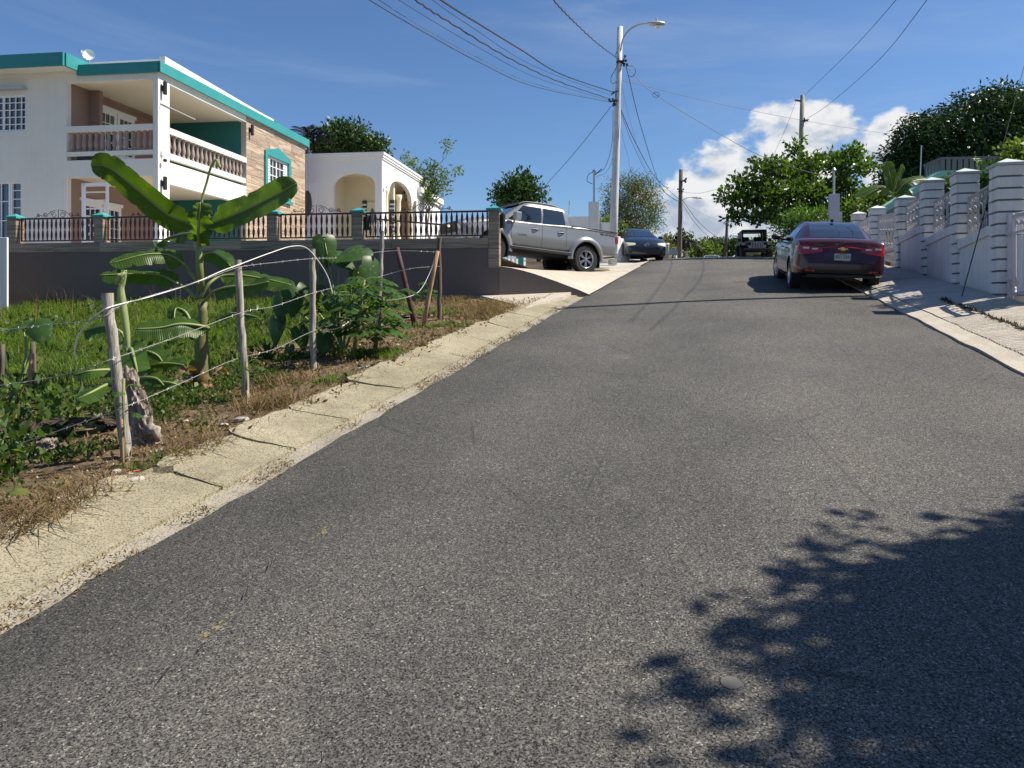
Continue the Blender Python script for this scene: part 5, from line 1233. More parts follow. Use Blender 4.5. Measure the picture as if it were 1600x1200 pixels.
for s in (-1, 1):
    MB().tube([(.15, s*.66, 1.10), (.15, s*.66, 1.78)], .04).tube([(1.3, s*.66, 1.10), (1.3, s*.66, 1.78)], .035).build('roll_bar', M['black'], jp)
    MB().prism([(2.55, .72), (2.7, .98), (3.45, .99), (3.75, .82), (3.72, .78), (3.4, .93), (2.75, .92), (2.6, .70)], s*.56, s*.86, lambda a, b, d: Vector((a, d, b))).build('front_fender', PB, jp, fix=False)
    MB().prism([(.15, .72), (.3, .98), (1.05, .99), (1.3, .75), (1.25, .72), (1.0, .93), (.35, .92), (.2, .70)], s*.72, s*.88, lambda a, b, d: Vector((a, d, b))).build('rear_fender', PB, jp, fix=False)
    MB().box(3.66, 3.70, s*.44-.10, s*.44+.10, .82, .98).build('headlamp', M['darkmetal'], jp)
    MB().box(2.36, 2.42, s*.86-.1, s*.86+.1, 1.12, 1.30).build('wing_mirror', M['black'], jp)
gr_ = MB().prism([(-.56, 1.02), (-.46, .66), (.46, .66), (.56, 1.02)], 3.655, 3.665, lambda a, b, d: Vector((d, a, b))).build('grille', M['greyiron'], jp, fix=False)
for j in range(7): MB().box(3.666, 3.672, -.27+j*.09-.022, -.27+j*.09+.022, .70, .98).build('grille_slot', M['black'], gr_)
MB().box(3.72, 3.86, -.75, .75, .50, .62).build('front_bumper', M['black'], jp, bevel=.02)
MB().box(.6, 1.0, -.55, -.15, 1.1, 1.5).box(.6, 1.0, .15, .55, 1.1, 1.5).build('seat', M['black'], jp)
for x, y in ((.72, .74), (.72, -.74), (3.1, .74), (3.1, -.74)): wheel(jp, x, y, .38, .38, .26, 5, M['darkmetal'], 1)
# ---- pale car roof just past the crest
q = P(1113, 404, 58); q.z = h(uv(q.x, q.y)[0])
pc = vehicle_frame('parked_car', (q.x, q.y, q.z+.12), Vector((.2, 1, 0)), 0, 0, 'pale car whose roof just shows over the street crest', 'car')
PW_ = carpaint('pale_silver_paint', (.55, .57, .58), .2)
link(bpy.data.objects.new('body', cut_wheels(hs.mb(40), PW_, [(.85, .8), (.85, -.8), (3.5, .8), (3.5, -.8)], .36, .16, 'pale_body')), pc)
hc_.mb(30).build('cabin', PW_, pc, auto=40)
top_patch(hc_, .2, .75, .93, .92, .006).build('rear_window', M['dglass'], pc, smooth=True, fix=False)
for x, y in ((.85, .76), (.85, -.76), (3.5, .76), (3.5, -.76)): wheel(pc, x, y, .315, .315, .2, 5, M['alloy'], 1)
# ------------------------------------------------------------------ vegetation
LM = {}
def bananamat():
    m, t, b, o = nt('banana_leaf'); v = coords(t)
    al = N(t, 'ShaderNodeAttribute', attribute_name='along').outputs['Fac']
    wv = N(t, 'ShaderNodeMath', {0: N(t, 'ShaderNodeMath', {0: al, 1: 330.0}, operation='MULTIPLY').outputs[0]}, operation='SINE').outputs[0]
    wv = N(t, 'ShaderNodeMapRange', {0: wv, 1: -1, 2: 1}).outputs[0]
    c = mixc(t, ramp(t, nz(t, v, 4, 4, .7), [(.3, 0), (.7, 1)]), (.034, .078, .012), (.060, .118, .018))
    c = mixc(t, ramp(t, nz(t, v, 11, 4, .7), [(.58, 0), (.75, .7)]), c, (.15, .17, .035))
    c = mixc(t, N(t, 'ShaderNodeMath', {0: wv, 1: .16}, operation='MULTIPLY').outputs[0], c, (.12, .17, .04))
    t.links.new(c, b.inputs['Base Color']); b.inputs['Roughness'].default_value = .36; b.inputs['Specular IOR Level'].default_value = .4
    bumpn(t, b, wv, .35, .006)
    tr = t.nodes.new('ShaderNodeBsdfTranslucent'); t.links.new(mixc(t, 1.0, c, (2.5, 2.4, .55), 'MULTIPLY'), tr.inputs[0])
    ms = N(t, 'ShaderNodeMixShader', {0: .45, 1: b.outputs[0], 2: tr.outputs[0]}); t.links.new(ms.outputs[0], o.inputs[0]); return m
LM['banana'] = bananamat()
LM['bananastem'] = pm('banana_stem', (.17, .18, .055), .6, var=.35, scale=7, dirt=(.075, .045, .022), dscale=5, damt=.9, streak=(.07, .045, .02), samt=.8)
LM['petiole'] = pm('leaf_midrib', (.20, .25, .075), .5, var=.15)
LM['pstalk'] = pm('papaya_stalk', (.10, .15, .04), .6)
LM['rolled'] = leafmat('rolled_leaf', (.26, .32, .13), (.40, .44, .22), None, 6, .3, .5, False)
LM['dryleaf'] = leafmat('dry_leaf', (.16, .09, .045), (.30, .19, .10), None, 8, .2, .8, False)
LM['taro'] = leafmat('taro_leaf', (.028, .070, .016), (.055, .115, .026), (.12, .165, .05), 5, .35, .4, False)
LM['papaya'] = leafmat('papaya_leaf', (.030, .076, .016), (.062, .125, .026), None, 6, .4, .45)
LM['grass'] = leafmat('grass_blades', (.052, .104, .013), (.115, .178, .026), (.22, .225, .06), 2.0, .45, .6)
LM['straw'] = leafmat('dry_grass', (.125, .080, .038), (.23, .165, .085), (.07, .040, .018), 3, .25, .8)
LM['weed'] = leafmat('weed_leaves', (.032, .070, .013), (.070, .125, .024), (.16, .185, .05), 4, .4, .5)
LM['mango'] = leafmat('mango_leaves', (.010, .028, .006), (.024, .05, .009), (.05, .07, .014), 1.6, .25, .38)
LM['almond'] = leafmat('almond_leaves', (.040, .085, .012), (.085, .145, .022), (.17, .18, .04), 1.6, .42, .36)
LM['olive'] = leafmat('olive_leaves', (.075, .095, .035), (.13, .15, .06), (.19, .18, .095), 1.8, .35, .6)
LM['dark'] = leafmat('dark_leaves', (.018, .045, .010), (.04, .085, .016), (.075, .11, .03), 1.8, .3, .45)
LM['light'] = leafmat('light_leaves', (.07, .115, .026), (.13, .18, .048), (.21, .235, .08), 2, .45, .5)
LM['oleander'] = leafmat('oleander_leaves', (.05, .11, .025), (.10, .18, .045), (.17, .24, .08), 2, .4, .45)

def leaves(C, n_each, spread, ln, wd, up=.2, seed=0, droop=0.0, tonevar=.35, fold=.25):
    """folded diamond leaves scattered round clump centres"""
    r = np.random.default_rng(seed); C = np.repeat(np.asarray(C, float), n_each, 0); n = len(C)
    off = r.normal(0, 1, (n, 3)); off /= np.maximum(np.linalg.norm(off, axis=1, keepdims=True), 1e-6)
    off *= (r.random((n, 1))**.5); sp = np.asarray(spread, float)
    pos = C+off*sp
    d = off+r.normal(0, .7, (n, 3)); d[:, 2] += up-droop; d /= np.linalg.norm(d, axis=1, keepdims=True)
    a = r.normal(0, 1, (n, 3)); a[:, 2] *= .4; s = np.cross(d, a); s /= np.maximum(np.linalg.norm(s, axis=1, keepdims=True), 1e-6)
    nn = np.cross(s, d); L = ln*(.65+.7*r.random((n, 1))); Wd = wd*(.7+.6*r.random((n, 1)))
    V = np.empty((n, 4, 3)); V[:, 0] = pos; V[:, 1] = pos+d*L*.5+s*Wd*.5+nn*Wd*fold; V[:, 2] = pos+d*L; V[:, 3] = pos+d*L*.5-s*Wd*.5+nn*Wd*fold
    F = np.arange(n*4).reshape(n, 4)
    tone = np.repeat(1-tonevar*.5+tonevar*r.random(n), 4)
    return V.reshape(-1, 3), F, tone
def shell_pts(lobes, dens, seed, inner=.35):
    r = np.random.default_rng(seed); out = []
    for (c, R) in lobes:
        n = max(4, int(dens*(R[0]*R[1]+R[1]*R[2]+R[0]*R[2])/3*4)); d = r.normal(0, 1, (n, 3)); d /= np.linalg.norm(d, axis=1, keepdims=True)
        k = np.where(r.random((n, 1)) < inner, r.random((n, 1))**.5*.8, .82+.26*r.random((n, 1)))
        out.append(np.asarray(c)+d*k*np.asarray(R))
    return np.concatenate(out)
def limb(mb, a, b, r0, r1, wig=.12, seed=0, n=6):
    r = random.Random(seed); a, b = Vector(a), Vector(b); L = (b-a).length; pts = []
    for i in range(n+1):
        t = i/n; p = a.lerp(b, t)
        if 0 < i < n: p += Vector((r.gauss(0, 1), r.gauss(0, 1), r.gauss(0, .5)))*L*wig*.35
        pts.append(p)
    mb.tube(pts, [r0+(r1-r0)*i/n for i in range(n+1)], 7); return pts
def tree(name, base, label, lobes, mat, leaf=(.12, .06), dens=26, each=26, spread=.28, trunk=.14, seed=0, cat='tree', fork=None, droop=0, twigs=0, barkmat=None, inner=.35, group=None):
    base = Vector(base); o = empty(name, base, 0, label, cat, group); bm_ = barkmat or M['bark']
    lb = [((Vector(c)), R) for c, R in lobes]; mb = MB()
    cen = sum((c for c, R in lb), Vector())/len(lb); fk = Vector(fork) if fork else base.lerp(cen, .55)
    limb(mb, base-Vector((0, 0, .2)), fk, trunk, trunk*.7, .08, seed)
    for i, (c, R) in enumerate(lb): limb(mb, fk, Vector(c)+Vector((0, 0, -.3*R[2])), trunk*.5, trunk*.12, .18, seed+i+1)
    pts = shell_pts([(tuple(c), R) for c, R in lb], dens, seed, inner)
    rr = random.Random(seed)
    for i in range(min(len(pts), 40+twigs)):
        p = Vector(pts[rr.randrange(len(pts))]); c = min((q for q, R in lb), key=lambda q: (q-p).length); limb(mb, c.lerp(fk, .25), p, trunk*.12, .008, .12, i, 4)
    mb.build('trunk', bm_, o, world=True, smooth=True, fix=False)
    V, F, T = leaves(pts, each, spread, leaf[0], leaf[1], seed=seed, droop=droop, tonevar=.6)
    V = V-np.array(base)
    link(bpy.data.objects.new('crown', np_mesh('crown', V, F, mat, cols=T)), o)
    return o
def L3(px, py, D, rx, rz, ry=None): c = P(px, py, D); k = D/FPX; return (tuple(c), (rx*k, (ry if ry else rx)*k, rz*k))

# trees behind the houses
b = P(545, 300, 46); b.z = 3.5
tree('tree', b, 'dark leafy tree rising behind the white arched house', [L3(520, 222, 46, 34, 26), L3(560, 220, 46, 34, 22), L3(585, 232, 46, 20, 16), L3(540, 205, 46, 20, 14), L3(500, 240, 46, 20, 16)], LM['dark'], (.26, .14), 15, 16, .5, .22, 3)
def palm(base, topc, label, nf, fl, seed, mat, name='palm_tree', lw=.035, droop=.5):
    base, topc = Vector(base), Vector(topc); o = empty(name, base, 0, label, 'palm'); r = random.Random(seed)
    MB().tube([base.lerp(topc, t/6) for t in range(7)], [.14-.05*t/6 for t in range(7)], 8).build('trunk', M['bark'], o, world=True, smooth=True)
    for i in range(nf):
        a = 2*math.pi*i/nf+r.uniform(-.2, .2); e = r.uniform(.2, 1.3); L = fl*r.uniform(.8, 1.1); mb = MB(); pts = []
        for k in range(9):
            t = k/8; pts.append(topc+Vector((math.cos(a)*math.cos(e)*L*t, math.sin(a)*math.cos(e)*L*t, math.sin(e)*L*t-droop*L*t*t)))
        mb.tube(pts, .012, 4)
        for k in range(1, 9):
            for q in (0, .5):
                t = min(8, k-q); p = pts[int(t)].lerp(pts[min(8, int(t)+1)], t-int(t)); tg = (pts[min(8, k)]-pts[k-1]).normalized(); s = tg.cross(Vector((0, 0, 1))).normalized()
                for sg in (-1, 1):
                    ll = L*.26*math.sin(math.pi*(.15+.8*k/8)); tip = p+(s*sg*.8+tg*.6+Vector((0, 0, -.45)))*ll
                    mb.add([p-tg*lw, p+tg*lw, tip], [(0, 1, 2)])
        mb.build('frond', mat, o, world=True, fix=False)
    return o
b = P(478, 300, 44); b.z = 3.5
palm(b, P(482, 215, 44), 'palm tree showing its fronds over the tiled house corner', 15, 1.9, 4, LM['dark'])
b = P(668, 330, 40); b.z = 3.5
tree('tree', b, 'slender pale-green tree right of the white arched house', [L3(655, 285, 40, 22, 20), L3(680, 270, 40, 16, 16), L3(645, 262, 40, 12, 10), L3(668, 300, 40, 22, 18), L3(690, 290, 40, 12, 10), L3(710, 268, 40, 9, 4), L3(697, 228, 40, 8, 5), L3(632, 248, 40, 8, 5)], LM['light'], (.17, .08), 20, 16, .36, .06, 5, twigs=30)
b = P(808, 340, 38); b.z = 3.3
tree('tree', b, 'dark round-headed tree above the pickup cab', [L3(812, 295, 38, 28, 20), L3(786, 304, 38, 17, 12), L3(835, 303, 38, 20, 14), L3(818, 281, 38, 13, 9), L3(800, 318, 38, 28, 12)], LM['dark'], (.22, .12), 20, 18, .4, .12, 7)
b = P(985, 395, 42); b.z = 3.4
tree('tree', b, 'grey-olive twiggy tree behind the navy hatchback', [L3(985, 335, 42, 42, 28), L3(965, 310, 42, 28, 26), L3(1005, 305, 42, 30, 26), L3(990, 288, 42, 28, 15), L3(1022, 335, 42, 18, 24), L3(955, 345, 42, 22, 22), L3(1000, 355, 42, 36, 16)], LM['olive'], (.14, .05), 22, 18, .45, .12, 9, twigs=120, inner=.5)
o_ = tree('bush', P(948, 362, 33)-Vector((0, 0, .6)), 'bright green hedge bush between white pillar and lamp pole', [L3(943, 349, 33, 14, 10), L3(968, 362, 32, 10, 14), L3(955, 360, 33, 14, 8)], LM['light'], (.10, .06), 40, 26, .2, .03, 11, cat='bush')
# almond tree and oleander over the right side of the street
b = P(1290, 385, 33); b.z = 3.7
tree('tree', b, 'big layered almond tree spreading over the right side of the street',
    [L3(1222, 303, 31, 62, 13), L3(1160, 310, 31, 36, 11), L3(1262, 262, 32, 55, 12), L3(1200, 258, 31, 30, 8), L3(1243, 232, 32, 11, 15), L3(1312, 243, 32, 38, 7), L3(1335, 264, 32, 34, 5), L3(1295, 292, 33, 45, 14), L3(1212, 334, 31, 44, 12), L3(1160, 337, 31, 20, 9), L3(1335, 310, 33, 30, 14), L3(1152, 282, 31, 18, 5), L3(1275, 335, 33, 52, 16), L3(1185, 285, 31, 26, 8), L3(1290, 360, 33, 45, 16), L3(1230, 278, 31.5, 30, 9)],
    LM['almond'], (.21, .12), 15, 19, .27, .20, 13, inner=.3, fork=tuple(P(1275, 330, 33)), twigs=30)
b = P(1245, 400, 29); b.z = h(uv(b.x, b.y)[0])+.1
tree('bush', b, 'feathery pale-green oleander bush behind the maroon sedan', [L3(1242, 365, 29, 32, 26), L3(1268, 356, 29, 38, 28), L3(1250, 345, 29, 26, 14), L3(1300, 365, 29.5, 34, 24), L3(1228, 387, 29, 18, 12)], LM['oleander'], (.20, .035), 34, 30, .30, .05, 15, cat='bush', inner=.5)
b = P(1330, 392, 28); b.z = 3.4
tree('bush', b, 'leafy shrub between the grey service pillar and the banded wall', [L3(1328, 345, 28, 24, 28), L3(1350, 330, 27, 18, 18), L3(1318, 375, 28, 22, 16), L3(1372, 312, 29, 16, 12)], LM['almond'], (.15, .09), 32, 24, .25, .05, 16, cat='bush')
# big dark mango tree, upper right
b = P(1560, 400, 37); b.z = 4.2
mg_l = [L3(1540, 205, 37, 80, 60), L3(1480, 235, 37, 75, 55), L3(1420, 262, 37, 45, 45), L3(1600, 200, 37, 70, 60), L3(1660, 230, 37, 80, 70), L3(1400, 295, 36, 28, 35), L3(1440, 215, 37, 40, 28), L3(1560, 165, 37, 36, 26), L3(1500, 280, 37, 90, 45), L3(1600, 275, 37, 90, 50), L3(1430, 325, 37, 55, 40)]
tree('tree', b, 'huge dark mango tree filling the upper right corner', mg_l, LM['mango'], (.24, .085), 15, 26, .50, .4, 17, droop=.5, inner=.45)
# creeper over the near pillar
b = P(1620, 330, 13); b.z = 2.4
tree('bush', b, 'green creeper spilling over the nearest banded pillar', [L3(1605, 235, 13, 40, 14), L3(1625, 265, 13, 34, 40), L3(1650, 310, 13, 40, 60), L3(1592, 262, 12.8, 8, 22)], LM['light'], (.10, .07), 60, 20, .14, .03, 18, cat='bush')
for k, (uu, lab) in enumerate(((15.0, 'dark hedge bush behind the nearest iron panel'), (17.2, 'dark hedge bush behind the second iron panel'), (19.6, 'dark hedge bush behind the third iron panel'))):
    x, y = xy(uu, 5.5); z = h(uu)+.9
    tree('bush', (x, y, z), lab, [((x-.3, y-.4, z+.7), (.5, .55, .75)), ((x+.25, y+.4, z+.65), (.5, .6, .7)), ((x, y, z+1.0), (.5, .6, .55))], LM['dark'], (.13, .07), 34, 22, .2, .03, 60+k, cat='bush', inner=.5)
# far trees beyond the crest
for k, (px, py, D, rx, rz, mt, lab) in enumerate(((1095, 392, 110, 26, 10, 'light', 'low pale-green trees just past the crest left of centre'), (1148, 388, 120, 26, 12, 'dark', 'dark far tree at the crest beside the distant pole'), (1060, 378, 75, 22, 14, 'dark', 'far leafy tree behind the crest pole'), (1030, 385, 70, 22, 12, 'olive', 'far olive tree behind the navy hatchback'), (1112, 384, 160, 30, 9, 'dark', 'farthest blue-green tree clump above the crest'), (1185, 392, 115, 30, 14, 'light', 'far green tree behind the black jeep'))):
    b = P(px, 410, D); b.z = 1.0
    tree('tree', b, lab, [L3(px-rx*.5, py+3, D, rx*.6, rz), L3(px+rx*.4, py+1, D, rx*.6, rz*.9), L3(px, py-rz*.4, D, rx*.5, rz*.7)], LM[mt], (.55 if D > 90 else .3, .25 if D > 90 else .15), 5 if D > 90 else 10, 16, .9 if D > 90 else .5, .15, 30+k)
b = P(1072, 405, 72); b.z = 2.8
palm(b, P(1072, 378, 72), 'small far palm beside the crest pole', 13, 1.9, 9, LM['dark'], droop=.75, lw=.06)
# out-of-frame tree shading the near asphalt; its rear lobes are added to block skylight
tree('tree', (8.2, 3.4, 1.1), 'shade tree beyond the right edge casting the near shadow', [((7.2, 2.42, 5.5), (1.8, 1.72, .9)), ((8.2, 2.4, 6.0), (1.9, 1.7, 1.1)), ((6.6, 3.2, 5.4), (1.0, .75, .6)), ((7.6, 3.5, 5.6), (1.1, .65, .6)), ((6.85, 1.75, 5.3), (1.0, .9, .6)), ((8.8, 3.3, 5.6), (1.5, .9, .9)), ((10.2, 2.2, 6.8), (2.2, 2.2, 1.8)), ((9.8, -.4, 6.2), (2.4, 2.2, 1.8)), ((8.4, .4, 6.6), (1.6, 1.5, 1.2))], LM['dark'], (.17, .10), 52, 28, .32, .16, 50, inner=.65)

# ------------------------------------------------------------------ banana plants
def blade(mb, path, wmax, nrm=None, fold=.35, tear=0, seed=0, ws=None, twist=0, wave=.012, res=12):
    """a banana leaf: arching midrib with two halves, edges smooth but for a few wind splits"""
    r = random.Random(seed); pts = bez(path, res); n = len(pts)-1; rows = []; nxt = [r.randint(4, 9), r.randint(4, 9)]
    for i, p in enumerate(pts):
        t = i/n; tg = (pts[min(i+1, n)]-pts[max(i-1, 0)]).normalized(); up = Vector(nrm) if nrm else Vector((0, 0, 1))
        s = tg.cross(up).normalized(); nn = s.cross(tg).normalized()
        if twist: s, nn = s*math.cos(twist)+nn*math.sin(twist), nn*math.cos(twist)-s*math.sin(twist)
        w = wmax*min(1, (t/.14)**.55 if t > 0 else 0)*(1-.12*t)*(1 if t < .78 else max(.04, (1-((t-.78)/.22)**2.2)**.5)); q = [1, 1]
        for k in range(2):
            nxt[k] -= 1
            if tear and nxt[k] <= 0 and .1 < t < .93: q[k] = 1-tear*r.uniform(.4, 1.6); nxt[k] = r.randint(6, 16)
        row = []
        for sg, k in ((1, 0), (-1, 1)):
            wv = wave*math.sin(t*13+seed*1.7+k)+.4*wave*math.sin(t*41+seed)
            half = [(p+s*sg*w*f*(q[k] if f == 1 else 1)+nn*(w*fold*(f-.35*f*f)+wv*f*f)) for f in (1, .66, .33)]
            row += half if sg == 1 else half[::-1]
            if sg == 1: row.append(p)
        rows.append(row)
    mb.grid(rows); mb.along = [i/n*(pts[0]-pts[-1]).length for i in range(n+1) for _ in range(7)]; return pts
def set_along(o, vals):
    a = o.data.attributes.new('along', 'FLOAT', 'POINT'); a.data.foreach_set('value', vals)
def banana(px, py, D, H, label, leafs, stem_r=.07, lean=(0, 0), name='banana_plant', z=None):
    b = P(px, py, D)
    if z is not None: b.z = z
    o = empty(name, b, 0, label, 'banana plant'); tp = b+Vector((lean[0], lean[1], H))
    MB().tube([b.lerp(tp, t)+Vector((.01*math.sin(t*9), 0, 0)) for t in np.linspace(-.05, 1, 10)], [stem_r*(1.15-.55*t) for t in np.linspace(0, 1, 10)], 12).build('stem', LM['bananastem'], o, world=True, smooth=True)
    return o, b, tp
def addleaf(o, pts, w, D0, mat=None, pet=None, **k):
    w = w*.85; path = [P(*q) for q in pts]; mb = MB(); blade(mb, path, w, **k); lf_ = mb.build('leaf', mat or LM['banana'], o, world=True, smooth=True, fix=False); set_along(lf_, mb.along)
    q = ([P(*s) for s in pet] if pet else [])+[p for p in path]
    q = bez(q, 5); n = len(q); MB().tube(q, [.020*(1-.85*i/(n-1))+.002 for i in range(n)], 6).build('midrib', LM['petiole'], lf_, world=True, smooth=True)
    return lf_
D = 8.15
o, b, tp = banana(316, 592, D, .95, 'tall banana plant with two long raised leaves in the lot', [], .085, z=lot(P(316, 592, D).x, D)-.02)
MB().tube([P(314, 455, D), P(311, 400, D), P(310, 365, D), P(312, 330, D)], [.045, .036, .026, .015], 10).build('upper_stem', LM['petiole'], o, world=True, smooth=True)
MB().tube(bez([P(312, 345, D), P(316, 310, D), P(323, 285, D), P(330, 260, D-.05), (P(338, 250, D-.1)), P(344, 262, D-.15)], 6), [.014]*31, 8).build('furled_leaf', LM['rolled'], o, world=True, smooth=True)
tow = (0, -.92, .4)
addleaf(o, [(300, 352, D), (262, 335, D-.1), (210, 293, D-.25), (170, 262, D-.35), (142, 258, D-.4)], .185, D, nrm=(.05, -.95, -.22), fold=.10, seed=1, pet=[(312, 372, D)], tear=.1)
addleaf(o, [(330, 352, D), (362, 338, D-.1), (402, 320, D-.2), (440, 300, D-.3), (464, 286, D-.32)], .20, D, nrm=(-.28, -.92, .12), fold=.22, seed=2, pet=[(314, 372, D)], tear=.18)
addleaf(o, [(312, 385, D), (310, 362, D-.15), (312, 335, D-.2), (313, 316, D-.22)], .17, D, nrm=(-.2, -1, -.15), fold=-.3, seed=3, tear=.25, wave=.04)
addleaf(o, [(306, 365, D), (285, 366, D+.2), (262, 372, D+.4), (245, 382, D+.5)], .14, D, nrm=(0, -.6, .8), fold=-.5, seed=4, tear=.3, wave=.04)
addleaf(o, [(286, 412, D-.1), (262, 398, D-.2), (225, 398, D-.35), (172, 412, D-.5)], .16, D, nrm=(0, -.75, .65), fold=-.45, seed=5, pet=[(308, 440, D), (296, 425, D)], tear=.3)
addleaf(o, [(275, 442, D-.1), (250, 430, D-.1), (205, 428, D-.2), (155, 430, D-.3)], .14, D, nrm=(0, -.8, .6), fold=-.55, seed=6, pet=[(308, 468, D), (290, 450, D)], tear=.3)
addleaf(o, [(320, 398, D-.1), (334, 395, D-.2), (350, 405, D-.3), (364, 420, D-.4)], .14, D, nrm=(.1, -.7, .7), fold=-.5, seed=7, pet=[(312, 440, D), (315, 410, D)], tear=.2)
addleaf(o, [(345, 432, D+.1), (375, 430, D+.1), (415, 436, D+.1), (455, 445, D+.1)], .17, D, nrm=(0, -.6, .8), fold=-.4, seed=8, pet=[(312, 466, D), (326, 444, D)], tear=.25)
addleaf(o, [(335, 455, D-.1), (360, 448, D-.2), (392, 446, D-.25), (420, 440, D-.3)], .15, D, nrm=(0, -.8, .6), fold=-.5, seed=9, pet=[(315, 478, D), (325, 464, D)], tear=.25)
addleaf(o, [(325, 512, D-.4), (285, 506, D-.6), (250, 512, D-.7), (212, 514, D-.8)], .17, D, nrm=(0, -.8, .6), fold=-.55, seed=10, pet=[(318, 520, D-.1)], tear=.3)
addleaf(o, [(300, 508, D+.2), (290, 488, D+.2), (275, 482, D+.2), (272, 500, D+.1)], .12, D, nrm=(0, -.8, .6), fold=-.3, seed=11, tear=.2)
addleaf(o, [(340, 500, D+.1), (360, 490, D), (385, 492, D-.1), (405, 496, D-.2)], .09, D, nrm=(0, -.6, .8), fold=-.3, seed=12, tear=.2)
for k in range(7):
    a = k*.9; q0 = b+Vector((.06*math.cos(a), .06*math.sin(a), .06+.05*(k % 3))); q1 = q0+Vector((.22*math.cos(a), .2*math.sin(a)-.05, -.02+.10*(k % 2))); q2 = q1+Vector((.18*math.cos(a), .12*math.sin(a)-.05, -.14))
    mb = MB(); blade(mb, [q0, q1, q2], .05, seed=k, wave=.02); mb.build('dry_leaf', LM['dryleaf'], o, world=True, smooth=True, fix=False)
MB().tube([b+Vector((0, 0, z)) for z in (.0, .12, .3)], [.10, .10, .08], 10).build('stem_husk', LM['dryleaf'], o, world=True, smooth=True)
# smaller plant with a rolled pale leaf
D2 = 6.7; zb2 = lot(P(196, 600, D2).x, D2)
o2, b2_, tp2 = banana(198, 610, D2, .35, 'young banana plant with a pale rolled leaf standing upright', [], .05, z=zb2)
MB().tube(bez([P(201, 560, D2), P(198, 520, D2), P(192, 478, D2), P(189, 452, D2), P(194, 440, D2), P(196, 422, D2)], 5), [.014+.021*math.sin(math.pi*min(1, i/20)) for i in range(26)], 10).build('rolled_leaf', LM['rolled'], o2, world=True, smooth=True)
addleaf(o2, [(183, 445, D2-.02), (190, 432, D2-.05), (195, 423, D2-.02)], .04, D2, mat=LM['rolled'], nrm=(0, -1, 0))
addleaf(o2, [(190, 520, D2+.1), (170, 510, D2), (150, 512, D2), (130, 518, D2)], .15, D2, nrm=(0, -.6, .8), fold=-.35, seed=21, tear=.2, pet=[(200, 560, D2), (196, 535, D2)])
addleaf(o2, [(200, 555, D2-.1), (205, 545, D2-.3), (212, 570, D2-.5), (215, 582, D2-.6)], .13, D2, nrm=(.3, -.8, .4), fold=-.3, seed=22)
addleaf(o2, [(212, 560, D2), (228, 550, D2-.1), (245, 555, D2-.2), (254, 565, D2-.25)], .12, D2, nrm=(0, -.7, .7), fold=-.3, seed=23)
addleaf(o2, [(215, 580, D2), (240, 570, D2-.1), (265, 568, D2-.15), (286, 570, D2-.2)], .09, D2, nrm=(0, -.7, .7), fold=-.3, seed=24)
addleaf(o2, [(190, 580, D2-.1), (165, 578, D2-.2), (140, 580, D2-.3), (115, 586, D2-.3)], .11, D2, nrm=(0, -.6, .8), fold=-.3, seed=25)
addleaf(o2, [(195, 600, D2-.3), (170, 600, D2-.5), (145, 612, D2-.7), (120, 624, D2-.8)], .12, D2, nrm=(0, -.75, .65), fold=-.3, seed=26)
addleaf(o2, [(215, 592, D2-.2), (228, 590, D2-.3), (245, 592, D2-.4), (256, 602, D2-.5)], .09, D2, nrm=(0, -.7, .7), fold=-.3, seed=27)
addleaf(o2, [(230, 605, D2-.3), (248, 598, D2-.4), (265, 598, D2-.5), (280, 602, D2-.5)], .08, D2, nrm=(0, -.7, .7), fold=-.3, seed=28)
# banana plants by the right-hand wall
D3 = 23
o3, b3_, tp3 = banana(1397, 335, D3, 1.0, 'banana plant with one upright bright leaf behind the white wall', [], .08, z=3.2)
addleaf(o3, [(1397, 300, D3), (1392, 280, D3), (1388, 264, D3), (1386, 252, D3)], .28, D3, nrm=(.1, -1, 0), fold=.1, seed=31)
addleaf(o3, [(1397, 298, D3), (1402, 280, D3), (1408, 265, D3), (1411, 257, D3)], .17, D3, nrm=(.5, -.8, 0), fold=.2, seed=32)
addleaf(o3, [(1395, 305, D3), (1380, 293, D3), (1362, 296, D3), (1336, 308, D3)], .26, D3, nrm=(0, -.7, .7), fold=-.4, seed=33, tear=.3)
addleaf(o3, [(1400, 302, D3), (1412, 288, D3), (1428, 280, D3), (1448, 278, D3)], .26, D3, nrm=(0, -.7, .7), fold=-.4, seed=34, tear=.3)
addleaf(o3, [(1400, 308, D3), (1410, 300, D3), (1420, 300, D3), (1428, 306, D3)], .2, D3, nrm=(0, -.8, .6), fold=-.4, seed=35, tear=.3)
D4 = 15.5
o4, b4_, tp4 = banana(1545, 330, D4, .7, 'banana plant leaning its leaves over the wall near the first pillar', [], .08, z=2.6)
addleaf(o4, [(1540, 300, D4), (1530, 275, D4), (1526, 255, D4), (1524, 244, D4)], .16, D4, nrm=(.6, -.8, 0), fold=.3, seed=36, tear=.3, wave=.05)
addleaf(o4, [(1545, 300, D4), (1552, 275, D4), (1563, 257, D4), (1577, 246, D4)], .17, D4, nrm=(-.4, -.9, .2), fold=.2, seed=37)

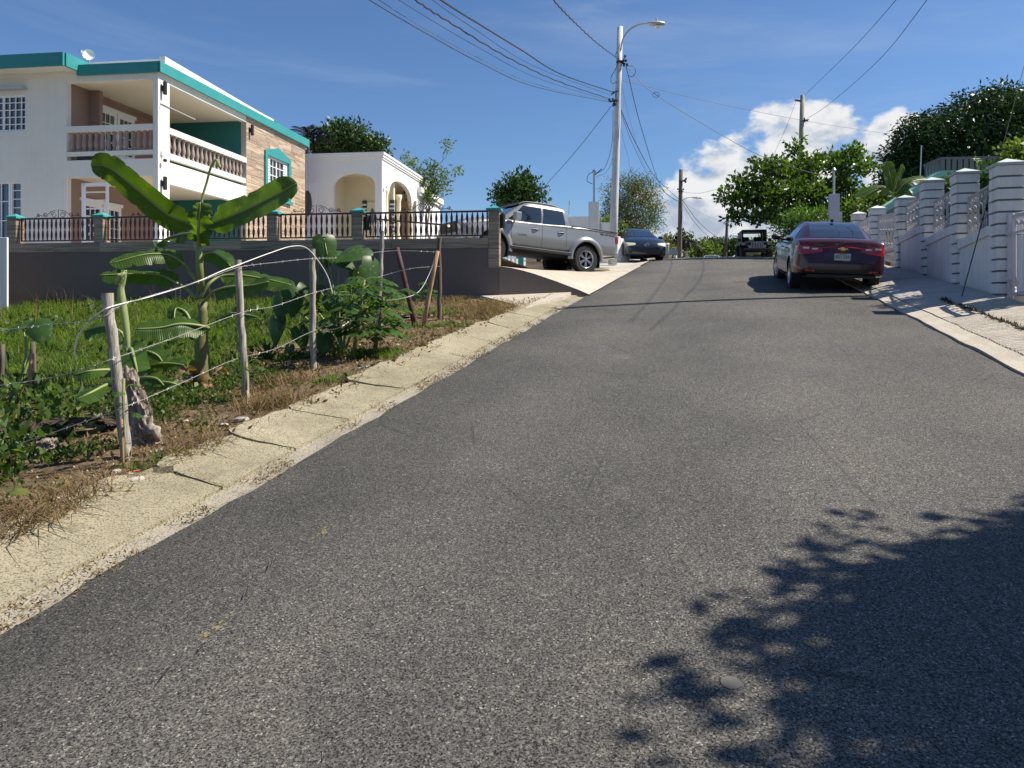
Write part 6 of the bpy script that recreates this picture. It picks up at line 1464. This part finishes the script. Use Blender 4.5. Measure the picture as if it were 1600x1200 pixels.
# ------------------------------------------------------------------ taro, papaya, weeds, grass
def taro_leaf(mb, tip_at, size, facing, roll=0, curl=.25):
    f = Vector(facing).normalized(); dn = Vector((0, 0, -1)); dn = (dn-f*dn.dot(f)).normalized(); s = f.cross(dn); dn, s = dn*math.cos(roll)+s*math.sin(roll), s*math.cos(roll)-dn*math.sin(roll)
    prof = [(-.42, .20), (-.30, .40), (-.10, .46), (.12, .44), (.40, .34), (.70, .18), (.95, .04)]; c = Vector(tip_at); rows = []
    for a, w in prof:
        mid = c+dn*size*a*(1 if a > -.05 else .3)+f*(-curl*size*max(0, a)**2)
        rows.append([c+dn*size*a+s*size*w+f*(-.12*size), c+dn*size*(a*.9+.02)+s*size*w*.5+f*(-.02*size-curl*size*.5*max(0, a)**2), mid, c+dn*size*(a*.9+.02)-s*size*w*.5+f*(-.02*size-curl*size*.5*max(0, a)**2), c+dn*size*a-s*size*w+f*(-.12*size)])
    mb.grid(rows)
def taro(px, py, D, label, lv):
    b = P(px, py, D); b.z = lot(b.x, b.y)-.02; o = empty('taro_plant', b, 0, label, 'taro plant')
    for i, (lx, ly, dd, sz_, fc, rl) in enumerate(lv):
        q = P(lx, ly, D+dd); mb = MB(); taro_leaf(mb, q, sz_, fc, rl); l = mb.build('leaf', LM['taro'], o, world=True, smooth=True, fix=False)
        MB().tube(bez([b, b.lerp(q, .5)+Vector((.05*math.sin(i*2), .03, .06)), q], 6), [.020-.0011*k for k in range(13)], 7).build('petiole', LM['petiole'], l, world=True, smooth=True)
    return o
taro(535, 545, 9.6, 'large taro plant with drooping arrow leaves behind the third post', [(508, 380, .2, .36, (.35, -.8, .2), .1), (492, 440, .2, .42, (-.8, -.5, .1), 0), (530, 400, .1, .34, (.3, -.6, .7), .6), (560, 390, 0, .40, (.1, -.55, .8), -.9), (583, 415, -.1, .34, (.7, -.5, .2), -.2), (560, 425, .1, .28, (0, -.9, .4), .2), (440, 465, .4, .40, (-.3, -.7, .5), .3), (462, 455, .3, .40, (.5, -.7, .3), -.2), (470, 520, 0, .26, (.5, -.8, .2), .2), (430, 505, .3, .34, (-.4, -.8, .2), .1), (505, 530, -.2, .26, (.1, -.9, .3), 0), (450, 545, -.2, .20, (-.5, -.8, .2), -.3), (520, 470, .1, .3, (.2, -.9, .2), .4)])
taro(28, 600, 8.2, 'taro plant with one broad glossy leaf at the left frame edge', [(60, 510, .1, .30, (.1, -.8, .6), .5), (35, 505, .2, .22, (-.2, -.5, .8), -.4), (-5, 560, 0, .25, (.2, -.8, .5), .2)])
def papaya(px, py, D, H, label, n, size, seed, lean=.0, low=.45):
    b = P(px, py, D); b.z = lot(b.x, b.y)-.02; o = empty('papaya_plant', b, 0, label, 'papaya plant'); r = random.Random(seed); tp = b+Vector((lean, 0, H))
    MB().tube([b.lerp(tp, t) for t in (0, .3, .6, 1)], [.035*size/.3, .03*size/.3, .025*size/.3, .012], 8).build('stem', LM['bananastem'], o, world=True, smooth=True)
    for i in range(n):
        a = i*2.4+r.uniform(-.2, .2); t = low+(1-low)*(i+.5)/n; st = b.lerp(tp, t); e = r.uniform(-.15, .65)*t; L = size*r.uniform(.9, 1.5)*(1.2-.4*t)
        c = st+Vector((math.cos(a)*math.cos(e)*L, math.sin(a)*math.cos(e)*L, math.sin(e)*L+.02)); mb = MB(); cols = None
        out = Vector((math.cos(a), math.sin(a), -.25)).normalized(); s = out.cross(Vector((0, 0, 1))).normalized()
        for k in range(7):
            th = (k-3)*.62; d = (out*math.cos(th)+s*math.sin(th)); d.z -= .25; d.normalize(); q = d.cross(Vector((0, 0, 1))).normalized(); ll = size*(.85-.08*abs(k-3))*r.uniform(.85, 1.1); w = ll*.16
            p1, p2, p3 = c+d*ll*.35, c+d*ll*.7, c+d*ll+Vector((0, 0, -.05*ll)); dz = Vector((0, 0, .03*size))
            mb.add([c, p1+q*w*.6+dz, p1-q*w*.6+dz, p2+q*w*1.5, p2-q*w*1.5, p3, c+d*ll*.55+q*w*.5+dz, c+d*ll*.55-q*w*.5+dz], [(0, 1, 2), (1, 6, 7, 2), (6, 3, 5, 4, 7)])
        me = mb.xf(FR[o.name].inverted()).mesh('leaf', LM['papaya'], True, False); at = me.color_attributes.new('tone', 'FLOAT_COLOR', 'POINT'); v_ = r.uniform(.75, 1.2); at.data.foreach_set('color', [v_, v_, v_, 1]*len(me.vertices))
        l = link(bpy.data.objects.new('leaf', me), o); MB().tube([st, st.lerp(c, .5)+Vector((0, 0, .015)), c], .005*size/.3, 5).build('petiole', LM['pstalk'], l, world=True)
    return o
papaya(552, 560, 9.0, 1.0, 'bushy papaya plant with dark lobed leaves beside the third post', 30, .27, 1, lean=.14, low=.30)
papaya(585, 545, 9.4, .72, 'second papaya plant leaning right of the bushiest one', 22, .26, 2, lean=.12, low=.25)
papaya(520, 530, 9.9, .85, 'papaya plant half hidden behind the taro leaves', 18, .26, 3, low=.35)
papaya(193, 745, 5.0, .62, 'thin papaya seedling tied beside the nearest leaning post', 5, .08, 4, low=.55)
papaya(385, 640, 6.8, .42, 'little papaya seedling at the foot of the second post', 5, .10, 5, low=.7)
papaya(670, 490, 13.0, .55, 'small papaya shoot beside the bare leaning stick', 8, .16, 6, low=.6)

def ground_pts(n, ulo, uhi, vlo, vhi, seed, prob):
    r = np.random.default_rng(seed); out = []
    while len(out) < n:
        u, v = r.uniform(ulo, uhi), r.uniform(vlo, vhi); x, y = xy(u, v)
        if (y-16)+.137*(x+.28) > -.06 and x > -14: continue
        if r.random() < prob(u, v, x, y): out.append((x, y, lot(x, y)-.01))
    return np.array(out)
def blades(name, pts, hh, wd, lean, mat, label, seed, curve=.35):
    r = np.random.default_rng(seed); n = len(pts); a = r.uniform(0, 6.283, n); H = hh*(.45+.9*r.random(n)) if np.isscalar(hh) else hh; d = np.stack([np.cos(a), np.sin(a), np.zeros(n)], 1); s = np.stack([-np.sin(a), np.cos(a), np.zeros(n)], 1)
    ln = lean*(.3+r.random(n)); w = (wd*(.6+.8*r.random(n)))[:, None]
    base = pts; mid = base+d*(H*ln*.4)[:, None]+np.array([0, 0, 1])*(H*.62)[:, None]; tip = base+d*(H*ln*1.15)[:, None]+np.array([0, 0, 1])*(H*(1-.35*ln))[:, None]
    V = np.empty((n, 5, 3)); V[:, 0] = base-s*w*.5; V[:, 1] = base+s*w*.5; V[:, 2] = mid+s*w*.42; V[:, 3] = mid-s*w*.42; V[:, 4] = tip
    i = np.arange(n)[:, None]*5; F = np.concatenate([i+np.array([0, 1, 2]), i+np.array([0, 2, 3]), i+np.array([3, 2, 4])], 0)
    t = np.repeat(.7+.6*r.random(n), 5)
    o = link(bpy.data.objects.new(name, np_mesh(name, V.reshape(-1, 3), F, mat, cols=t))); return tag(o, label, 'grass', kind='stuff')
def pg_(u, v, x, y):                                             # where the lush grass grows
    d = (-v-5.9)+.8*sn(x, y, .9, 2)-(1.2 if u < 6.5 else 0); return max(0, min(1, d*.9))*(.35+.65*max(0, min(1, .75+.9*sn(x, y, 1.9, 7))))*(1 if y > 7.6 else .22)
g1 = ground_pts(46000, 4, 16, -15.5, -4.2, 5, pg_)
blades('grass', g1, .24, .011, 1.15, LM['grass'], 'tall green grass filling the empty lot', 6)
gs = ground_pts(260, 8, 15.5, -15, -6, 15, lambda u, v, x, y: 1 if (16-y) < 3.2 else .1)
blades('seeding_grass', gs, .62, .006, .5, LM['straw'], 'thin seeding grass stalks along the charcoal wall', 16)
def pdry(u, v, x, y): return (.9 if sn(x, y, 1.6, 8) > -.1 else .22)*(1 if v > -5.2 else .25)
g2 = ground_pts(7000, 1, 15, -6.4, -3.42, 7, pdry)
blades('dry_grass', g2, .06, .006, 2.0, LM['straw'], 'short dead straw lying along the gutter edge', 8)
cl_ = []
for px, py, n, s in ((780, 488, 1300, .40), (755, 480, 800, .4), (430, 632, 420, .16), (445, 600, 240, .16), (330, 705, 420, .16), (60, 812, 420, .14), (120, 785, 220, .12), (700, 470, 500, .3), (20, 842, 260, .12)):
    c = G(px, py, lot)
    for k in range(n):
        x, y = c.x+nr.normal(0, s), c.y+nr.normal(0, s)
        if uv(x, y)[1] < -3.45: cl_.append((x, y, lot(x, y)-.01))
blades('straw_clumps', np.array(cl_), .16, .006, 1.7, LM['straw'], 'tufts of dry brown straw beside the gutter', 9)
g3 = ground_pts(3500, 2.5, 14, -6.2, -3.6, 21, lambda u, v, x, y: max(0, min(1, 2.2*(sn(x, y, 1.25, 5)-.38))))
blades('green_tufts', g3, .11, .008, 1.1, LM['grass'], 'low green tufts dotted over the bare verge', 22)
# weeds: small leaves close to the soil
def weed(name, n, prob, rngs, size, hgt, mat, label, seed, each=10):
    c = ground_pts(n, *rngs, seed, prob); c[:, 2] += hgt*np.random.default_rng(seed).random(len(c))
    V, F, T = leaves(c, each, (size*2.2, size*2.2, hgt*.6), size, size*.6, up=.5, seed=seed, tonevar=.7)
    o = link(bpy.data.objects.new(name, np_mesh(name, V, F, mat, cols=T))); tag(o, label, 'weeds', kind='stuff')
weed('weeds', 1500, lambda u, v, x, y: max(0, min(1, 2*(sn(x, y, 1.1, 1)+.18))*(1 if v < -4.55+.35*sn(x, y, 2, 6) else .04)), (1.0, 8.5, -7.5, -3.75), .035, .07, LM['weed'], 'low feathery green weeds spreading over the near lot', 41, 14)
weed('creeping_vines', 520, lambda u, v, x, y: 1 if (v < -4.55+.25*sn(x, y, 2, 2)) else 0, (.2, 4.2, -7.0, -4.3), .085, .34, LM['weed'], 'tangled broad-leaved vines at the left frame edge', 43, 9)
weed('broad_weeds', 260, lambda u, v, x, y: max(0, min(1, 1.8*(sn(x, y, 1.0, 3)-.05))), (4.5, 12.5, -13, -5.6), .10, .26, LM['weed'], 'clumps of broad-leaved weeds standing in the grass', 44, 9)
weed('yellow_weeds', 260, lambda u, v, x, y: 1, (2.2, 6.5, -8.5, -5.0), .07, .20, LM['light'], 'yellow-green broad weeds around the rotting log', 45, 8)
weed('dead_leaves', 900, lambda u, v, x, y: 1, (1.5, 9, -8, -3.6), .045, .03, LM['dryleaf'], 'brown fallen leaves littering the lot floor', 47, 4) if False else None
rr = np.random.default_rng(3); c = ground_pts(4200, 1.2, 14.5, -8, -3.5, 47, lambda u, v, x, y: .3+.7*(sn(x, y, 1.7, 4) > 0)); V, F, T = leaves(c+np.array([0, 0, .015]), 4, (.14, .14, .02), .06, .025, up=0, seed=48, tonevar=.8, fold=.1)
# dead_leaves carry their tone attribute but use a plain dry colour
tag(link(bpy.data.objects.new('leaf_litter', np_mesh('leaf_litter', V, F, LM['straw'], cols=T*.9))), 'brown dead leaves littering the lot floor', 'leaf litter', kind='stuff')
# bright round leaf close to the frame edge, agave clump
b = P(28, 778, 4.35); b.z = lot(b.x, b.y); o = empty('taro_plant', b, 0, 'single sunlit yellow-green round leaf low at the left edge', 'taro plant')
q = P(28, 766, 4.35); mb = MB(); taro_leaf(mb, q, .085, (.1, -.35, .9), 1.2, .1); l = mb.build('leaf', LM['light'], o, world=True, smooth=True, fix=False)
at = l.data.color_attributes.new('tone', 'FLOAT_COLOR', 'POINT'); at.data.foreach_set('color', [1.6, 1.5, 1, 1]*len(l.data.vertices)); MB().tube([b, q], .005, 5).build('petiole', LM['petiole'], l, world=True)
b = P(418, 540, 9.6); b.z = lot(b.x, b.y); o = empty('agave', b, 0, 'spiky pineapple-like rosette in the grass behind the fence', 'agave')
for k in range(18):
    a = k*2.4; e = .4+.9*(k/18); d = Vector((math.cos(a)*math.cos(e), math.sin(a)*math.cos(e), math.sin(e)))*.34; mb = MB(); blade(mb, [b, b+d*.5+Vector((0, 0, .02)), b+d], .016, seed=k, wave=0); mb.build('leaf', LM['taro'], o, world=True, fix=False)
# ------------------------------------------------------------------ wire fence, stumps, rubble
posts = [((200, 716), (167, 458), 5.2, .040, .035, 'thick weathered fence post, nearest and leaning left', M['post']), ((386, 622), (371, 406), 7.0, .037, .033, 'pale weathered fence post, second from the left', M['post']),
         ((490, 574), (488, 389), 8.5, .038, .034, 'grey weathered fence post beside the papaya, third from the left', M['post']), ((590, 470), (597, 361), 12.0, .040, .036, 'slim grey fence post before the charcoal wall', M['post']),
         ((687, 480), (686, 372), 12.6, .040, .036, 'brown square-cut fence post, last before the driveway', M['wpole'])]
PT_ = []
for bp, tp_, D, r0, r1, lab, mt in posts:
    b = P(bp[0], bp[1], D); t = P(tp_[0], tp_[1], D); gz = lot(b.x, b.y); o = empty('fence_post', (b.x, b.y, gz), 0, lab, 'fence post', 'wire fence posts'); rr_ = random.Random(D)
    n = 14; pts = [Vector((b.x, b.y, min(b.z, gz)-.12)).lerp(t, i/n)+Vector((rr_.gauss(0, .004), rr_.gauss(0, .004), 0)) for i in range(n+1)]
    MB().tube(pts, [r0+(r1-r0)*i/n+rr_.uniform(-.004, .004) for i in range(n+1)], 11).build('shaft', mt, o, world=True, smooth=True, auto=50)
    PT_.append((pts, D))
def stake(p0, p1, D, r, mat, label, D1=None, name='stake'):
    a, b = P(*p0, D), P(*p1, D1 or D); a.z = min(a.z, lot(a.x, a.y)); o = MB().tube([a-Vector((0, 0, .05)), a.lerp(b, .3), a.lerp(b, .7), b], [r, r*.97, r*.95, r*.9], 8).build(name, mat, smooth=True); top(o, a); tag(o, label, 'stake'); return o
stake((649, 478), (620, 387), 12.3, .045, M['rust'], 'rusty maroon metal stake leaning left by the charcoal wall')
stake((661, 491), (684, 392), 12.0, .035, M['stick'], 'bare tan stick leaning right against the last fence post')
stake((55, 592), (51, 534), 8.0, .026, M['wpole'], 'short bare stake below the broad taro leaf')
stake((44, 592), (50, 552), 7.9, .022, M['stick'], 'thin stake crossing the short one below the taro leaf')
stake((2, 580), (4, 538), 8.0, .026, M['wpole'], 'short stake cut off by the left frame edge')
stake((193, 742), (190, 655), 4.95, .008, M['stick'], 'thin bamboo cane stuck beside the nearest fence post')
stake((386, 642), (386, 610), 6.6, .008, M['stick'], 'thin cane at the foot of the second fence post')
def barbed(pts, label, r=.003):
    w = bez([P(*p) for p in pts], 10); mb = MB(); rr_ = random.Random(len(label))
    a = [p+Vector((0, math.cos(i*1.4)*.004, math.sin(i*1.4)*.004)) for i, p in enumerate(w)]; mb.tube(w, r, 5)
    acc = 0
    for i in range(1, len(w)):
        acc += (w[i]-w[i-1]).length
        if acc > .11:
            acc = 0; 
            for k in range(2):
                d = Vector((rr_.uniform(-.4, .4), rr_.uniform(-1, 1), rr_.uniform(-1, 1))).normalized()*.015; mb.tube([w[i]-d, w[i]+d], .0018, 4)
    o = mb.build('barbed_wire', M['wire']); top(o, w[0]); tag(o, label, 'barbed wire', 'strands of the wire fence')
barbed([(-40, 522, 5.4), (70, 508, 5.3), (135, 502, 5.2), (167, 492, 5.1), (200, 473, 5.4), (310, 440, 6.3), (372, 418, 6.9), (430, 410, 7.6), (488, 404, 8.4), (540, 402, 10), (597, 393, 11.9), (640, 392, 12.2), (686, 394, 12.5)], 'topmost barbed wire strand strung along the fence posts')
barbed([(-40, 608, 5.3), (90, 588, 5.2), (178, 560, 5.1), (280, 525, 6.0), (379, 488, 6.9), (430, 478, 7.6), (489, 458, 8.4), (540, 445, 10), (594, 432, 11.9), (640, 420, 12.2), (687, 416, 12.5)], 'middle barbed wire strand strung along the fence posts')
barbed([(-40, 712, 5.2), (40, 690, 5.1), (120, 663, 5.05), (190, 638, 5.1), (280, 600, 5.9), (366, 562, 6.9), (430, 545, 7.6), (490, 517, 8.4), (545, 500, 10)], 'lowest barbed wire strand near the ground')
w = bez([P(*p) for p in ((116, 558, 5.2), (120, 530, 5.2), (138, 503, 5.2), (158, 487, 5.15), (178, 478, 5.2), (240, 462, 5.8), (306, 441, 6.3), (345, 424, 6.7), (372, 414, 6.9), (420, 396, 7.6), (455, 385, 8.2), (478, 387, 8.4), (496, 406, 8.5), (512, 432, 8.6), (520, 460, 8.6))], 8)
o = MB().tube(w, .0046, 7).build('hose', M['hose'], smooth=True); top(o, w[0]); tag(o, 'white plastic hose draped over the first three fence posts', 'hose')
w = bez([P(*p) for p in ((500, 516, 8.5), (530, 512, 8.7), (556, 494, 9.2))], 8); o = MB().tube(w, .0046, 7).build('hose', M['hose'], smooth=True); top(o, w[0]); tag(o, 'short white hose end behind the papaya leaves', 'hose')
w = bez([P(*p) for p in ((600, 470, 12), (630, 466, 12), (655, 455, 12.2), (672, 425, 12.4), (680, 400, 12.4))], 8); o = MB().tube(w, .006, 6).build('hose', M['hose'], smooth=True); top(o, w[0]); tag(o, 'thin white hose hanging between the last stakes', 'hose')
# dead stump standing by the nearest post, dark log on the ground
import bmesh
def gnarl(name, label, pts, rad, mat, seed, rough=.3, holes=3, segs=40, rings=34, cat='stump'):
    q = bez(pts, 16); base = q[0]; o = empty(name, base, 0, label, cat); mb = MB(); rows = []
    R = [rad[0]+(rad[1]-rad[0])*i/(len(q)-1) for i in range(len(q))]; r = random.Random(seed); hs_ = [(r.uniform(.1, .9), r.uniform(0, 6.28), r.uniform(.10, .18)) for _ in range(holes*3)]
    for i, p in enumerate(q):
        row = []; t = i/(len(q)-1)
        for k in range(segs+1):
            a = 2*math.pi*(k % segs)/segs; rr_ = R[i]*(1+rough*sn(math.cos(a)*2+seed, t*5+math.sin(a)*2, 1.6, seed)+.22*abs(math.sin(a*2.5+t*3+seed))-.16*max(0, sn(a*4+seed, t*7, 2.2, seed))+.07*sn(a*9, t*22, 2, seed))
            for ht, ha, hr in hs_:
                d = math.hypot((t-ht)*1.3, math.atan2(math.sin(a-ha), math.cos(a-ha))*.22)
                if d < hr: rr_ *= .55+.45*(d/hr)
            if i in (0, len(q)-1): rr_ *= .75
            row.append(p+Vector((math.cos(a)*rr_, math.sin(a)*rr_*.8, .02*sn(a*3, t*9, 2, seed))))
        rows.append(row)
    mb.grid(rows); mb.add(rows[-1][:-1], [tuple(range(segs))]); body = mb.build('trunk', mat, o, world=True, auto=55, fix=False)
    return o
b = G(228, 694, lot)
o = gnarl('stump', 'grey gnarled dead stump standing right of the nearest post', [(b.x+.02, b.y, b.z-.05), P(222, 660, b.y), P(212, 620, b.y), P(200, 578, b.y)], (.105, .04), M['stump'], 3, .45)
MB().tube([P(205, 605, b.y), P(199, 585, b.y-.02), P(197, 571, b.y-.02)], [.045, .03, .008], 7).build('spur', M['stump'], o, world=True, smooth=True)
MB().tube([P(232, 672, b.y-.06), P(244, 672, b.y-.1), P(246, 690, b.y-.08)], [.05, .04, .02], 7).build('spur', M['stump'], o, world=True, smooth=True)
b = G(95, 690, lot); gnarl('log', 'dark rotting log lying among the weeds', [(b.x-.35, b.y+.1, b.z+.08), (b.x-.1, b.y+.15, b.z+.14), (b.x+.2, b.y+.3, b.z+.12), (b.x+.5, b.y+.5, b.z+.05)], (.17, .10), M['darkstump'], 5, .4, cat='log')
b = G(72, 712, lot); gnarl('log', 'small grey root knuckle in front of the rotting log', [(b.x, b.y, b.z-.03), (b.x, b.y, b.z+.05), (b.x+.02, b.y, b.z+.12)], (.09, .05), M['stump'], 8, .5, cat='log')
b = G(660, 497, lot); gnarl('log', 'flat heap of grey brushwood at the foot of the leaning stakes', [(b.x-.55, b.y+.2, b.z+.03), (b.x-.1, b.y+.05, b.z+.06), (b.x+.35, b.y, b.z+.03)], (.09, .05), M['stump'], 12, .5, cat='log')
# loose stones: one shared low mesh, each stone its own object
mb = MB(); rr_ = random.Random(2); vs = []
for i in range(5):
    for k in range(7):
        a = k/7*6.283; e = (i-2)/2.4*1.3; vs.append((math.cos(a)*math.cos(e)*(1+rr_.uniform(-.2, .2)), math.sin(a)*math.cos(e)*(1+rr_.uniform(-.2, .2)), math.sin(e)*.6+rr_.uniform(-.08, .08)))
mb.add(vs, [(i*7+k, i*7+(k+1) % 7, (i+1)*7+(k+1) % 7, (i+1)*7+k) for i in range(4) for k in range(7)]+[tuple(range(7))[::-1], tuple(range(28, 35))])
sm = mb.mesh('stone', M['stone'])
SL = {0: 'largest pale stone on the verge between first and second post', 1: 'pale stone on the verge right of the second post', 3: 'flat stone behind the broken gutter slab', 4: 'pale stone beside the crumpled white paper', 5: 'oblong pale stone by the gutter below the nearest post', 6: 'pale stone left of the oblong one by the gutter', 8: 'stone by the red tape near the nearest post', 9: 'lone pale stone in the straw near the driveway pad', 15: 'pale stone on the verge below the papaya plants', 16: 'pale stone at the foot of the bushy papaya'}
for i, (px, py, s) in enumerate(((378, 658, .045), (452, 643, .03), (350, 665, .025), (300, 672, .03), (565, 577, .03), (160, 765, .045), (150, 772, .03), (140, 778, .02), (215, 752, .035), (730, 515, .04), (205, 742, .02), (133, 775, .018), (182, 738, .025), (45, 815, .02), (290, 660, .025), (620, 540, .03), (560, 540, .03), (345, 690, .022), (98, 790, .02), (250, 705, .02))):
    p = G(px, py, lot); o = inst('stone', sm, None, (p.x, p.y, lot(p.x, p.y)+s*.25), i*1.7, (s*1.5, s, s)); tag(o, SL.get(i, 'tiny limestone crumb among the straw of the verge'), 'stone', 'loose stones on the verge')
c = ground_pts(2600, 1, 14, -6, -3.45, 77, lambda u, v, x, y: .25+.75*(sn(x, y, 2.2, 6) > .1)); n = len(c); r_ = np.random.default_rng(4); s = (.004+.012*r_.random(n)**2)[:, None, None]
T4 = np.array([(1, 0, -.3), (-.5, .87, -.3), (-.5, -.87, -.3), (0, 0, .9)]); V = (c+np.array([0, 0, .012]))[:, None, :]+T4[None]*s*(.6+.8*r_.random((n, 4, 1))); i4 = np.arange(n)[:, None]*4
F = np.concatenate([i4+np.array(q) for q in ((0, 1, 3), (1, 2, 3), (2, 0, 3), (0, 2, 1))])
tag(link(bpy.data.objects.new('gravel', np_mesh('gravel', V.reshape(-1, 3), F, M['stone']))), 'fine pale gravel scattered in the verge soil', 'gravel', kind='stuff')
# litter: red ribbon, crumpled white paper, twig debris on the channel
M['redtape'] = pm('red_tape', (.55, .05, .03), .5, bump=0); p = [G(*q, lot)+Vector((0, 0, .02)) for q in ((196, 744), (212, 741), (225, 738), (237, 735))]
o = MB().grid([[q for q in p], [q+Vector((.003, .012, .006*math.sin(i*2))) for i, q in enumerate(p)]]).build('ribbon', M['redtape'], fix=False); tag(o, 'strip of red tape lying by the nearest post', 'ribbon')
p = G(570, 577, lot); mb = MB(); rr_ = random.Random(9); mb.add([(p.x+rr_.uniform(-.05, .05), p.y+rr_.uniform(-.04, .04), lot(p.x, p.y)+rr_.uniform(.01, .05)) for _ in range(9)], [(0, 1, 2), (2, 3, 4), (4, 5, 6), (6, 7, 8), (1, 5, 8), (0, 4, 7)]); o = mb.build('paper', M['white2'], fix=False); tag(o, 'crumpled white scrap of paper on the verge', 'paper')
c = []; r_ = np.random.default_rng(6)
for _ in range(1500):
    u = r_.uniform(0, 14); v = VL-.02+r_.normal(0, .035)-.10*(r_.random() < .35); x, y = xy(u, v); c.append((x, y, h(u)-.004))
c = np.array([q for q in c if sn(q[0], q[1], 1.9, 9) > -.05]); V, F, T = leaves(c, 3, (.03, .03, .006), .03, .008, up=0, seed=9, tonevar=.9)
tag(link(bpy.data.objects.new('channel_debris', np_mesh('channel_debris', V, F, LM['straw'], cols=T*1.2))), 'dry twigs and straw caught along the gutter channel', 'debris', kind='stuff')
c = []
for _ in range(260):
    u = r_.uniform(8, 14); v = 3.62+.04*sn(u, 2, 1.3)+.015*sn(u*4, 2, 2)+r_.normal(0, .012); x, y = xy(u, v); c.append((x, y, sz(u, v)+.012))
V, F, T = leaves(np.array(c), 6, (.03, .03, .01), .05, .014, up=0, seed=10, tonevar=.9)
tag(link(bpy.data.objects.new('crack_litter', np_mesh('crack_litter', V, F, LM['straw'], cols=T*.35))), 'dark leaf litter packed in the pavement crack', 'debris', kind='stuff')

# small weeds rooted in the gutter joints
jp_ = []
for cu in cuts[3:-1]:
    for _ in range(26):
        u = cu+r_.normal(0, .02); v = VL-.17-r_.random()**1.6*.5; x, y = xy(u, v); jp_.append((x, y, h(u)+.0+.10*max(0, (VL-.17-v)/.6)**1.2))
    for _ in range(16):
        u = cu+r_.normal(0, .25); v = VL-.15+r_.normal(0, .025); x, y = xy(u, v); jp_.append((x, y, h(u)-.02))
blades('joint_weeds', np.array(jp_), .035, .004, 1.3, LM['grass'], 'tiny weeds sprouting from the gutter joints', 91)
